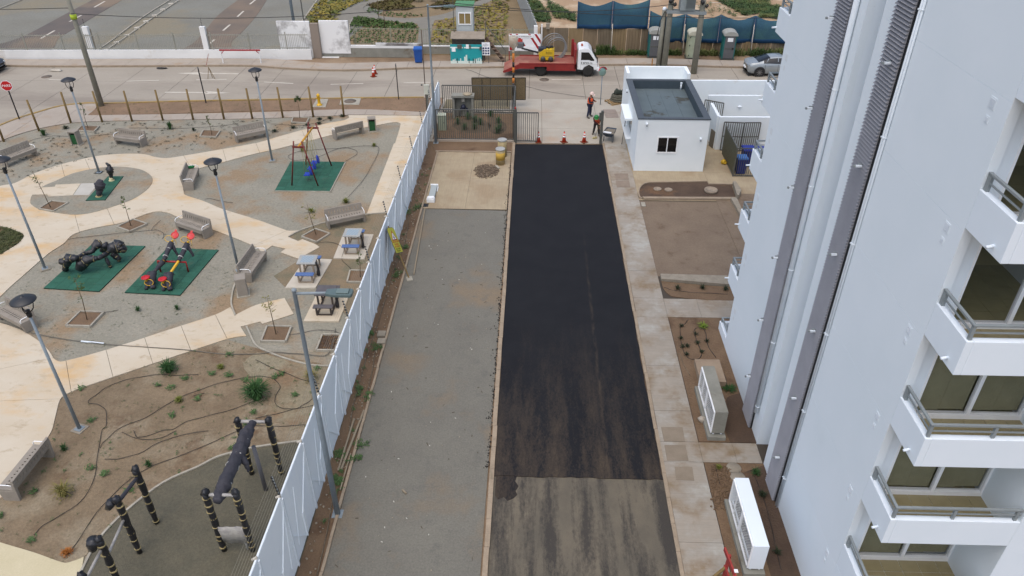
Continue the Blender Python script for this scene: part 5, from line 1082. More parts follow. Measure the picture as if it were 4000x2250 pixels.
def sapling(c_, r_, x, y, tx, ty, h, kind, lb, planter=None, crown=.35):
    p = t(c_, r_, x, y); tp_ = t(c_, r_, tx, ty, h); o = thing('young_tree', lb, 'young tree', (p.x, p.y, 0)); top = Vector((p.x+(tp_.x-p.x)*.6, p.y+random.uniform(-.08, .08), h))
    b0 = Vector((p.x, p.y, 0)); m_ = b0.lerp(top, .5)+Vector((random.uniform(-.06, .06), random.uniform(-.05, .05), 0)); w = MB(); w.tube([b0, m_, top], [.022, .016, .008], 6)
    for i in range(6):
        q = b0.lerp(top, random.uniform(.5, .98)); a_ = random.random()*6.28; w.tube([q, q+Vector((math.cos(a_)*crown*.8, math.sin(a_)*crown*.8, crown*.4))], [.007, .003], 4)
    w.build('trunk', m_bark, o, world=True)
    w = MB()
    for i in range(9 if kind < 3 else 14):
        u = random.uniform(.55, 1.03) if kind != 3 else random.uniform(.85, 1.05); q = b0.lerp(top, u)+Vector((random.uniform(-1, 1), random.uniform(-1, 1), 0))*crown*.7; leafclump(w, q, crown*.35, 9 if kind < 3 else 22, .055)
    w.build('crown', m_leafs[kind % 3] if kind < 3 else m_leafs[0], o, world=True)
    if planter:
        P = [Vector((q.x, q.y)) for q in planter]; k = thing('tree_planter', 'square concrete edging with soil around the '+' '.join(lb.split(',')[0].split()[:9]), 'planter', (p.x, p.y, 0)); w = MB()
        for i in range(4): a_, e_ = P[i], P[(i+1) % 4]; w.beam((a_.x, a_.y, .05), (e_.x, e_.y, .05), .07, .12)
        w.build('edging', m_kerbg, k, world=True); w = MB(); cc = sum(P, Vector((0, 0)))/4; w.prism([cc+(q-cc)*.97 for q in P], -.02, .064); w.build('soil', m_soilm, k, world=True)
sapling(0, 1, 515, 650, 370, 200, 2.2, 0, 'leafy leaning sapling at the lower left of the round gravel bed', T(0, 1, [(525, 585), (690, 605), (540, 690), (395, 665)]), .32)
sapling(0, 1, 1320, 835, 1225, 560, 1.6, 1, 'thin sapling between the round bed and the riding toy', T(0, 1, [(1345, 770), (1485, 818), (1310, 893), (1182, 848)]), .2)
sapling(0, 2, 880, 335, 760, -90, 2.2, 1, 'pale green sapling below the riding toy mat', T(0, 2, [(815, 252), (1050, 258), (915, 402), (668, 395)]), .3)
sapling(1, 2, 205, 480, 140, 40, 1.9, 2, 'yellow-leaved sapling beside the tall street light', T(1, 2, [(115, 398), (358, 405), (300, 555), (55, 550)]), .35)
sapling(1, 1, 608, 925, 510, 560, 1.8, 2, 'yellow sapling left of the bench above the picnic tables', T(1, 1, [(600, 868), (745, 915), (610, 1000), (462, 945)]), .4)
sapling(1, 1, 1050, 1350, 1045, 1080, 1.4, 1, 'small sapling close to the white fence by the middle picnic table', T(1, 1, [(950, 1285), (1120, 1290), (1090, 1405), (918, 1402)]), .2)
sapling(1, 0, 440, 1195, 420, 985, 1.45, 3, 'sapling with a dense round crown near the yellow hydrant', T(1, 0, [(375, 1190), (535, 1195), (510, 1248), (358, 1240)]), .24)
sapling(0, 0, 2135, 1365, 2080, 1165, 1.3, 1, 'bare little sapling in the planter above the bench', T(0, 0, [(2050, 1320), (2220, 1325), (2175, 1388), (2015, 1382)]), .12)
sapling(0, 0, 890, 1300, 815, 1060, 1.7, 0, 'leafy sapling hidden behind the lamp near the pavement', T(0, 0, [(830, 1275), (1000, 1280), (950, 1335), (770, 1325)]), .22)
k = thing('tree_planter', 'planter with brown leaves half hidden by the white fence', 'planter', t(1, 2, 740, 570)); w = MB(); P = T(1, 2, [(670, 485), (850, 485), (800, 645), (608, 642)])
for i in range(4): a_, e_ = P[i], P[(i+1) % 4]; w.beam((a_.x, a_.y, .05), (e_.x, e_.y, .05), .07, .12)
w.build('edging', m_kerbg, k, world=True); w = MB(); w.prism(P, -.02, .04); w.build('soil', m_soild, k, world=True)
w = MB(); c0_ = sum(P, Vector((0, 0)))/4; leafclump(w, (c0_.x, c0_.y, .08), .5, 160, .05, .1); w.build('dry_leaves', mat('dry_leaf', (132, 98, 56), (112, 80, 44), 8), k, world=True)

# grass clumps and shrubs
m_gr = [mat('blade_green', (52, 92, 40), (40, 76, 32), 8), mat('blade_lime', (116, 122, 48), (96, 104, 40), 8), mat('blade_dry', (146, 132, 76), (110, 112, 56), 8), mat('blade_dark', (46, 60, 34), (38, 48, 28), 8)]
def clump(p, r, h, n, m, lb, name='grass_clump', cat='plant', wd=.014):
    o = thing(name, lb, cat, (p.x, p.y, 0)); w = MB(); blades(w, (p.x, p.y, .02), n, h, r, wd, 1.0)
    for _ in range(n): a_ = random.random()*6.283; q = r*random.random()**.6; leafclump(w, (p.x+q*math.cos(a_), p.y+q*math.sin(a_), .03+h*.6*random.random()*(1-q/r*.6)), .02, 1, .035 if r > .2 else .03)
    w.build('blades', m, o, world=True)
clump(t(1, 2, 15, 1120), .5, .75, 300, m_gr[0], 'largest arching green grass clump in the planted soil', wd=.02)
clump(t(0, 2, 1705, 850), .36, .5, 200, m_gr[0], 'second green arching grass clump, below the diagonal path', wd=.018)
clump(t(0, 3, 650, 640), .32, .5, 110, m_gr[2], 'dry yellow-green grass clump near the lowest bench')
clump(t(0, 3, 680, 1230), .16, .2, 90, mat('rust_leaf', (176, 110, 40), (150, 90, 34), 8), 'rust orange little plant at the bottom of the soil bed')
clump(t(0, 2, 1805, 1150), .15, .22, 90, m_gr[1], 'lime green tuft between hoses in the planted soil')
clump(t(0, 2, 2225, 815), .14, .2, 80, m_gr[1], 'lime green tuft right of the large arching clump')
clump(t(1, 2, 560, 930), .28, .45, 110, m_gr[2], 'yellowish clump hidden behind the street light shaft')
clump(t(1, 1, 905, 595), .2, .28, 110, m_gr[1], 'green-brown tuft at the end of the hose, above the bench')
clump(t(1, 1, 560, 690), .18, .25, 90, m_gr[1], 'olive tuft beside the yellow sapling')
clump(t(1, 1, 1190, 25), .15, .22, 80, m_gr[1], 'green tuft at the upper bend of the swing hose')
clump(t(1, 1, 470, 75), .2, .32, 90, m_gr[1], 'lime tuft behind the swing frame')
clump(t(0, 0, 445, 1365), .22, .45, 130, m_gr[0], 'green tuft at the foot of the left timber posts')
clump(t(0, 0, 1715, 1300), .2, .55, 130, m_gr[0], 'upright green clump above the second bench')
clump(t(0, 0, 1950, 1320), .13, .25, 70, m_gr[3], 'dark little shrub right of the upright green clump')
clump(t(0, 0, 665, 1295), .22, .2, 90, m_gr[3], 'flat dark tuft below the third timber post')
clump(t(0, 2, 1390, 235), .12, .25, 60, m_gr[0], 'left of two dark seedlings below the see-saw mat')
clump(t(0, 2, 1785, 220), .12, .22, 60, m_gr[0], 'right of two dark seedlings below the see-saw mat')
clump(t(0, 3, 650, 190), .12, .3, 60, m_gr[0], 'small upright green seedling beside the lowest bench')
clump(t(0, 3, 1505, 350), .1, .3, 60, m_gr[0], 'small green seedling near the left exercise frame top')
for c_, x, y in ((1, 635, 1205), (1, 745, 1195), (1, 635, 1250), (1, 190, 1325), (1, 370, 1290), (1, 520, 1265), (1, 870, 1175)):
    clump(t(c_, 0, x, y), .2, .15, 70, m_gr[3], 'low dark shrub above the swing path, '+{635: 'just left of the yellow hydrant' if y < 1230 else 'below the one left of the hydrant', 745: 'under the yellow hydrant', 190: 'closest to the lamp left of the swings', 370: 'second from the lamp left of the swings', 520: 'directly above the swing frame top', 870: 'at the right tip of the strip'}[x], 'low_shrub', 'shrub')
for i, o in enumerate([o for o in bpy.data.objects if o.name.startswith('low_shrub')]): o['group'] = 'low dark shrubs in the gravel strip'
gp_ = [(1320, 1135, 0), (2030, 1255, 0), (2205, 1240, 0), (2260, 1260, 0), (2135, 1205, 0), (2100, 1310, 0), (2200, 1305, 0), (2360, 1175, 0), (2440, 1245, 0), (2430, 1345, 0), (2450, 1320, 0)]
for i, (x, y, _) in enumerate(gp_[1:]):
    clump(t(1, 0, x, y), .26, .55, 80, m_gr[0], 'upright green clump in the ring of plants inside the barred gate garden')
    [o for o in bpy.data.objects if o.get('label', '').startswith('upright green clump in the ring')][-1]['group'] = 'gate garden plants'
# scattered weeds (uncountable)
def scatter(P, n, size, hgt, m, name, fs=8, z=.04, cl=1):
    xs_, ys_ = [p[0] for p in P], [p[1] for p in P]; w = MB(); k = 0; tries = 0
    while k < n and tries < n*30:
        tries += 1; x, y = random.uniform(min(xs_), max(xs_)), random.uniform(min(ys_), max(ys_))
        if not inpoly((x, y), P): continue
        for _ in range(fs):
            s = size*random.uniform(.4, 1.2); a_ = random.random()*6.283; q = Vector((x+random.gauss(0, size*.9), y+random.gauss(0, size*.9), z+random.random()*hgt)); d = Vector((math.cos(a_), math.sin(a_), random.uniform(-.3, .8)))*s; e = Vector((-d.y, d.x, 0))*.3
            w.add([q-d, q+e, q+d, q-e], [(0, 1, 2, 3)])
        k += 1
    o = w.build(name, m); o['kind'] = 'stuff'; o['label'] = name.replace('_', ' '); return o
m_weed = mat('weed_green', (80, 110, 60), (66, 94, 50), 3); m_weedd = mat('weed_dull', (104, 106, 72), (86, 90, 60), 2)
scatter(SOIL1, 26, .08, .1, m_weed, 'weeds_in_planted_soil', 30)
scatter(SOIL1, 40, .04, .06, m_weed, 'weeds_in_planted_soil', 12)
scatter(SOIL1, 260, .03, .03, m_weedd, 'sparse_weeds', 7)
scatter(park, 1500, .028, .02, m_weedd, 'gravel_weeds', 5, z=.01)
scatter(F([(0, 762), (160, 620), (205, 590), (420, 545), (640, 640), (560, 780), (160, 905), (110, 860), (0, 805)]), 420, .03, .02, mat('weed_grey', (100, 108, 80), (84, 92, 66), 3), 'gravel_weeds', 6, z=.01)
scatter(F([(-60, 420), (0, 380), (250, 310), (860, 298), (860, 300), (700, 335), (470, 380), (300, 385), (0, 460)]), 330, .05, .05, mat('weed_dark', (78, 76, 56), (62, 62, 44), 3), 'border_weeds', 12, z=.01)
scatter(verge, 160, .04, .04, m_weedd, 'verge_weeds', 8)
scatter(W((FX+.1, 6), (-5.85, 6), (-5.85, 40), (FX+.1, 40)), 26, .05, .07, m_weed, 'fence_strip_weeds', 20, z=.02)
for q in (t(1, 2, 1150, 480), t(1, 2, 1235, 610), t(1, 3, 840, 240), t(1, 3, 980, 260), t(1, 3, 820, 470), t(1, 3, 820, 560), t(1, 3, 1060, 120), t(1, 1, 1540, 690), t(1, 1, 1610, 640), t(1, 1, 1430, 1320), t(1, 1, 1490, 1050), t(1, 2, 1130, 1100), t(1, 2, 1050, 1045)):
    scatter([Vector((q.x+math.cos(a_)*.22, q.y+math.sin(a_)*.3)) for a_ in (0, 1, 2, 3, 4, 5)], 6, .065, .09, m_weed, 'leafy_weeds', 16, z=.02)
scatter(F([(-80, 600), (-20, 574), (0, 571), (30, 578), (58, 590), (60, 598), (45, 615), (0, 642), (-80, 690)]), 500, .05, .08, mat('turf', (82, 88, 44), (66, 74, 34), 2), 'turf_bed', 16)
b = MB()
for i in range(260):
    y = random.uniform(8, 40); b.blob((random.uniform(FX+.12, -5.9), y, .015), random.uniform(.015, .045), 5, .3)
for i in range(60): b.blob((random.uniform(-5.6, -1.4), random.uniform(9, 34), .02), random.uniform(.012, .025), 5, .3)
b.build('stones', mat('pebble', (176, 164, 148), (150, 138, 122), 4))['kind'] = 'stuff'
# hoses
m_hose = mat('hose_black', (44, 38, 34), (58, 50, 44), 5, rough=.6)
def hose(P, lb, r=.014, m=None, name='irrigation_hose'):
    r = r*.75
    Q = crsmooth([Vector((p.x, p.y)) for p in P], closed=False, n=6, corner=120); b = MB(); o0 = Q[0]; b.tube([(q.x-o0.x, q.y-o0.y, .055+.012*math.sin(i*.7)) for i, q in enumerate(Q)], r, 5); tag(b.build(name, m or m_hose, None, loc=(o0.x, o0.y, 0)), lb, 'hose')
hose(T(0, 2, [(2000, 885), (1780, 890), (1580, 885), (1380, 915), (1180, 965), (1050, 1030), (950, 1105), (890, 1165), (1000, 1190), (1070, 1250), (1070, 1400), (1030, 1449)])+T(0, 3, [(985, 250), (965, 420), (900, 600), (760, 760), (560, 880), (420, 970), (345, 1050)]), 'black irrigation hose looping through the soil bed, from the arching clumps to the lower left')
hose(T(1, 2, [(0, 905)])+T(0, 2, [(2400, 925), (2150, 990), (1950, 1060), (1760, 1140), (1600, 1240), (1420, 1340), (1230, 1410)])+T(0, 3, [(1150, 20), (1050, 110), (1010, 170)]), 'black hose running up right past the lime tuft in the soil')
hose(T(0, 2, [(2060, 1070), (1950, 1100)]), 'short hose end by the lime tuft')
hose(T(0, 2, [(2574, 1150), (2350, 1230), (2100, 1300), (1900, 1350), (1750, 1430), (1640, 1449)])+T(0, 3, [(1450, 60), (1380, 60), (1350, 0)]), 'black hose between the soil bed and the right exercise frame')
hose(T(0, 3, [(2400, 0), (2150, 110), (1900, 220), (1650, 310), (1430, 410), (1230, 560), (1050, 740), (920, 900), (830, 1050), (720, 1200)]), 'long black hose passing behind the left exercise frame to the rust orange plant')
hose(T(0, 3, [(2100, 0), (1800, 50), (1560, 140), (1400, 230), (1200, 280), (1060, 288)]), 'black hose curving to the green weeds left of the exercise frames')
hose(T(0, 3, [(1780, 0), (1650, 60), (1500, 90), (1330, 60), (1230, 10)]), 'short curved hose loop at the top of the brown soil')
hose(T(1, 2, [(0, 735), (150, 810), (330, 880), (500, 945), (640, 975)]), 'black hose running to the fence past the thin electric pole')
hose(T(1, 2, [(0, 900), (100, 905), (190, 935), (245, 1010), (200, 1100), (200, 1180), (280, 1225), (400, 1225), (500, 1180), (575, 1120)]), 'coiled black hose right of the largest grass clump')
hose(T(1, 2, [(0, 1325), (200, 1280), (400, 1230), (575, 1195)]), 'hose passing just above the right exercise frame')
hose(T(1, 2, [(0, 1400), (250, 1403), (500, 1390)]), 'straight hose behind the tops of the right exercise frame')
hose(T(1, 1, [(930, 545), (1080, 370), (1180, 200), (1235, 80), (1210, 30), (1000, 35), (830, 55), (600, 65), (420, 90), (325, 130), (380, 170), (550, 160), (700, 110), (800, 65), (900, 45), (1000, 70), (1015, 110), (900, 187)]), 'long thin hose looping around the swing mat')
hose(T(1, 1, [(610, 1010), (740, 995), (840, 1030), (885, 1080), (865, 1170), (930, 1240), (1030, 1330)]), 'hose snaking past the picnic tables to the sapling by the fence')
hose(T(1, 2, [(210, 440), (240, 475), (380, 480), (550, 445), (700, 435), (800, 450), (850, 470)]), 'hose from the yellow sapling to the leaf-filled planter')
hose(T(0, 1, [(680, 972), (900, 940), (1300, 900), (1550, 875), (1640, 900), (1650, 930), (1635, 965)]), 'hose lying above the riding toy and under the thin sapling planter')
hose(T(0, 1, [(1525, 880), (1560, 830), (1620, 780)]), 'short hose branch left of the slanted bench')
hose(T(0, 1, [(2065, 565), (2130, 560), (2200, 580), (2345, 600)]), 'short hose right of the lower park lamp head')
hose(T(0, 2, [(815, 255), (900, 275), (1050, 260), (1195, 233)]), 'short hose crossing the pale green sapling planter')
hose(T(0, 0, [(280, 1440), (380, 1400), (560, 1375), (850, 1380), (1180, 1350)]), 'hose among the dark weeds at the upper left')
hose(T(0, 0, [(1300, 1295), (1700, 1300), (2100, 1285), (2400, 1250)]), 'thin hose parallel to the pavement, right of the utility pole')
hose(T(1, 0, [(150, 1255), (270, 1260), (400, 1270), (520, 1262), (640, 1235), (720, 1205)]), 'hose linking the low dark shrubs above the swing path')
hose(T(0, 2, [(0, 350), (250, 440), (440, 490), (820, 550), (1100, 580), (1900, 640), (2300, 680), (2574, 675)])+T(1, 2, [(200, 660), (450, 675), (700, 690), (780, 560), (800, 420)]), 'long grey conduit lying across the beige path to the leaf planter', .024, mat('conduit_grey', (112, 108, 100)), 'conduit_pipe')
b = MB(); a_, c_ = t(0, 2, 822, 550), t(0, 2, 1050, 572); b.tube([(a_.x, a_.y, .06), (c_.x, c_.y, .06)], .034, 8); tag(b.build('white_sleeve', m_pipe, None), 'white plastic sleeve on the grey conduit beside the gravel corner', 'pipe')
hose(T(1, 0, [(2110, 705), (2200, 730), (2300, 775), (2430, 800)])+T(2, 0, [(0, 845), (150, 880), (400, 935), (650, 970), (900, 1000)]), 'thin black cord crossing the street to the convex mirror post', .015, m_cab, 'ground_cord')
# pad with hydrant, manhole pad
for P, lb in ((T(1, 0, [(615, 1002), (728, 1003), (700, 1085), (565, 1082)]), 'small concrete pad under the yellow hydrant'), (T(1, 0, [(860, 995), (1058, 993), (1038, 1060), (840, 1058)]), 'concrete pad around a round iron cover on the verge')):
    c_ = sum(P, Vector((0, 0)))/4; k = thing('concrete_pad', lb, 'pad', (c_.x, c_.y, 0)); b = MB(); b.prism(P, 0, .06); b.build('pad', m_kerbg, k, world=True)
    if 'iron' in lb: b = MB(); b.lathe([(.42, .06), (.42, .07), (0, .075)], (c_.x, c_.y, 0), 18); b.build('cover', MATS['cover_iron'], k, world=True)
p = t(1, 0, 640, 1065); o = thing('hydrant', 'yellow fire hydrant on a small concrete pad at the verge', 'hydrant', (p.x, p.y, .06)); w = MB(); w.lathe([(.2, 0), (.2, .04), (.12, .08), (.1, .2), (.095, .62), (.12, .64), (.12, .7), (.08, .78), (.03, .82), (0, .83)], (0, 0, 0), 14); w.build('barrel', m_ytube, o)
w = MB(); w.cyl((-.16, 0, .5), (.16, 0, .5), .05, None, 8); w.build('outlet', m_ytube, o)
# signs
def signpost(p, h, lb, kind):
    o = thing('road_sign', lb, 'sign', (p.x, p.y, 0)); w = MB(); w.beam((0, 0, 0), (0, 0, h), .06); w.build('post', m_black, o)
    if kind == 'edge': w = MB(); w.box(0, 0, h-.62, .05, .6, .62, -math.atan2(p.x, p.y)); w.build('plate', m_black, o)
    else:
        M_ = Matrix.Rotation(R_(14), 4, 'Z') @ Matrix.Translation((0, -.05, h-.32)) @ Matrix.Rotation(R_(90), 4, 'X')
        oc = [(math.cos(R_(22.5+45*i))*.36, math.sin(R_(22.5+45*i))*.36) for i in range(8)]
        w = MB(); w.prism(oc, -.01, .0, M_); w.build('plate', m_frame, o); w = MB(); w.prism([(x*.92, y*.92) for x, y in oc], .001, .006, M_); w.build('red_face', m_sred, o); text('lettering', 'PARE', .23, M_ @ Matrix.Translation((0, 0, .008)), m_frame, o)
signpost(t(0, 0, 198, 1205), 2.65, 'red octagonal PARE stop sign on a black post at the far left corner', 'pare')
signpost(t(0, 0, 2075, 1040), 2.5, 'black sign post seen edge-on among the timber posts', 'edge')
signpost(t(1, 0, 1436, 1003), 2.5, 'black sign post seen edge-on on the bare verge left of the gate', 'edge')
# leaning warning sign
P0 = t(1, 1, 1540, 1355); o = thing('warning_sign', 'yellow warning board with a red-edged triangle leaning against the white fence', 'warning sign', (P0.x, P0.y, 0))
base = Vector((P0.x, P0.y, .03)); topp = Vector((FX+.08, P0.y+1.15, 2.05)); d = (topp-base).normalized()
w = MB(); w.beam(base, base.lerp(topp, 1.0), .05); w.build('stick', m_tim, o, world=True); w = MB(); w.box(P0.x+.03, P0.y-.06, .012, .26, .36, .04, .3); w.build('foot_plate', m_kerbg, o, world=True)
m_by = mat('board_yellow', (206, 204, 64), (190, 190, 60), 3, rough=.5)
cx_ = base.lerp(topp, .72); up_ = d; sx_ = Vector((0, 1, 0)).cross(up_).cross(up_)*-1
sx_ = up_.cross(Vector((1, 0, .35))).normalized()*-1; nz_ = sx_.cross(up_).normalized()
if nz_.x < 0: nz_ = -nz_; sx_ = -sx_
M_ = Matrix(((sx_.x, up_.x, nz_.x, cx_.x), (sx_.y, up_.y, nz_.y, cx_.y), (sx_.z, up_.z, nz_.z, cx_.z), (0, 0, 0, 1)))
Ml = Matrix.Translation(-Vector(o.location)) @ M_ @ Matrix.Diagonal((1.3, 1.2, 1, 1))
def mbm(fn, nm, m): w = MB(); fn(w); w.v = [tuple(Ml @ Vector(p)) for p in w.v]; return w.build(nm, m, o)
mbm(lambda w: w.prism([(-.36, -.5), (.36, -.5), (.36, .42), (.24, .52), (-.24, .52), (-.36, .42)], .03, .045), 'board', mat('board_edge', (60, 70, 84)))
mbm(lambda w: w.prism([(-.345, -.485), (.345, -.485), (.345, .41), (.23, .505), (-.23, .505), (-.345, .41)], .046, .05), 'face', m_by)
mbm(lambda w: w.prism([(-.27, .0), (.27, .0), (0, .4)], .051, .054), 'triangle', mat('sign_red', (176, 70, 44)))
mbm(lambda w: w.prism([(-.19, .045), (.19, .045), (0, .31)], .055, .058), 'triangle_field', m_frame)
mbm(lambda w: (w.prism([(-.03, .06), (.03, .06), (.05, .15), (-.05, .15)], .059, .061), w.prism([(.02, .15), (.05, .2), (.0, .19)], .059, .061), w.prism([(-.08, .06), (-.03, .12), (-.05, .14)], .059, .061)), 'figure', m_black)
mt_ = mat('sign_text_red', (190, 88, 52)); mtg = mat('sign_text_green', (96, 112, 34))
for i, (s_, sz, y, mm) in enumerate((('PRECAUCION', .1, -.06, mt_), ('TRABAJOS', .09, -.16, mt_), ('ELECTRICOS', .09, -.25, mt_), ('NO PASAR', .09, -.34, mtg), ('PELIGRO', .09, -.42, mtg))): text('lettering', s_, sz, Ml @ Matrix.Translation((0, y, .052)), mm, o)
# odds and ends on the lane
for a_, c_, w_, lb in ((t(1, 2, 1090, 1245), t(1, 3, 860, 390), .07, 'longest weathered timber beam lying along the fence strip'), (t(1, 2, 990, 1330), t(1, 3, 830, 400), .06, 'second timber beam left of the longest one in the weeds'), (t(1, 3, 955, 230), t(1, 3, 850, 595), .045, 'thin timber batten lying below the two beams'), (t(1, 1, 1700, 665), t(1, 1, 1590, 1320), .06, 'pale square timber lying on the edge of the gravel lane'), (t(1, 3, 2362, 395), t(1, 3, 2375, 492), .07, 'short wood offcut beside the drive kerb'), (t(1, 3, 1475, 595), t(1, 3, 1515, 632), .05, 'small wood sliver on the gravel lane')):
    b = MB(); b.beam((a_.x, a_.y, .05), (c_.x, c_.y, .05), w_); tag(b.build('timber_beam', mat('old_timber', (158, 146, 128), (136, 124, 106), 5, stretch=(6, .6, 1)), None), lb, 'timber')
for P, lb in ((T(1, 1, [(1560, 560), (1530, 820), (1500, 1000), (1380, 1300)])+T(1, 2, [(1320, 60), (1240, 330), (1150, 600), (1060, 900), (980, 1200), (940, 1449)]), 'thin pipe lying in the soil along the foot of the white fence'), (T(1, 3, [(775, 680), (750, 830), (700, 1100), (615, 1449)]), 'pale pipe in the soil strip at the bottom'), (T(1, 2, [(1200, 640), (1170, 850), (1100, 1150)]), 'short pipe end in the soil strip beside the concrete blocks')):
    hose(P, lb, .018, mat('pipe_old', (132, 122, 106), (96, 86, 72), 6), 'buried_pipe')
for y, lb in ((480, 'upper grey concrete block beside the lane kerb'), (555, 'lower grey concrete block beside the lane kerb')):
    q = t(1, 2, 1265, y); b = MB(); b.box(0, 0, 0, .32, .34, .12); tag(b.build('concrete_block', m_kg, None, loc=(q.x, q.y, 0)), lb, 'block')
q = t(1, 1, 1760, 590); o = thing('gate_motor', 'white sliding gate motor unit with a hinged arm on the slab corner', 'gate motor', (q.x, q.y, .03)); w = MB(); w.box(0, .05, 0, .42, .3, .22); w.box(0, .05, .22, .36, .24, .06); w.build('housing', m_frame, o, bevel=.02); w = MB(); w.box(0, 1.0, .05, .32, 1.5, .12); w.build('rail', mat('motor_grey', (176, 186, 192)), o); w = MB(); w.box(0, 1.75, .0, .42, .1, .2); w.box(.2, 1.5, 0, .04, .55, .06); w.build('bracket', m_frame, o)
q = t(1, 1, 1695, 622); b = MB(); b.box(0, 0, 0, .42, .36, .03); tag(b.build('drain_grate', m_black, None, loc=(q.x, q.y, .01)), 'small black square drain grate beside the slab corner', 'drain')
q = t(1, 1, 2320, 280); w = MB(); n = 14; R0 = 1.0
vs = [(q.x, q.y, .26)]; 
for k_ in range(1, 5):
    for j in range(n): a_ = j*6.283/n; r = k_/4*(.62+.14*math.sin(a_*3+1)+random.uniform(-.04, .04)); vs.append((q.x+r*math.cos(a_), q.y+r*math.sin(a_)*1.3, max(.03, .3*(1-k_/4)**1.3)+random.uniform(0, .02)))
fs = [(0, 1+j, 1+(j+1) % n) for j in range(n)] + [(1+k_*n+j, 1+(k_+1)*n+j, 1+(k_+1)*n+(j+1) % n, 1+k_*n+(j+1) % n) for k_ in range(3) for j in range(n)]
w.add(vs, fs, True)
for _ in range(500): a_ = random.random()*6.283; r = random.random()**.6*.75; w.box(q.x+r*math.cos(a_), q.y+r*1.3*math.sin(a_), .03+.24*(1-r/.75), *[random.uniform(.02, .05)]*3, random.random())
o = w.build('rubble_heap', mat('rubble', (134, 118, 102), (112, 98, 84), 9, speck=.2), None); o['kind'] = 'stuff'
b = MB(); b.box(0, 0, 0, .14, .42, .05, .5); tag(b.build('plank_offcut', m_kerbg, None, loc=(t(1, 1, 2430, 245).x, t(1, 1, 2430, 245).y, .05)), 'pale offcut lying on the rubble heap', 'offcut')
# waste drum on the slab
for (x, y, h, lb) in ((2460, 205, .95, 'front yellow cylindrical bin on the slab, open top'), (2475, 165, 1.05, 'rear yellow cylindrical bin with a rounded cap by the gate')):
    q = t(1, 1, x, y); o = thing('yellow_drum', lb, 'bin', (q.x, q.y+ (0 if h < 1 else .55), .03)); w = MB(); w.lathe([(.27, 0), (.27, h), (.24, h), (.23, h-.1), (0, h-.1)], (0, 0, 0), 18); w.build('body', mat('drum_tan', (176, 160, 122), (164, 146, 106), 5, rough=.6), o); w = MB(); w.lathe([(.28, h-.05), (.28, h+.02), (.24, h+.02)], (0, 0, 0), 18); w.build('rim', m_tg, o)
    if h < 1: w = MB(); w.lathe([(.273, .3), (.273, .75)], (0, 0, 0), 18); w.build('label_band', mat('label_yellow', (200, 164, 74)), o)

o = thing('control_box_pole', 'dark pole with a pale control box beside the far end of the white fence', 'pole', (-7.1, 48.0, 0)); w = MB(); w.tube([(0, 0, 0), (0, 0, 5.8)], .03, 6); w.build('pole', mat('rusty_pole', (92, 78, 68)), o); w = MB(); w.box(.1, -.1, 1.7, .34, .22, .62); w.build('box', mat('box_grey', (196, 198, 190)), o); w = MB(); w.beam((.1, 0, 0), (.1, 0, 1.7), .12); w.blob((-.2, -.1, 2.3), .07, 6, 0); w.build('bracket', m_gate, o)
# ================================================================ wall and fence beyond the street
m_ww = mat('boundary_white', (226, 226, 223), (216, 216, 213), .6, rough=.9, c3=(204, 198, 190), s3=.4, t3=(.62, .75))
m_fb = mat('fence_bar', (158, 158, 150), rough=.6)
wf = thing('boundary_fence', 'low white boundary wall with a thin grey bar fence on top, along the far gravel', 'fence', (-35, 60.3, 0))
def farw(x): return 59.75+(x+43)*.037 if x < -17.6 else 61.4+(x+17.6)*.13 if x < -9 else 62.5
segs = [-75, -60, -50, -43, -36, -30.5, -26.6, -22, -18.1]
for i in range(len(segs)-1):
    a_, c_ = segs[i], segs[i+1]
    w = MB(); w.beam((a_, farw(a_)+.15, .35), (c_, farw(c_)+.15, .35), .2, .9); w.build('wall_section', m_ww, wf, world=True)
def barfence(parent, x0, x1, fy, z0, z1, step, posts, m=m_fb):
    w = MB(); n = int((x1-x0)/step)
    for i in range(n): x = x0+i*step; w.box(x, fy(x)+.15, z0, .02, .02, z1-z0)
    o = w.build('fence_bars', m, parent, world=True); o['kind'] = 'stuff'
    for z in (z0+.12, z1-.1): w = MB(); w.beam((x0, fy(x0)+.15, z), (x1, fy(x1)+.15, z), .045); w.build('rail', m, parent, world=True)
    for x in posts: w = MB(); w.box(x, fy(x)+.15, z0, .07, .07, z1-z0+.12); w.build('post', m, parent, world=True)
barfence(wf, -75, -18.2, farw, .8, 2.05, .14, [x for x in range(-74, -18, 3)])
for x, lean in ((-26.4, 0), (-34.2, 0)):
    q = t(0, 0, 2100, 600) if x > -30 else t(0, 0, 945, 600)
    w = MB(); w.box(q.x, q.y+.15, 0, .42, .3, 2.6); w.cur = 1; w.beam((q.x+.24, q.y+.3, .3), (q.x+.28, q.y+.3, 2.4), .06); w.build('tall_post', [m_ww, m_kg], wf, world=True)
    for i in range(5): w = MB(); w.lathe([(.015, 0), (.05, .02), (.015, .06)], (q.x, q.y+.15, 2.65+i*.12), 6); w.build('insulator', m_black, wf, world=True)
m_smoke = mat('sooty_white', (226, 226, 224), c3=(120, 116, 116), s3=.55, t3=(.48, .66))
gpier = thing('gate_pier', 'broad white wall piers with grey smudges flanking a narrow brown post', 'wall', (-17.9, 61.3, 0))
for a_, c_, dy in ((-20.7, -18.05, 0), (-17.35, -15.0, .25)):
    w = MB(); w.bb(a_, c_, 61.15+dy, 61.35+dy, 0 if a_ < -18 else .3, 2.9); w.build('pier', m_smoke, gpier, world=True)
w = MB(); w.bb(-18.02, -17.38, 61.1, 61.4, 0, 2.75); w.build('post', mat('pier_brown', (150, 138, 130)), gpier, world=True)
w = MB(); w.bb(-17.35, -9.3, 61.45, 61.65, 0, .75); w.cur = 1; w.bb(-15, -9.3, 61.44, 61.66, .75, .95); w.build('low_wall', [m_grey, m_ww], gpier, world=True)
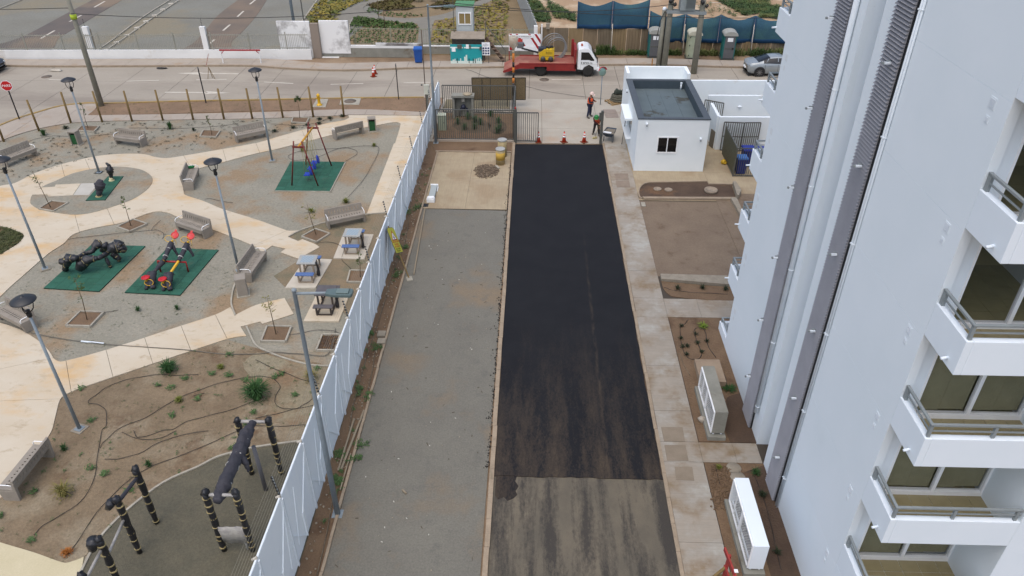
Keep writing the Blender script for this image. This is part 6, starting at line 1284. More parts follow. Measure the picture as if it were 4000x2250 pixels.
w = MB(); w.bb(-12.9, -9.1, 61.43, 61.6, .955, 1.15); w.build('wall_cap', m_smoke, gpier, world=True)
gfen = thing('garden_fence', 'grey bar fence on a low concrete wall in front of the yellow garden', 'fence', (-3, 62.6, 0))
fy = lambda x: 62.4
w = MB(); w.bb(-9.2, .0, 62.45, 62.65, 0, .62); w.cur = 1; w.bb(-9.2, .0, 62.44, 62.66, .62, .7); w.build('wall', [m_grey, m_ww], gfen, world=True)
barfence(gfen, -14.9, -.05, fy, .72, 2.1, .2, [-14.8, -11.8, -8.6, -5, -1.8], mat('fence_green', (150, 152, 132)))
w = MB(); w.box(.12, 62.5, 0, .3, .3, 2.35); w.build('end_pier', m_ww, gfen, world=True)
# concrete panel fence running away
pf = thing('panel_fence', 'grey corrugated panel fence running away from the street beside the garden', 'fence', (-.5, 70, 0))
P0 = Vector((.2, 63.9, 0)); P1 = Vector((-3.0, 92, 0)); n = 26
for i in range(n):
    a_, c_ = P0.lerp(P1, i/n), P0.lerp(P1, (i+.93)/n); w = MB(); w.beam(a_+Vector((0, 0, 1.05)), c_+Vector((0, 0, 1.05)), .06, 2.1); w.build('panel', mat('panel_grey', (176, 180, 184), (160, 165, 170), 3), pf, world=True)
    w = MB(); w.beam(c_+Vector((.0, .04, 0)), c_+Vector((0, .04, 2.2)), .14); w.build('post', mat('panel_post', (150, 154, 158)), pf, world=True)
# board fence with blue netting
m_bd = [mat('board_a', (138, 122, 100), (126, 110, 90), 2, speck=.08, stretch=(3, 3, .5)), mat('board_b', (126, 114, 98), (114, 102, 86), 2, speck=.08, stretch=(3, 3, .5)), mat('board_c', (148, 128, 98), (136, 117, 88), 2, speck=.06, stretch=(3, 3, .5))]
bfn = thing('board_fence', 'brown timber board fence along the building site, topped with blue netting', 'fence', (12, 64, 0))
def bfy(x): return 63.4
x = .45; i = 0
while x < 34:
    wd = 1.2; h = 2.0 if x < 3.3 else (2.6 if x < 4.4 else (1.95 if x < 9.2 else .95)); h += random.uniform(-.05, .05)
    w = MB(); w.beam((x+.01, bfy(x), h/2), (x+wd-.02, bfy(x+wd), h/2), .03, h); o = w.build('board', m_bd[(i*7) % 3], bfn, world=True)
    if wd and x >= 4.5:
        for q in range(1, 5):
            w = MB(); w.beam((x+q*wd/5, bfy(x)-.02, .05), (x+q*wd/5, bfy(x)-.02, h-.02), .02, .03, up=(0, 1, 0)); w.build('seam', mat('seam_brown', (98, 84, 66)), bfn, world=True)
    x += wd; i += 1
m_net = mat('blue_net', (48, 88, 112), (42, 80, 103), .6, rough=.9, speck=.22, sscale=20, c3=(58, 98, 108), s3=.5, t3=(.5, .65)); m_netb = mat('blue_net_hem', (34, 84, 132), (30, 75, 120), 2, rough=.8)
def net(x0, x1, z0, ta, tb, lb):
    o = thing('blue_netting', lb, 'netting', ((x0+x1)/2, bfy(x0), z0)); w = MB(); n = 10; vs = []
    for i in range(n+1):
        u = i/n; x = x0+(x1-x0)*u; y = bfy(x)-.1-.06*math.sin(u*9+x0); zt = ta+(tb-ta)*u-.38*math.sin(math.pi*u)
        for z in (z0, z0+.32, z0+(zt-z0)*.6, zt): vs.append((x, y+.05*math.sin(z*3+x), z))
    for i in range(n):
        for j in range(3): w.cur = 1 if j == 0 else 0; w.add([], []); a_ = 4*i+j; w.f.append((a_, a_+4, a_+5, a_+1)); w.m.append(w.cur); w.sm.append(True)
    w.v = [tuple(p) for p in vs]; q = w.build('net', [m_net, m_netb], o, world=True); s = q.modifiers.new('t', 'SOLIDIFY'); s.thickness = .015
    for x in (x0+.04, x1-.04):
        w = MB(); w.beam((x, bfy(x)-.14, z0), (x, bfy(x)-.14, (ta if x < (x0+x1)/2 else tb)), .05); w.build('net_edge', m_netb, o, world=True)
for a_ in ((3.5, 6.33, 1.95, 4.1, 4.15, 'first blue netting panel above the boards, right of the cable coil'), (6.35, 9.3, 1.95, 4.15, 4.3, 'second blue netting panel, tallest, above the board fence'), (9.4, 12.27, .88, 3.4, 3.15, 'third blue netting panel, stepping down behind the concrete poles'), (12.3, 15.13, .88, 3.15, 3.15, 'fourth blue netting panel behind the cream portable toilet'), (15.15, 17.95, .88, 3.15, 3.05, 'fifth blue netting panel behind the last portable toilet'), (17.98, 20.8, .88, 3.05, 3.0, 'sixth blue netting panel behind the silver car'), (20.85, 24, .88, 3.0, 3.0, 'last blue netting panel, meeting the building edge')): net(*a_)
for x in (6.4, 12.3, 17.9):
    y = bfy(x)-.3; o = thing('net_pole', 'thin pale prop in front of the blue netting'+{6.4: ' at its tall left part', 12.3: ' between the first two portable toilets', 17.9: ' behind the silver car'}[x], 'pole', (x, y, 0)); w = MB(); w.cyl((0, -.35, 0), (0, 0, 2.4), .035, .03, 6); w.build('pole', m_white, o)
# chest and small posts behind cable coil
o = thing('fence_pier', 'cream post and small grey box at the end of the garden fence', 'post', (.62, 63.2, 0)); w = MB(); w.box(0, 0, 0, .12, .12, 2.3); w.build('pier', m_ww, o); w = MB(); w.box(.5, .1, 1.9, .3, .2, .45); w.build('box', m_kg, o)

# gantry barriers
def barrier(P, lb):
    a_, c_ = P; o = thing('barrier_frame', lb, 'barrier', (a_.x, a_.y, 0)); w = MB()
    for q in (a_, c_): w.beam((q.x, q.y, 0), (q.x, q.y, 1.15), .07)
    w.build('leg', m_ww, o, world=True); w = MB(); w.beam((a_.x-.1, a_.y, 1.15), (c_.x+.1, c_.y, 1.15), .1); w.beam((a_.x, a_.y, .85), (a_.x+.25, a_.y, 1.12), .05); w.beam((c_.x, c_.y, .85), (c_.x-.25, c_.y, 1.12), .05); w.build('rail', m_rtube, o, world=True)
barrier((t(0, 0, 2250, 650), t(1, 0, 55, 650)), 'red-topped barrier frame on the far pavement by the white wall')
q = t(0, 0, 2125, 795); o = thing('sign_stand', 'small leaning stand with a red and white strip in the street', 'stand', (q.x, q.y, 0)); w = MB(); w.beam((-.25, 0, 0), (0, 0, .9), .03); w.beam((.3, 0, 0), (0, 0, .9), .03); w.beam((0, .3, 0), (0, 0, .9), .03); w.build('tripod', m_tim, o); w = MB(); w.beam((-.15, 0, 1.0), (.2, .05, 1.9), .09, .03); w.build('strip', mat('strip_red', (170, 60, 50), (210, 200, 190), 6), o)
q = t(0, 0, 2180, 600); b = MB(); b.lathe([(.16, 0), (.18, .4), (.16, .4), (.14, .1)], (0, 0, 0), 12); tag(b.build('bucket', mat('maroon', (96, 44, 42)), None, loc=(q.x, q.y+.2, .12)), 'dark red bucket by the base of the white wall', 'bucket')
for c_, x, y, lb in ((0, 565, 715, 'crumpled pale bag lying in the street near the far kerb'), (0, 1630, 692, 'black strip of rubber lying by the far kerb')):
    q = t(c_, 0, x, y); b = MB(); b.blob((0, 0, .06), .3 if 'pale' in lb else .25, 9, .35, (1.6, .6, .2)); tag(b.build('debris', m_white if 'pale' in lb else m_black, None, loc=(q.x, q.y, 0)), lb, 'debris')
q = t(1, 0, 745, 580); b = MB(); b.box(0, 0, 0, 1.5, .2, .06); tag(b.build('white_plank', m_ww, None, loc=(q.x, q.y, 0)), 'white plank lying before the smudged white pier', 'plank')
wheelie('wheeled_bin', t(1, 0, 1640, 640).to_tuple()[:2]+(.12,), R_(4), 'single blue wheeled bin on the far pavement left of the turquoise hoarding', (24, 84, 170), (28, 96, 186), 1.15)
# gate keeper tower
kt = thing('watch_cabin', 'white watch cabin with green roof raised behind the turquoise hoarding', 'cabin', (-5.6, 62.2, 0)); X0 = -6.25
m_cabw = mat('cabin_white', (200, 208, 214), (190, 198, 204), 2, rough=.6)
w = MB(); w.box(-5.6, 62.4, 1.7, 1.35, 1.3, 2.35); w.build('body', m_cabw, kt, world=True)
w = MB(); w.prism([(-6.35, 61.65), (-4.85, 61.65), (-4.85, 63.2), (-6.35, 63.2)], 4.05, 4.12); w.build('roof', mat('roof_green', (92, 150, 112), (80, 136, 100), 4), kt, world=True)
o = winframe(kt, -6.1, -5.05, 2.6, 3.55, 61.68, glass=mat('tan_pane', (150, 132, 92), rough=.2))
w = MB()
for x in (-6.25, -4.95): 
    for y in (61.8, 63.0): w.beam((x, y, 0), (x, y, 1.7), .08)
w.build('frame', m_gate, kt, world=True)
w = MB(); w.add([(-6.7, 60.75, 1.75), (-3.95, 60.75, 1.75), (-3.95, 61.6, 2.12), (-6.7, 61.6, 2.12), (-6.7, 60.75, 1.71), (-3.95, 60.75, 1.71), (-3.95, 61.6, 2.08), (-6.7, 61.6, 2.08)], [(0, 1, 2, 3), (7, 6, 5, 4), (0, 4, 5, 1), (1, 5, 6, 2), (2, 6, 7, 3), (3, 7, 4, 0)]); w.build('awning', mat('awning_grey', (156, 146, 136), (142, 132, 122), 3), kt, world=True)
w = MB(); w.box(-5.3, 61.2, .0, 2.6, .8, 1.65); w.build('lower_store', mat('dark_store', (66, 60, 56), (48, 44, 42), 6), kt, world=True)
w = MB(); w.beam((-3.9, 61.5, 1.7), (-3.9, 61.5, 2.9), .05); w.beam((-3.9, 61.4, 2.7), (-2.3, 60.6, .9), .04); w.beam((-2.3, 60.6, 0), (-2.3, 60.6, .95), .04); w.build('handrail', m_gate, kt, world=True)
w = MB(); w.beam((-3.9, 61.3, 1.7), (-2.4, 60.3, .15), .08, .3); w.build('stair_stringer', mat('stair_brown', (110, 92, 80)), kt, world=True)
for i in range(6): w = MB(); w.box(-3.75+i*.26, 61.2-i*.17, 1.45-i*.24, .3, .7, .04); w.build('tread', MATS['stair_brown'], kt, world=True)
w = MB(); w.beam((-6.45, 61.5, 0), (-6.45, 61.5, 6.5), .05); w.build('antenna_pole', m_gate, kt, world=True)
hb = thing('hoarding', 'turquoise printed hoarding with a white city skyline below the watch cabin', 'hoarding', (-5.37, 59.75, 0)); hb.location = (-5.37, 59.6, .12)
m_tq = mat('turquoise', (26, 166, 176), (22, 156, 168), 1, rough=.5); m_print = mat('print_white', (206, 220, 212)); m_pd = mat('print_dark', (60, 84, 84))
w = MB(); w.box(0, 0, 0, 2.5, .06, 1.5); w.build('panel', m_tq, hb)
w = MB(); w.box(0, -.04, 0, 2.5, .012, .22)
for x, h, wd in ((-1.0, .32, .2), (-.9, .38, .08), (-.45, .42, .08), (-.1, .55, .14), (.02, .7, .12), (.75, .4, .2), (.95, .46, .08), (1.1, .5, .06), (1.16, .36, .1)): w.box(x, -.04, .22, wd, .012, h-.22)
w.box(-.75, -.04, 1.22, 2.3*.45, .01, .1); w.box(.5, -.04, 1.22, 1.3, .01, .1); w.build('skyline_print', m_print, hb)
w = MB()
for x in (-.72, .22, .55, .72): w.box(x, -.055, .06, .06, .01, .3); w.lathe([(0, 0), (.035, 0), (.035, .04), (0, .05)], (x, -.05, .37), 6)
w.build('people_print', m_pd, hb)
w = MB(); w.box(-.98, -.05, .95, .3, .02, .34); w.box(.12, -.05, 1.2, .22, .03, .32); w.build('pinned_paper', m_frame, hb)
w = MB(); w.box(-.5, -.07, 1.2, .35, .1, .3); w.box(1.15, -.07, 1.1, .14, .1, .26); w.box(.33, -.07, 1.22, .1, .1, .26); w.build('meter', m_gate, hb)
sgn = thing('safety_board', 'white board with nine dark blue safety pictogram discs beside the turquoise hoarding', 'sign', (-3.8, 59.75, .75))
m_navy = mat('navy_print', (38, 56, 110), rough=.5)
w = MB(); w.box(0, 0, 0, .64, .05, 1.0); w.build('board', m_frame, sgn); w = MB(); w.beam((-.2, .04, -.65), (-.2, .04, .1), .04); w.beam((.2, .04, -.65), (.2, .04, .1), .04); w.build('leg', m_gate, sgn)
for i in range(3):
    for j in range(3): w = MB(); w.lathe([(0, 0), (.075, 0), (.075, .006), (0, .006)], (0, 0, 0), 14, Matrix.Translation((-.19+i*.19, -.03, .16+j*.2)) @ Matrix.Rotation(R_(90), 4, 'X')); w.build('disc', m_navy, sgn)
for z, s_, sz in ((.9, 'USO', .07), (.81, 'OBLIGATORIO', .07), (.73, 'DE E.P.P.', .06)): text('lettering', s_, sz, Matrix.Translation((0, -.03, z)) @ Matrix.Rotation(R_(90), 4, 'X'), m_navy, sgn)
fb = thing('fire_point_board', 'red and white striped board with an extinguisher and written header behind the truck bed', 'sign', (-.75, 61.0, .3)); m_rw = mat('stripe_red', (176, 40, 44))
w = MB(); w.box(0, 0, .45, 2.55, .05, 1.35); w.build('board', m_frame, fb); w = MB(); w.beam((-1.25, .05, -.3), (-1.25, .05, .5), .06); w.beam((1.2, .05, -.3), (1.2, .05, .5), .06); w.build('leg', m_rtube, fb)
for i in range(5):
    x = -1.25+i*.5; y0 = -.032-.003*i
    if i in (0, 1, 3, 4): w = MB(); w.add([(x, -.03, 1.8), (x+.2, -.03, 1.8), (min(x+1.0, 1.27), -.03, .6 if i < 3 else 1.8-1.2*((min(x+1.0, 1.27)-x-.2)/.8)), (min(x+.8, 1.27), -.03, .6 if i < 3 else 1.8-1.2*((min(x+.8, 1.27)-x)/.8))], [(0, 3, 2, 1)]); w.build('stripe', m_rw, fb)
w = MB(); w.box(-.25, -.04, 1.5, 1.9, .02, .22); w.box(.1, -.04, .5, 1.6, .02, .35); w.build('white_field', m_frame, fb)
text('lettering', 'PUNTO DE EMERGENCIA', .14, Matrix.Translation((-.25, -.055, 1.61)) @ Matrix.Rotation(R_(90), 4, 'X'), mat('letter_grey', (120, 130, 126)), fb)
w = MB(); w.box(-1.05, -.08, .55, .32, .12, .75); w.build('extinguisher_box', m_rtube, fb); w = MB(); w.lathe([(.06, .6), (.07, .65), (.07, 1.1), (.03, 1.2)], (-1.05, -.16, 0), 10); w.build('extinguisher', m_sred, fb)
w = MB(); w.box(-.4, -.06, 1.1, .45, .04, .3); w.build('red_plate', mat('plate_red', (200, 70, 60)), fb)
# portable toilets
def toilet(loc, rz, lb, body, door, roof):
    o = thing('portable_toilet', lb, 'portable toilet', loc, rz, 'portable toilets'); mb_, md, mr = [mat('wc_%d_%d_%d' % c, c, tuple(int(v*.92) for v in c), 3, rough=.5) for c in (body, door, roof)]
    w = MB(); w.box(0, .0, .0, 1.1, 1.1, .12); w.build('skid', m_gate, o)
    w = MB(); w.box(0, .03, .12, 1.0, 1.0, 1.93); 
    w.build('shell', mb_, o, bevel=.03)
    for i in range(4):
        w = MB(); w.box(-.51, -.3+i*.22, .3, .03, .05, 1.5); w.build('rib', mb_, o); w = MB(); w.box(.51, -.3+i*.22, .3, .03, .05, 1.5); w.build('rib', mb_, o)
    w = MB(); w.box(0, -.5, .16, .8, .05, 1.78); 
    M = Matrix(((1, 0, 0, 0), (0, 0, 1, -.5), (0, 1, 0, 1.94), (0, 0, 0, 1))); w.prism([(.4*math.cos(R_(a_)), .16*math.sin(R_(a_))) for a_ in range(0, 181, 20)], -.025, .025, M); w.build('door', md, o)
    w = MB(); w.box(.0, -.53, .9, .7, .02, .09); w.build('door_rib', mb_ if body != (38, 116, 116) else m_gate, o); w = MB(); w.box(.28, -.55, .9, .14, .05, .12); w.build('latch', m_black, o)
    w = MB(); ar = [(.56*math.cos(R_(a_)), .3*math.sin(R_(a_))) for a_ in range(0, 181, 15)]; M = Matrix(((1, 0, 0, 0), (0, 0, 1, 0), (0, 1, 0, 2.0), (0, 0, 0, 1))); w.prism(ar+[(-.56, -.06), (.56, -.06)][::1], -.6, .58, M); w.build('roof', mr, o, bevel=.02)
    if body == (38, 116, 116): w = MB(); w.box(0, -.535, 1.5, .42, .012, .3); w.build('notice', m_frame, o)
    else:
        for z in (.3, 1.1, 1.75): w = MB(); w.box(-.38, -.54, z, .06, .03, .1); w.build('hinge', m_black, o)
    return o
toilet((9.85, 62.3, 0), R_(-3), 'grey-doored teal portable toilet half hidden by the concrete poles', (38, 116, 116), (104, 106, 112), (176, 178, 176))
toilet((12.95, 62.0, 0), R_(-2), 'cream and pale green portable toilet, the middle one', (190, 196, 172), (182, 192, 170), (214, 212, 196))
toilet((15.75, 61.9, 0), R_(-3), 'grey-doored teal portable toilet nearest the silver car', (38, 116, 116), (104, 106, 112), (176, 178, 176))
# bollard and mirror
q = t(2, 0, 1402, 712); o = thing('striped_bollard', 'thin orange and black marker post by the street behind the guard house', 'post', (q.x, q.y, 0)); w = MB(); w.beam((0, 0, 0), (0, 0, .3), .08); w.build('base', m_black, o); w = MB(); w.beam((0, 0, .3), (0, 0, .95), .08); w.build('post', mat('ochre_post', (172, 122, 60)), o)
mr = thing('convex_mirror', 'round convex traffic mirror with red rim on a thin pole at the drive mouth', 'mirror', (4.7, 50.85, 0)); w = MB(); w.tube([(0, 0, 0), (0, 0, 2.3)], .03, 8); w.build('pole', m_galv, mr)
Mx = Matrix.Translation((0, -.06, 2.35)) @ Matrix.Rotation(R_(28), 4, 'Z') @ Matrix.Rotation(R_(80), 4, 'X'); w = MB(); w.lathe([(0, .06), (.18, .045), (.28, .01), (.29, 0), (0, -.02)], (0, 0, 0), 20, Mx); w.build('mirror_face', mat('mirror_glass', (150, 178, 170), rough=.12, metal=.5), mr)
w = MB(); w.add([tuple(Mx @ Vector((r*math.cos(R_(a_)), r*math.sin(R_(a_)), z))) for a_ in range(20, 161, 20) for r, z in ((.29, .0), (.35, .1), (.35, .0))], [(3*i+j, 3*i+3+j, 3*i+3+(j+1) % 3, 3*i+(j+1) % 3) for i in range(7) for j in range(3)]); w.build('hood', mat('pink_red', (206, 60, 80)), mr)
# cones
def cone(loc, lb, src=[None]):
    if src[0]: return dup(src[0], loc, random.random(), lb)
    o = thing('traffic_cone', lb, 'traffic cone', loc, .1, 'orange traffic cones'); mo = mat('cone_orange', (214, 66, 34), (196, 54, 28), 9, rough=.5)
    w = MB(); w.box(0, 0, 0, .38, .38, .04); w.build('base', mat('cone_base', (120, 62, 40)), o, bevel=.01); w = MB(); w.lathe([(.14, .04), (.035, .7), (.0, .7)], (0, 0, 0), 16); w.build('cone', mo, o)
    for a_, c_ in ((.33, .44), (.5, .58)): w = MB(); w.lathe([(.14-.105*(a_-.04)/.66+.003, a_), (.14-.105*(c_-.04)/.66+.003, c_)], (0, 0, 0), 16); w.build('band', m_frame, o)
    w = MB(); w.lathe([(.038, .63), (.034, .71), (0, .72)], (0, 0, 0), 10); w.build('tip', m_black, o); src[0] = o; return o
for c_, x, y, lb in ((2, 265, 1440, 'left of the three traffic cones across the drive mouth'), (2, 523, 1440, 'middle of the three traffic cones across the drive mouth'), (2, 725, 1440, 'right of the three traffic cones, with a dark smudge, near the gate post'), (1, 1183, 780, 'front traffic cone of the pair standing in the street'), (1, 1197, 752, 'rear traffic cone of the pair standing in the street')):
    q = t(c_, 0, x, y-8); cone((q.x, q.y, .01), lb)
# flatbed truck
tr = thing('flatbed_truck', 'red flatbed recovery truck with a white cab parked along the far kerb', 'truck', (1.6, 57.9, 0)); m_cab = mat('cab_white', (232, 234, 234), (224, 227, 228), 2, rough=.3, coat=.4); m_bed = mat('bed_red', (150, 40, 36), (134, 34, 32), 2, rough=.6, speck=.1); m_deck = mat('deck_rust', (160, 96, 84), (146, 84, 72), 1.4, rough=.8, speck=.12, c3=(170, 122, 104), s3=.8, t3=(.5, .65)); m_tyre = mat('tyre', (34, 34, 34), (46, 44, 42), 9, rough=.8); m_rim = mat('steel_rim', (76, 78, 80), rough=.5, metal=.4)
Y0, Y1 = -1.05, 1.0
def L(mb, nm, m, par=tr, **k): return mb.build(nm, m, par, **k)
w = MB(); w.add([(-3.9, Y0, .45), (-3.9, Y1, .45), (-2.7, Y1, .98), (-2.7, Y0, .98), (-3.9, Y0, .37), (-3.9, Y1, .37), (-2.7, Y1, .82), (-2.7, Y0, .82)], [(3, 2, 1, 0), (4, 5, 6, 7), (0, 1, 5, 4), (0, 4, 7, 3), (1, 2, 6, 5), (2, 3, 7, 6)]); w.bb(-2.7, 1.55, Y0, Y1, .86, .98)
L(w, 'deck', m_deck)
w = MB(); w.add([(-3.95, Y0-.04, .42), (-2.7, Y0-.04, .98), (-2.7, Y0-.04, .62), (-3.9, Y0-.04, .28), (-3.95, Y0, .42), (-2.7, Y0, .98), (-2.7, Y0, .62), (-3.9, Y0, .28)], [(0, 3, 2, 1), (4, 5, 6, 7), (0, 1, 5, 4), (3, 7, 6, 2), (0, 4, 7, 3)]); w.bb(-2.7, -1.55, Y0-.04, Y0, .62, 1.0); w.bb(-1.55, -.6, Y0-.04, Y0, .78, 1.0); w.bb(-.6, 1.6, Y0-.04, Y0, .48, 1.0); w.bb(-2.7, 1.6, Y0-.06, Y0+.0, 1.0, 1.05); L(w, 'side_skirt', m_bed)
w = MB(); w.bb(-2.7, 1.6, Y1, Y1+.05, .7, 1.05); L(w, 'side_skirt', m_bed)
w = MB(); w.bb(1.5, 1.62, Y0-.04, Y1+.05, .6, 1.98); w.bb(1.3, 1.5, Y1-.1, Y1+.05, 1.05, 2.3); w.beam((1.5, Y0+.1, 1.5), (1.5, Y0+.9, 2.0), .06); w.bb(1.48, 1.64, Y0+.0, Y1+.05, 1.98, 2.04); L(w, 'headboard', m_bed)
# cab from stations
prof = [(1.72, .55), (1.72, 1.9), (1.8, 2.08), (2.2, 2.18), (2.55, 2.12), (2.78, 1.9), (3.15, 1.32), (3.25, 1.0), (3.3, .55), (3.0, .5), (2.95, .72), (2.6, .9), (2.25, .72), (2.15, .5)]
Ms = Matrix(((1, 0, 0, 0), (0, 0, 1, -.03), (0, 1, 0, 0), (0, 0, 0, 1)))
w = MB(); w.prism(prof, -.92, .92, Ms); L(w, 'cab', m_cab, bevel=.05)
w = MB(); w.prism([(1.98, 1.28), (1.98, 1.82), (2.0, 1.86), (2.52, 1.86), (2.6, 1.8), (2.98, 1.3), (2.98, 1.22), (2.75, 1.22), (2.6, 1.28)], -.93, .93, Ms); L(w, 'side_window', m_dglass)
w = MB(); w.add([(2.84, -.82, 1.86), (2.84, .76, 1.86), (3.2, .8, 1.32), (3.2, -.86, 1.32)], [(0, 1, 2, 3)]); L(w, 'windscreen', m_dglass)
w = MB(); w.bb(3.2, 3.42, -.97, .9, .42, .74); L(w, 'bumper', m_cab, bevel=.06)
w = MB(); w.bb(3.22, 3.3, -.9, -.6, .78, .96); L(w, 'headlight', mat('amber_lens', (170, 120, 80), rough=.2)); w = MB(); w.bb(3.22, 3.3, .5, .83, .78, .96); L(w, 'headlight', MATS['amber_lens'])
w = MB(); w.beam((3.05, -.9, 1.5), (3.2, -1.15, 1.5), .03); w.box(3.2, -1.18, 1.15, .07, .05, .42); L(w, 'mirror', m_black); w = MB(); w.beam((3.05, .85, 1.5), (3.2, 1.1, 1.5), .03); w.box(3.2, 1.13, 1.2, .07, .16, .3); L(w, 'mirror', m_kg)
w = MB(); w.box(2.05, -.2, 2.16, .14, .3, .1); L(w, 'beacon', mat('beacon_amber', (176, 90, 60)))
w = MB(); w.bb(-3.2, 3.1, -.45, .45, .42, .62); w.bb(1.7, 2.1, -.85, .85, .35, .6); L(w, 'chassis', m_black)
def wheel(par, x, y, r, wd, side, nm='wheel'):
    w = MB(); Mw = Matrix.Translation((x, y, r)) @ Matrix.Rotation(R_(90), 4, 'X'); w.lathe([(r*.62, -wd/2), (r*.93, -wd/2), (r, -wd*.3), (r, wd*.3), (r*.93, wd/2), (r*.62, wd/2)], (0, 0, 0), 22, Mw); o = w.build(nm, m_tyre, par)
    w = MB(); w.lathe([(0, wd*.36), (r*.2, wd*.4), (r*.25, wd*.3), (r*.5, wd*.25), (r*.62, wd*.46), (r*.66, wd*.46), (r*.66, -wd*.46), (0, -wd*.3)], (0, 0, 0), 18, Mw); w.build('rim', m_rim, o); return o
for x, y in ((2.55, -.85), (2.55, .8), (-1.05, -.8), (-1.05, .75)): wheel(tr, x, y, .42, .28, 1)
text('lettering', 'BPXS-16', .2, Matrix.Translation((2.5, -.975, 1.05)) @ Matrix.Rotation(R_(90), 4, 'X'), m_black, tr)
w = MB(); w.bb(2.02, 2.06, -.98, -.95, 1.0, 1.14); L(w, 'door_handle', m_black)
w = MB(); w.bb(1.98, 1.99, -.955, -.952, .6, 1.9); w.bb(2.0, 3.2, -.956, -.952, .93, .94); L(w, 'door_seam', m_kg)
# yellow plate roller
pr_ = thing('walk_behind_roller', 'yellow walk-behind roller with a long black handle riding on the truck bed', 'roller', (1.05, 57.75, .98)); m_mach = mat('machine_yellow', (226, 190, 34), (206, 170, 28), 5, rough=.45, c3=(150, 130, 60), s3=3, t3=(.6, .7))
w = MB(); w.prism([(-.62, .12), (.45, .12), (.5, .2), (.5, .95), (-.25, .95), (-.68, .62)], -.35, .35, Matrix(((1, 0, 0, 0), (0, 0, 1, 0), (0, 1, 0, 0), (0, 0, 0, 1)))); w.build('body', m_mach, pr_, bevel=.02)
w = MB(); w.box(-.42, 0, .78, .6, .6, .22); w.build('hood', mat('roller_dark', (46, 48, 56), rough=.5), pr_)
for x in (-.35, .25): w = MB(); Mw = Matrix.Translation((x, 0, .2)) @ Matrix.Rotation(R_(90), 4, 'X'); w.lathe([(0, -.4), (.2, -.4), (.2, .4), (0, .4)], (0, 0, 0), 16, Mw); w.build('drum', m_rim, pr_)
w = MB(); w.beam((-.7, 0, .6), (-2.0, 0, .92), .12, .1); w.build('handle', m_black, pr_); w = MB(); w.box(-2.1, 0, .95, .5, .35, .4); w.cur = 1; w.box(-2.1, 0, 1.05, .6, .1, .3); w.build('control_head', [mat('head_grey', (104, 106, 112), rough=.5), m_black], pr_, bevel=.03)
w = MB(); 
for i in range(6): w.box(-.1+i*.1, random.uniform(-.15, .15), .95, .1, .2, .12)
w.build('engine', m_black, pr_); text('lettering', 'BOMAG', .13, Matrix.Translation((.1, -.36, .68)) @ Matrix.Rotation(R_(90), 4, 'X'), m_black, pr_); w = MB(); w.box(0, -.352, .42, 1.0, .01, .02); w.box(.1, -.352, .57, .46, .01, .015); w.build('trim', m_gate, pr_)
cc_ = thing('cable_coil', 'big loose coil of grey cable standing on the truck bed behind the roller', 'cable coil', (1.6, 58.75, .9)); m_ccab = mat('coil_grey', (132, 134, 138), (116, 118, 122), 5, rough=.5)
for i in range(7):
    r = .92-.035*i+random.uniform(-.05, .05); cx = .05*i-.1+random.uniform(-.06, .06); w = MB(); w.tube([(cx+math.cos(R_(a_))*r, .15*math.sin(R_(a_*2))-i*.03, r+.03+math.sin(R_(a_))*r) for a_ in range(0, 361, 15)], .026, 6, caps=False); w.build('cable_loop', m_ccab, cc_)
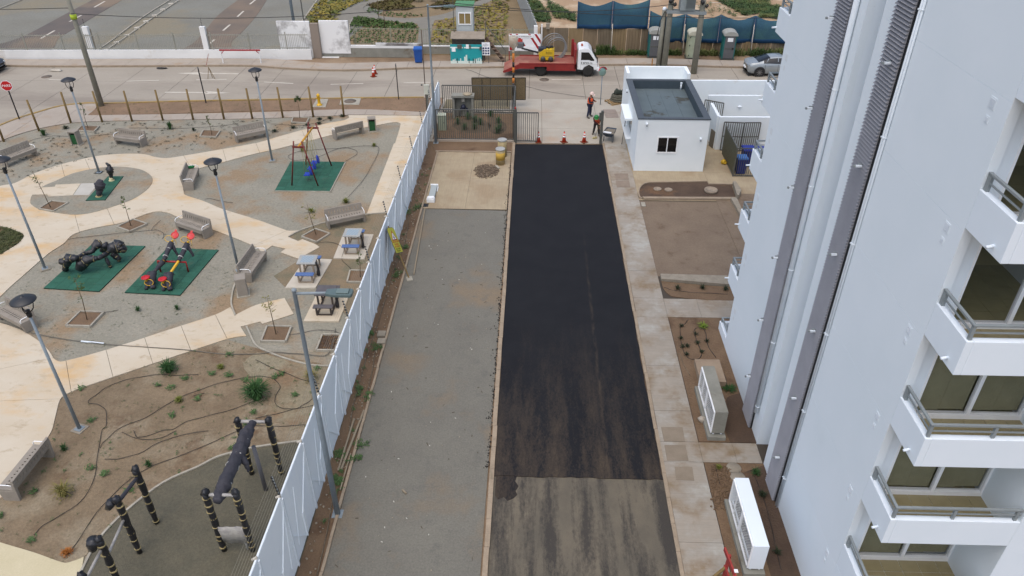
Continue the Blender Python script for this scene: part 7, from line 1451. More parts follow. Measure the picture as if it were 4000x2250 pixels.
# silver saloon and dark car by lofting
def car(loc, rz, lb, paint, L_=4.5, W_=1.76):
    o = thing('parked_car', lb, 'car', loc, rz, 'cars parked in the street'); mp = mat('paint_%d_%d_%d' % paint, paint, tuple(int(v*.97) for v in paint), 2, rough=.28, metal=.35, coat=.6)
    S = [(-2.28, .50, .45, .78, .50, .80), (-2.22, .74, .30, .92, .66, .95), (-1.95, .84, .22, .98, .72, 1.02), (-1.55, .88, .20, 1.0, .74, 1.08), (-1.15, .88, .20, 1.0, .68, 1.22), (-.65, .88, .20, .99, .60, 1.38), (-.1, .88, .20, .97, .59, 1.43), (.35, .88, .20, .96, .60, 1.41), (.85, .88, .20, .95, .64, 1.2), (1.3, .87, .20, .93, .76, .99), (1.7, .85, .22, .88, .70, .92), (2.05, .80, .24, .80, .62, .83), (2.22, .68, .3, .70, .5, .72), (2.28, .45, .42, .6, .35, .62)]
    n = 15; vs = []
    for (x, wb, zb, zl, wr, zt) in S:
        half = [(wb*.86, zb), (wb*.97, zb+.12), (wb, zb+(zl-zb)*.55), (wb*.965, zl), (wr, zl+(zt-zl)*.8), (wr*.82, zt-.01), (wr*.4, zt)]
        ring = [(y, z) for y, z in half] + [(0, zt+.01)] + [(-y, z) for y, z in half[::-1]]
        vs += [(x, y, z) for y, z in ring]
    w = MB(); fs = []
    for i in range(len(S)-1):
        for j in range(n-1):
            cab = 3 <= i <= 8; side = j in (3, 10); gl = 0
            if cab and side and i in (4, 5, 6, 7): gl = 1
            if j in (4, 5, 6, 7, 8, 9) and i in (3, 4, 8) and not (j in (4, 9) and i == 8 and 0): gl = 1
            w.cur = gl; w.add([], []); w.f.append((i*n+j, i*n+j+1, (i+1)*n+j+1, (i+1)*n+j)); w.m.append(gl); w.sm.append(True)
    w.v = [(p[0]*L_/4.56, p[1]*W_/1.76, p[2]) for p in vs]; w.f.append(tuple(range(n))); w.m.append(0); w.sm.append(True); w.f.append(tuple(range((len(S)-1)*n, len(S)*n))[::-1]); w.m.append(0); w.sm.append(True)
    w.build('body', [mp, m_dglass], o)
    for s in (-1, 1):
        for x in (-1.38, 1.38):
            wheel(o, x, s*.78, .33, .21, s)
            w = MB(); Mw = Matrix.Translation((x, s*.885, .35)) @ Matrix.Rotation(R_(90), 4, 'X'); w.lathe([(.36, -.015), (.42, -.015), (.42, .015), (.36, .015)], (0, 0, 0), 20, Mw); w.build('wheel_arch', m_black, o)
            for k in range(8): a_ = k*.785; w = MB(); Mw = Matrix.Translation((x, s*.885, .33)); w.beam((x, s*.895, .33), (x+math.cos(a_)*.22, s*.895, .33+math.sin(a_)*.22), .035, .02, up=(0, 1, 0)); w.build('spoke', mat('alloy', (146, 146, 150), rough=.35, metal=.5), o)
        w = MB(); w.box(.72, s*.95, .93, .16, .16, .12); w.build('mirror', mp, o, bevel=.03)
        w = MB(); w.beam((-.02, s*.8, .98), (-.05, s*.635, 1.34), .07, .02); w.beam((-1.0, s*.78, .99), (-.75, s*.64, 1.3), .08, .02); w.build('pillar', mp, o)
        w = MB(); w.bb(-2.2, -1.88, s*.6-.12, s*.6+.12, .76, .88); w.build('tail_light', mat('tail_dark', (70, 24, 34), rough=.25), o); w = MB(); w.bb(2.1, 2.22, s*.55-.1, s*.55+.1, .6, .7); w.build('headlight', m_frame, o)
        for x in (-.55, .45): w = MB(); w.box(x, s*.885, .78, .16, .03, .035); w.build('door_handle', mp, o)
        for x in (-1.0, -.02, .95): w = MB(); w.bb(x-.006, x+.006, s*.879-.01*s, s*.884, .3, .92); w.build('door_seam', m_black, o)
    w = MB(); w.bb(-2.35, -2.29, -.26, .26, .5, .62); w.build('number_plate', m_frame, o); w = MB(); w.bb(-2.2, 2.15, -.75, .75, .14, .24); w.build('underbody', m_black, o)
    return o
car((18.6, 58.25, 0), R_(3), 'silver saloon car parked at the far kerb, partly behind the building', (168, 176, 184))
car((-43.7, 56.9, 0), R_(2), 'dark grey car cut by the left picture edge at the far kerb', (62, 66, 74))
# ================================================================ people
def skin(name, V, E_, Rr, m, parent, lvl=1):
    me = bpy.data.meshes.new(name); bm = bmesh.new(); ly = bm.verts.layers.skin.verify(); bv = [bm.verts.new(tuple(v)) for v in V]
    for i, v in enumerate(bv): r = Rr[i]; v[ly].radius = (r, r) if not isinstance(r, tuple) else r; v[ly].use_root = i == 0
    for i, j in E_: bm.edges.new((bv[i], bv[j]))
    bm.to_mesh(me); bm.free(); me.materials.append(m); o = bpy.data.objects.new(name, me); COL.objects.link(o); o.parent = parent
    o.modifiers.new('skin', 'SKIN').use_smooth_shade = True; s = o.modifiers.new('sub', 'SUBSURF'); s.levels = lvl; s.render_levels = lvl; return o
m_skin = mat('skin', (164, 118, 94), rough=.6); m_or = mat('hi_vis_orange', (240, 96, 36), (226, 84, 30), 9, rough=.7); m_refl = mat('reflective', (226, 214, 210), rough=.4); m_navy2 = mat('navy_cloth', (28, 34, 62), (34, 40, 70), 9); m_dk = mat('dark_cloth', (44, 42, 46), (56, 52, 54), 9); m_boot = mat('boot', (104, 96, 88))
def person(loc, rz, lb, pose, pants, sleeve, hat, vestm):
    o = thing('person', lb, 'person', loc, rz); P = pose
    V = [P['pel'], P['ches'], P['nek'], P['hed'], P['hl'], P['kl'], P['al'], P['tl'], P['hr'], P['kr'], P['ar'], P['tr'], P['sl'], P['el'], P['wl'], P['sr'], P['er'], P['wr']]
    E_ = [(0, 1), (1, 2), (2, 3), (0, 4), (4, 5), (5, 6), (6, 7), (0, 8), (8, 9), (9, 10), (10, 11), (1, 12), (12, 13), (13, 14), (1, 15), (15, 16), (16, 17)]
    Rr = [.12, .13, .055, .095, .08, .06, .045, .04, .08, .06, .045, .04, .06, .045, .032, .06, .045, .032]
    skin('body', V, E_, Rr, m_skin, o)
    skin('trousers', [P['pel'], P['hl'], P['kl'], P['al'], P['hr'], P['kr'], P['ar']], [(0, 1), (1, 2), (2, 3), (0, 4), (4, 5), (5, 6)], [.155, .105, .085, .075, .105, .085, .075], pants, o)
    skin('shirt', [P['ches'], P['pel'], P['sl'], P['el'], P['wl'], P['sr'], P['er'], P['wr']], [(0, 1), (0, 2), (2, 3), (3, 4), (0, 5), (5, 6), (6, 7)], [.13, .12, .075, .058, .042, .075, .058, .042], sleeve, o)
    c1 = Vector(P['ches']); c0 = Vector(P['pel']); n1 = Vector(P['nek'])
    skin('vest', [c0.lerp(c1, .0)-Vector((0, 0, .06)), c0.lerp(c1, .5), c1, c1.lerp(n1, .45)], [(0, 1), (1, 2), (2, 3)], [(.25, .21), (.24, .2), (.26, .21), (.17, .13)], vestm, o)
    for u in (.38, .62): 
        a_ = c0.lerp(c1, u); w = MB(); d = (c1-c0).normalized()*.03; w.tube([a_-d, a_+d], [.215, .215], 12, flat=.82); w.build('reflective_band', m_refl, o)
    for k in ('a', ''):
        pass
    for an, tn in ((P['al'], P['tl']), (P['ar'], P['tr'])): w = MB(); an, tn = Vector(an), Vector(tn); w.tube([an+(an-tn)*.15+Vector((0, 0, .06)), an, tn], [.06, .06, .045], 8, flat=.9); w.build('boot', m_boot, o)
    h = Vector(P['hed']); w = MB(); tl = P['tilt']; M = Matrix.Translation(h+Vector((0, 0, .02))) @ Matrix.Rotation(tl, 4, 'X'); w.lathe([(.165, .0), (.14, .01), (.14, .04), (.125, .09), (.08, .135), (0, .15)], (0, 0, 0), 16, M); w.box(0, -.16, 0, .2, .1, .015, 0, M); w.build('hard_hat', hat, o)
    w = MB(); w.blob(tuple(h+Vector((0, -.1, -.03))), .025, 6, 0); w.build('nose', m_skin, o)
    for wn_, en_ in ((P['wl'], P['el']), (P['wr'], P['er'])):
        wv, ev = Vector(wn_), Vector(en_); d = (wv-ev).normalized(); sx = d.cross(Vector((0, 0, 1))); sx = sx.normalized() if sx.length > .1 else Vector((1, 0, 0)); w = MB(); w.tube([wv, wv+d*.09], [.03, .036], 7, flat=.6)
        for i in range(4): b0 = wv+d*.085+sx*(.024-.016*i); w.tube([b0, b0+d*.035+Vector((0, 0, -.005)), b0+d*(.06-.006*abs(i-1.4))+Vector((0, -.01, -.025))], [.009, .009, .007], 5)
        w.tube([wv+d*.03+sx*.03, wv+d*.07+sx*.055], [.01, .008], 5); w.build('hand', m_skin, o)
    return o
q = t(2, 0, 778, 1182)
A = dict(pel=(0, 0, .95), ches=(0, .0, 1.3), nek=(0, -.03, 1.49), hed=(0, -.09, 1.62), hl=(.09, 0, .9), kl=(.13, -.02, .5), al=(.2, .04, .1), tl=(.22, -.14, .04), hr=(-.09, 0, .9), kr=(-.13, .02, .5), ar=(-.2, .06, .1), tr=(-.24, -.12, .04), sl=(.2, 0, 1.38), el=(.25, -.12, 1.12), wl=(.1, -.32, 1.18), sr=(-.2, 0, 1.38), er=(-.25, -.1, 1.12), wr=(-.08, -.3, 1.16), tilt=R_(18))
pa = person((q.x, q.y, .0), R_(62), 'worker in white hard hat and orange vest looking down at a phone in the entrance', A, m_navy2, mat('navy_sleeve', (24, 28, 48)), mat('hat_pink', (232, 206, 200), rough=.4), m_or)
w = MB(); w.box(0, 0, 0, .075, .012, .14, 0, Matrix.Translation((.0, -.42, 1.14)) @ Matrix.Rotation(R_(-50), 4, 'X')); tag(w.build('phone', m_black, None, loc=(0, 0, 0)), 'black phone held by the worker in the white hard hat', 'phone'); bpy.data.objects['phone'].location = (q.x, q.y, 0); bpy.data.objects['phone'].rotation_euler = (0, 0, R_(62))
q = t(2, 0, 828, 1368)
B = dict(pel=(0, .08, .88), ches=(-.02, -.16, 1.14), nek=(-.02, -.28, 1.27), hed=(-.03, -.38, 1.34), hl=(.1, .05, .84), kl=(.14, -.08, .48), al=(.18, -.0, .1), tl=(.2, -.18, .04), hr=(-.1, .05, .84), kr=(-.14, .06, .46), ar=(-.2, .2, .1), tr=(-.24, .04, .04), sl=(.19, -.14, 1.2), el=(.32, -.26, .98), wl=(.26, -.42, .78), sr=(-.2, -.14, 1.2), er=(-.12, -.3, .96), wr=(.1, -.38, .92), tilt=R_(30))
pb = person((q.x+.12, q.y+.1, .0), R_(-8), 'worker in green hard hat bending over a broom beside the right gate post', B, m_dk, mat('dark_sleeve', (70, 34, 34)), mat('hat_green', (44, 132, 66), rough=.4), mat('vest_orange2', (216, 92, 56), (200, 76, 46), 9))
br = thing('broom', 'broom with a pale bristle head used by the bending worker', 'broom', (q.x, q.y-.45, .02)); w = MB(); w.cyl((0, 0, .08), (.35, .3, 1.15), .014, None, 6); w.build('stick', m_tim, br); w = MB(); w.box(0, 0, 0, .3, .09, .1, .5); w.build('head', mat('bristle', (206, 196, 150), (186, 174, 128), 20), br)
# wheelbarrow, pallet, extinguisher, prop
q = t(2, 0, 1000, 1385); wb = thing('wheelbarrow', 'dark blue wheelbarrow filled with cement beside the right gate post', 'wheelbarrow', (q.x, q.y+.05, 0), R_(160)); m_wb = mat('barrow_blue', (44, 62, 84), (52, 68, 88), 6, rough=.5)
w = MB(); w.add([(-.2, -.5, .3), (.2, -.5, .3), (.2, -1.0, .32), (-.2, -1.0, .32), (-.32, -.28, .66), (.32, -.28, .66), (.36, -1.25, .62), (-.36, -1.25, .62)], [(3, 2, 1, 0), (0, 1, 5, 4), (1, 2, 6, 5), (2, 3, 7, 6), (3, 0, 4, 7)]); w.v = [(x, -y-1.0, z) for x, y, z in w.v]; w.v = [(x, y+1.0-.15, z) for x, y, z in w.v]
w2 = [(x, y-.1, z) for x, y, z in w.v]; w.v = w2; o = w.build('tray', m_wb, wb); s_ = o.modifiers.new('t', 'SOLIDIFY'); s_.thickness = .02
w = MB(); w.prism([(-.29, .1), (.29, .1), (.33, .9), (-.33, .9)], .5, .6); w.build('cement_load', mat('cement', (138, 132, 122), (122, 116, 108), 8), wb); w = MB(); w.box(.08, .8, .6, .5, .2, .04); w.build('paper_bag', m_frame, wb)
for s in (-1, 1): w = MB(); w.tube([(s*.05, -.1, .2), (s*.25, .4, .32), (s*.3, 1.0, .5), (s*.3, 1.5, .68)], .017, 6); w.tube([(s*.28, .55, .35), (s*.3, .7, .02), (s*.28, .85, .02), (s*.28, .95, .45)], .015, 6); w.build('frame_tube', m_wb, wb)
w = MB(); Mw = Matrix.Translation((0, -.12, .19)) @ Matrix.Rotation(R_(90), 4, 'Y'); w.lathe([(.08, -.05), (.17, -.045), (.19, 0), (.17, .045), (.08, .05)], (0, 0, 0), 16, Mw); w.build('wheel', mat('barrow_tyre', (84, 52, 44)), wb)
q = t(2, 0, 1040, 1030); pal = thing('pallet', 'wooden pallet beside the guard house, carrying the ribbed hose coil', 'pallet', (q.x, q.y, 0), R_(28)); m_pal = mat('pallet_wood', (172, 146, 108), (152, 126, 90), 5)
for i in range(7): w = MB(); w.box(-.54+i*.18, 0, .1, .1, 1.0, .025); w.build('slat', m_pal, pal)
for y in (-.45, 0, .45): w = MB(); w.box(0, y, .0, 1.2, .09, .1); w.build('bearer', m_pal, pal)
hc = thing('hose_coil', 'thick grey ribbed hose coiled on the pallet beside the guard house', 'hose coil', (q.x+.15, q.y+.1, .125)); m_hc = mat('ribbed_hose', (116, 114, 102), (90, 88, 78), 14)
for i in range(6): r = .5-.04*(i % 2)-.02*i; w = MB(); w.tube([(math.cos(R_(a_))*r+random.uniform(-.01, .01), math.sin(R_(a_))*r, .05+i*.075) for a_ in range(0, 361, 20)], .045, 7, caps=False); w.build('hose_turn', m_hc, hc)
w = MB(); w.box(.0, 0, .5, .5, .25, .2, .4); w.cur = 0; w.cyl((.2, 0, .55), (.42, .1, .95), .03, None, 6); w.blob((-.1, .0, .7), .13, 8, .2); w.build('drill_head', mat('army_green', (66, 74, 66), (54, 60, 54), 7), hc)
q = t(2, 0, 1108, 1130); fe = thing('fire_extinguisher', 'faded red fire extinguisher standing beside the guard house', 'extinguisher', (q.x, q.y, 0)); w = MB(); w.lathe([(.09, 0), (.1, .05), (.1, .55), (.04, .65), (.03, .7)], (0, 0, 0), 14); w.build('cylinder', mat('faded_red', (204, 84, 66)), fe); w = MB(); w.beam((-.18, 0, .62), (.08, 0, .7), .03); w.build('handle', m_black, fe)
a_ = t(2, 0, 1100, 1440); b = MB(); b.cyl((a_.x, a_.y-.25, .02), (GX0-.06, a_.y+.7, 1.75), .022, None, 6); b.cur = 0; b.blob((GX0-.07, a_.y+.72, 1.78), .05, 6, .1); tag(b.build('metal_prop', m_gate, None), 'grey metal rod leaning against the guard house side wall', 'rod')
for P, z, lb in ((T(2, 0, [(925, 1148), (1040, 1103), (1105, 1140), (1060, 1185), (945, 1185)]), .012, 'grey steel plates set in the entrance paving'),):
    o = thing('cover_plate', lb, 'cover', t(2, 0, 1000, 1150)); b = MB(); b.prism(T(2, 0, [(915, 1103), (1040, 1103), (1060, 1140), (925, 1142)]), 0, .016); b.prism(T(2, 0, [(928, 1146), (1062, 1144), (1075, 1186), (945, 1186)]), 0, .016); b.build('plate', mat('plate_grey', (156, 144, 136), (146, 134, 128), 4), o, world=True)
for P, lb in ((T(2, 1, [(1030, 305), (1165, 303), (1175, 365), (1043, 368)]), 'upper of two grey lids in the walk before the guard house'), (T(2, 1, [(1043, 375), (1178, 372), (1190, 440), (1055, 442)]), 'lower of two grey lids in the walk before the guard house'), (T(2, 3, [(1500, -40), (1715, -40), (1740, 105), (1530, 103)]), 'upper of two large lids in the walk by the grey cabinet'), (T(2, 3, [(1533, 140), (1745, 140), (1775, 298), (1560, 296)]), 'lower of two large lids in the walk by the grey cabinet'), (T(2, 3, [(1637, 358), (1812, 360), (1833, 497), (1650, 490)]), 'small square lid below the large lids in the walk')):
    c_ = sum(P, Vector((0, 0)))/4; b = MB(); b.prism([q-c_ for q in P], 0, .012); tag(b.build('cover_plate', mat('lid_brown', (148, 134, 122), (136, 122, 110), 3, speck=.06) if c_.y > 20 else mat('lid_tan2', (146, 134, 120), (136, 124, 110), 2, speck=.07), None, loc=(c_.x, c_.y, .03)), lb, 'cover')
# ================================================================ beds along the building
m_lid = mat('lid_concrete', (166, 152, 138), (150, 136, 122), 5)
for x, y, r, h, lb in ((1462, 470, .2, .03, 'left small round lid in the raised bed'), (1573, 478, .2, .03, 'second small round lid in the raised bed'), (1998, 490, .33, .1, 'large round concrete lid in the raised bed')):
    q = t(2, 1, x, y); b = MB(); b.lathe([(r*1.08, 0), (r*1.08, h+.03), (r*.95, h+.03), (r*.95, h+.015), (0, h+.015)], (0, 0, 0), 22); tag(b.build('round_lid', m_lid, None, loc=(q.x, q.y, .07)), lb, 'lid')
for x, y, lb in ((2230, 375, 'upper round lid in the soil by the white gas cabinet'), (2270, 465, 'round lid just behind the white gas cabinet')):
    q = t(2, 3, x, y); b = MB(); b.lathe([(.24, 0), (.24, .02), (.21, .02), (.2, .03), (0, .03)], (0, 0, 0), 22); tag(b.build('round_lid', m_kg, None, loc=(q.x, q.y, .045)), lb, 'lid')
def cabinet(x0, x1, y0, y1, h, lb, m, mdoor):
    o = thing('gas_cabinet', lb, 'cabinet', ((x0+x1)/2, (y0+y1)/2, 0)); w = MB(); w.bb(x0-.12, x1+.06, y0-.1, y1+.1, 0, .2); w.build('plinth', m_grey, o, world=True)
    w = MB(); w.bb(x0, x1, y0, y1, h-.07, h); w.bb(x0, x1, y0, y0+.07, .3, h-.07); w.bb(x0, x1, y1-.07, y1, .3, h-.07); w.bb(x1-.07, x1, y0+.07, y1-.07, .3, h-.07); w.bb(x0+.06, x1, y0+.07, y1-.07, .3, .34); w.build('shell', m, o, world=True)
    w = MB()
    for y in (y0+.08, y1-.08):
        for x in (x0+.08, x1-.08): w.box(x, y, .2, .05, .05, .1)
    w.build('foot', m_frame, o, world=True)
    ym = (y0+y1)/2
    for a_, c_ in ((y0+.02, ym-.01), (ym+.01, y1-.02)):
        w = MB(); 
        for z in (.32, h-.05): w.beam((x0-.02, a_, z), (x0-.02, c_, z), .045)
        for y in (a_+.02, c_-.02): w.beam((x0-.02, y, .32), (x0-.02, y, h-.05), .045)
        if c_ > ym: w.beam((x0-.02, c_-.55, .32), (x0-.02, c_-.55, h-.05), .035)
        fr = w.build('door_frame', m_frame, o, world=True)
        w = MB(); zz = .34; n = int((c_-a_)/.085)
        for i in range(-7, n):
            for s in (1, -1):
                p0 = a_+i*.085; hh = h-.39
                if s == 1: ya, yb = p0, p0+hh*.7
                else: ya, yb = p0+hh*.7, p0
                z0, z1 = .34, h-.05
                def cl(yv, zv, yo, zo):
                    return yv, zv
                lo, hi = a_+.02, c_-.02; t0, t1 = 0, 1
                d_ = yb-ya
                for lim, sg in ((lo, 1), (hi, -1)):
                    if abs(d_) < 1e-9: continue
                    tt = (lim-ya)/d_
                    if d_*sg > 0: t0 = max(t0, tt)
                    else: t1 = min(t1, tt)
                if t0 >= t1: continue
                w.beam((x0-.02, ya+d_*t0, z0+(z1-z0)*t0), (x0-.02, ya+d_*t1, z0+(z1-z0)*t1), .005)
        k_ = w.build('door_mesh', m_frame, o, world=True); k_['kind'] = 'stuff'
    w = MB(); w.bb(x1-.09, x1-.07, y0+.08, y1-.08, .35, h-.09); w.build('painted_shade_back', m_gate, o, world=True)  # dark sheet at the back: interior shade behind the mesh put in as colour
    for i in range(3):
        y = y0+.45+i*(y1-y0-.9)/2; w = MB(); w.tube([(x0+.2, y, .3), (x0+.2, y, .7)], .03, 6); w.blob((x0+.2, y, .75), .12, 8, .1); w.cyl((x0+.2, y-.3, .62), (x0+.2, y+.3, .62), .03, None, 6); w.build('meter', mat('meter_grey', (150, 156, 164), rough=.4), o, world=True)
    w = MB(); w.bb(x0+.1, x1-.08, y0+.1, y1-.1, .341, .36); w.build('painted_shade_floor', m_gate, o, world=True)  # dark sheet on the cabinet bottom, also shade painted as colour
    return o
cabinet(6.22, 6.64, 18.55, 20.95, 1.25, 'raw grey concrete gas cabinet with white mesh doors in the middle bed', m_grey, m_frame)
cabinet(6.23, 6.64, 13.25, 15.7, 1.27, 'white gas cabinet with diamond-mesh doors in the nearest bed', m_wallw, m_frame)
ps = thing('stone_slab', 'old square concrete slab behind the grey gas cabinet', 'slab', (6.8, 21.4, 0)); w = MB(); w.bb(6.33, 7.27, 21.2, 22.5, .0, .3); w.build('slab', mat('old_slab', (164, 146, 128), (146, 128, 110), 2.5, speck=.08), ps, world=True); w = MB(); w.bb(6.5, 6.75, 21.6, 21.95, .3, .32); w.build('patch', m_grey, ps, world=True)
q = t(2, 2, 1912, 1352); b = MB(); b.blob((0, 0, .1), .16, 7, .25, (1, .9, .7)); b.blob((.12, .05, .08), .1, 7, .25, (1, .9, .8)); tag(b.build('rock', mat('rock_pale', (186, 178, 168), (166, 158, 148), 6), None, loc=(q.x, q.y, .03)), 'pale double rock beside the grey gas cabinet', 'rock')
hose(T(2, 2, [(1770, 335), (1735, 375), (1700, 400), (1690, 440), (1695, 520), (1710, 600), (1740, 680), (1780, 720), (1840, 732), (1890, 715), (1905, 670), (1880, 600), (1850, 520), (1830, 450), (1850, 418), (1890, 415), (1930, 430), (1950, 480), (1955, 545), (1985, 620), (2050, 715)]), 'black drip hose winding in an S around seedlings in the middle bed', .018)
hose(T(2, 2, [(2085, 800), (2130, 880), (2155, 960), (2145, 1000), (2115, 1030)]), 'black hose beside the old concrete slab', .018)
hose(T(2, 2, [(1650, 678), (1690, 680), (1720, 770), (1790, 893)]), 'thin pale pipe on the middle bed edge', .014, MATS['pipe_old'], 'buried_pipe')
hose(T(2, 1, [(1310, 525), (1500, 515), (1700, 512), (1900, 522), (2000, 530), (2140, 535), (2180, 500), (2150, 462), (2000, 450), (1800, 428), (1600, 432), (1400, 438), (1330, 470), (1310, 525)]), 'black drip hose looped round the raised bed', .014)
hose(T(2, 2, [(1525, 5), (1600, 30), (1720, 48), (1900, 62), (2170, 75)]), 'black drip hose along the narrow planted strip', .014)
hose(T(2, 3, [(2440, 460), (2490, 580), (2540, 720), (2574, 830)])+T(3, 3, [(0, 850), (40, 1000), (80, 1200), (130, 1400)]), 'long black hose in the nearest bed between white cabinet and building', .018)
hose(T(2, 3, [(2050, 390), (2070, 460), (2090, 540)]), 'short hose in the churned soil by the white cabinet', .014)
sg_i = 0
for x, y in ((1700, 400), (1698, 522), (1715, 605), (1755, 685), (1845, 478), (1862, 568), (1910, 660), (1960, 548), (1760, 600)):
    clump(t(2, 2, x, y), .12, .16, 26, m_gr[3], 'dark seedling on the winding drip hose, '+{1700: 'topmost on the left strand', 1698: 'second on the left strand', 1715: 'third on the left strand', 1755: 'lowest on the left strand', 1845: 'topmost on the middle strand', 1862: 'second on the middle strand', 1910: 'at the lower bend of the middle strand', 1960: 'alone on the right strand', 1760: 'off the hose between two strands'}[x], 'seedling')
for x, y in ((1665, 20), (1915, 15), (2145, 30)): clump(t(2, 2, x, y), .16, .22, 40, m_gr[3], 'dark seedling on the straight hose in the narrow strip, '+{1665: 'leftmost', 1915: 'middle', 2145: 'next to the building'}[x], 'seedling')
for o in bpy.data.objects:
    if o.name.startswith('seedling') and o.type == 'EMPTY': o['group'] = 'seedlings along the drip hoses' if 'winding' in o['label'] else 'seedlings in the narrow strip'
clump(t(2, 2, 1920, 405), .22, .22, 70, mat('lime_leaf', (136, 160, 60), (112, 138, 48), 8), 'bright lime-green seedling at the top of the winding hose', 'seedling')
clump(t(2, 2, 2190, 1035), .28, .15, 90, m_gr[0], 'flat green plant at the end of the hose by the old slab', 'seedling')
clump(t(2, 3, 2450, 430), .16, .25, 60, m_gr[0], 'green seedling above the white gas cabinet', 'seedling'); clump(t(2, 3, 2515, 655), .16, .25, 60, m_gr[3], 'dark green seedling right of the white gas cabinet', 'seedling'); clump(t(2, 3, 2075, 375), .12, .16, 40, m_gr[1], 'yellowish seedling in the churned soil left of the white cabinet', 'seedling')
clump(t(3, 3, 85, 1230), .14, .2, 40, m_gr[3], 'seedling by the long hose at the foot of the building', 'seedling')
w = MB()
for i in range(240):
    q = t(2, 3, random.uniform(2000, 2200), random.uniform(340, 800)); w.blob((q.x, q.y, .06), random.uniform(.015, .05), 5, .35, (1, 1, .6))
w.build('soil_clods', m_soilm)['kind'] = 'stuff'
# red barrier at bottom right
q0 = g(2828, 2128, .9); rb = thing('red_barrier', 'red painted board barrier on timber feet at the bottom of the side walk', 'barrier', (5.6, 12.8, 0)); m_rb = mat('board_red', (172, 62, 58), (150, 52, 50), 5)
w = MB(); w.beam((5.5, 13.4, .95), (5.75, 11.2, .95), .05, .14); w.build('top_board', m_rb, rb, world=True); w = MB(); w.beam((5.53, 13.2, .45), (5.77, 11.2, .45), .05, .14); w.build('lower_board', m_rb, rb, world=True)
for y in (13.15, 12.5): w = MB(); w.beam((5.56, y, 0), (5.58, y, 1.0), .08); w.build('upright', m_rb, rb, world=True); w = MB(); w.beam((5.05, y-.15, .05), (5.95, y+.1, .05), .16, .05); w.beam((5.15, y-.12, .05), (5.54, y-.02, .5), .08, .04); w.build('foot', m_tim, rb, world=True)
w = MB(); w.box(5.62, 12.6, 1.07, .1, .1, .02); w.build('white_cap', m_frame, rb, world=True)
# ================================================================ planting beyond the street
m_gy = mat('ground_cover_yellow', (150, 132, 52), (120, 116, 56), .5, c3=(96, 104, 46), s3=.4, t3=(.5, .6)); m_gg = mat('ground_cover_green', (74, 100, 42), (60, 84, 36), 1.5); m_gr2 = mat('ground_cover_dark', (96, 92, 40), (78, 62, 32), .8)
yel = T(1, 0, [(640, 0), (500, 230), (560, 255), (790, 262), (800, 180), (890, 95), (1010, 35), (1160, 0)])
def rows(P, dx, dy, m, name, s=.14, h=.12, n=7):
    xs_, ys_ = [p[0] for p in P], [p[1] for p in P]; w = MB(); y = min(ys_)
    while y < max(ys_):
        x = min(xs_)
        while x < max(xs_):
            px, py = x+random.uniform(-.1, .1), y+random.uniform(-.1, .1)
            if inpoly((px, py), P) and random.random() < .93:
                for _ in range(n):
                    a_ = random.random()*6.283; r = s*random.uniform(.5, 1.3); q = Vector((px+random.gauss(0, s*.6), py+random.gauss(0, s*.6), .04+random.random()*h)); d = Vector((math.cos(a_), math.sin(a_), random.uniform(-.2, .6)))*r; e = Vector((-d.y, d.x, .1))*.4; w.add([q-d, q+e, q+d, q-e], [(0, 1, 2, 3)])
            x += dx
        y += dy
    o = w.build(name, m); o['kind'] = 'stuff'; return o
rows(yel, .34, .5, m_gy, 'yellow_ground_cover', .2, .14, 8)
rows(T(1, 0, [(1765, 480), (1785, 300), (1810, 215), (1960, 195), (2010, 180), (2190, 160), (2200, 90), (2420, 0), (2576, 0), (2540, 200), (2500, 470)]), .5, .6, m_gy, 'yellow_ground_cover', .2, .12, 6)
rows(T(1, 0, [(940, 430), (950, 260), (990, 185), (1060, 180), (1250, 208), (1500, 238), (1610, 250), (1635, 300), (1605, 490), (940, 450)]), .42, .75, m_gg, 'planted_green_rows', .13, .2, 8)
rows(T(1, 0, [(960, 260), (990, 185), (1060, 180), (1250, 208), (1500, 238), (1610, 250), (1600, 300), (1400, 290), (1200, 280)]), .3, .3, m_gg, 'dense_green_cover', .14, .14, 7)
rows(T(1, 0, [(1130, 50), (1300, 12), (1600, 0), (1540, 45), (1610, 80), (1500, 110), (1300, 112), (1160, 85)]), .22, .28, m_gr2, 'olive_ground_cover', .16, .12, 8)
rows(T(1, 0, [(1100, 95), (1180, 100), (1300, 125), (1600, 150), (1750, 160), (1500, 180), (1300, 165), (1150, 135)]), .4, .6, m_gg, 'planted_green_rows', .13, .14, 6)
rows(T(1, 0, [(1760, 60), (1850, 20), (1950, 0), (2250, 0), (2130, 50), (1880, 110), (1780, 90)]), .25, .3, m_gr2, 'olive_ground_cover', .15, .12, 8)
rows(T(1, 0, [(300, 480), (440, 380), (455, 500), (300, 510)]), .4, .5, m_gg, 'planted_green_rows', .13, .14, 6)
for x, y in ((1640, 20), (1800, 15)):
    q = t(1, 0, x, y); o = thing('flowering_shrub', 'purple flowering shrub in the far garden, '+('left one' if x < 1700 else 'right one'), 'shrub', (q.x, q.y, 0)); w = MB(); leafclump(w, (q.x, q.y, .5), .6, 200, .1, .7); w.build('foliage', m_gg, o, world=True); w = MB(); leafclump(w, (q.x, q.y, .7), .6, 120, .07, .5); w.build('flowers', mat('purple_flower', (96, 72, 140), (80, 60, 120), 5), o, world=True)
m_wild = mat('wild_green', (70, 96, 44), (54, 78, 36), .6, c3=(104, 112, 62), s3=.5, t3=(.5, .62))
scatter(T(2, 0, [(120, 0), (250, 0), (300, 60), (380, 170), (380, 230), (260, 220), (180, 150)]), 420, .16, .2, m_wild, 'wild_grass', 9)
scatter(T(2, 0, [(350, 0), (440, 60), (640, 150), (640, 220), (430, 180), (380, 90)]), 260, .16, .2, m_wild, 'wild_grass', 9)
scatter(T(2, 0, [(2040, 0), (2576, 0), (2576, 120), (2350, 160), (2150, 60)]), 620, .16, .25, m_wild, 'wild_grass', 9)
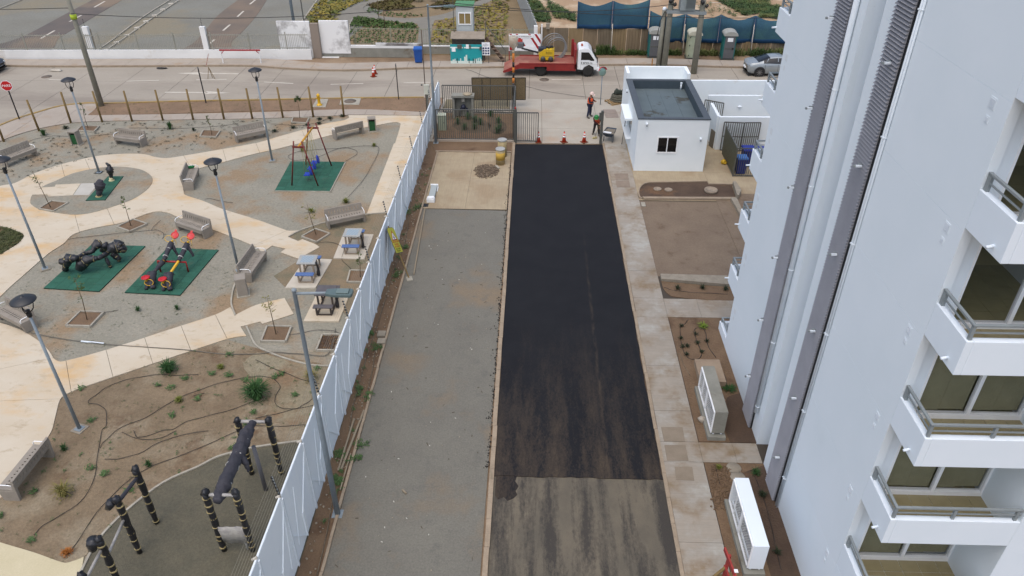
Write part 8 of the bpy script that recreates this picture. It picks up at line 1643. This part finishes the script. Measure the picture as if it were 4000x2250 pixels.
scatter(T(3, 0, [(0, 60), (160, 90), (110, 200), (0, 180)])+T(2, 0, [(2480, 180)]), 300, .16, .25, m_wild, 'wild_grass', 9)
scatter(T(2, 0, [(1830, 30), (2100, 40), (2300, 170), (1950, 160)]), 60, .12, .2, m_wild, 'wild_grass', 9)
def weedpatch(x0, x1, z1, lb, y0=None, n=300):
    o = thing('weed_patch', lb, 'weeds', ((x0+x1)/2, bfy((x0+x1)/2)-.35, 0)); w = MB()
    for i in range(n): x = random.uniform(x0, x1); blades(w, (x, bfy(x)-.35-random.random()*.5, .02), 3, z1*random.uniform(.4, 1), .25, .04, 1)
    w.build('foliage', m_wild, o, world=True)
weedpatch(5.2, 6.7, 1.0, 'tall green weeds against the boards in front of the truck', n=120); weedpatch(6.7, 9.8, .5, 'green weeds along the board fence left of the toilets', n=150); weedpatch(10.3, 12.2, .7, 'dark weeds between the first two portable toilets', n=110); weedpatch(13.7, 15.2, .6, 'weeds between the cream and the last toilet', n=80); weedpatch(16.4, 24, .8, 'long strip of weeds behind the silver car', n=330)
w = MB()
for k_ in range(9):   # white chalk marks in the site
    a_ = Vector((4+k_*2.0, 74+random.uniform(-3, 8), 0)); w.beam(a_+Vector((0, 0, .01)), a_+Vector((random.uniform(1, 2.5), random.uniform(-.4, .4), .01)), .12, .02)
w.build('chalk_marks', m_white)['kind'] = 'structure'
for a_, c_, lb in (((2.3, 68.2), (5.2, 66.0), 'yellow timber plank on the ground behind the cable coil'), ((4.4, 72.0), (5.0, 65.0), 'leaning thin timber pole in the building site')):
    b = MB(); b.beam((a_[0], a_[1], .06 if 'plank' in lb else 1.6), (c_[0], c_[1], .06), .08); tag(b.build('timber_plank', mat('yellow_timber', (176, 150, 84)), None), lb, 'timber')

o = thing('street_light', 'slim grey light pole rising out of the picture beyond the far gravel kerb', 'street light', (-21.1, 67, 0), 0, 'street lights'); w = MB(); w.box(0, 0, 0, .5, .5, .2); w.lathe([(.14, 0), (.11, 10)], (0, 0, 0), 8); w.build('pole', m_galv, o)
o = thing('marker_post', 'thin dark post at the edge of the yellow garden', 'post', (-21.4, 71, 0)); w = MB(); w.beam((0, 0, 0), (0, 0, 2.4), .08); w.build('post', m_gate, o)
for x, y0, y1, lb in ((1240, 120, 0, 'left bare young tree stake in the green bed of the far garden'), (1300, 210, 90, 'right bare young tree stake in the green bed of the far garden')):
    q = t(1, 0, x, y0+90); o = thing('garden_stake', lb, 'stake', (q.x, q.y, 0)); w = MB(); w.tube([(0, 0, 0), (0, 0, 2.0)], .03, 5); w.build('stake', m_bark, o)

for P in (T(1, 0, [(1900, 1185), (1990, 1160), (2000, 1200), (1900, 1215)]), T(1, 0, [(1975, 1270), (2020, 1220), (2150, 1190), (2260, 1200), (2360, 1260), (2330, 1330), (2200, 1345), (2060, 1335)]), T(1, 0, [(2330, 1150), (2400, 1180), (2520, 1260), (2500, 1330), (2420, 1360), (2350, 1320)])):
    sheet('wet_patch', P, .036, mat('wet_garden', (98, 82, 64), (86, 72, 56), 3, speck=.1), z0=.02)
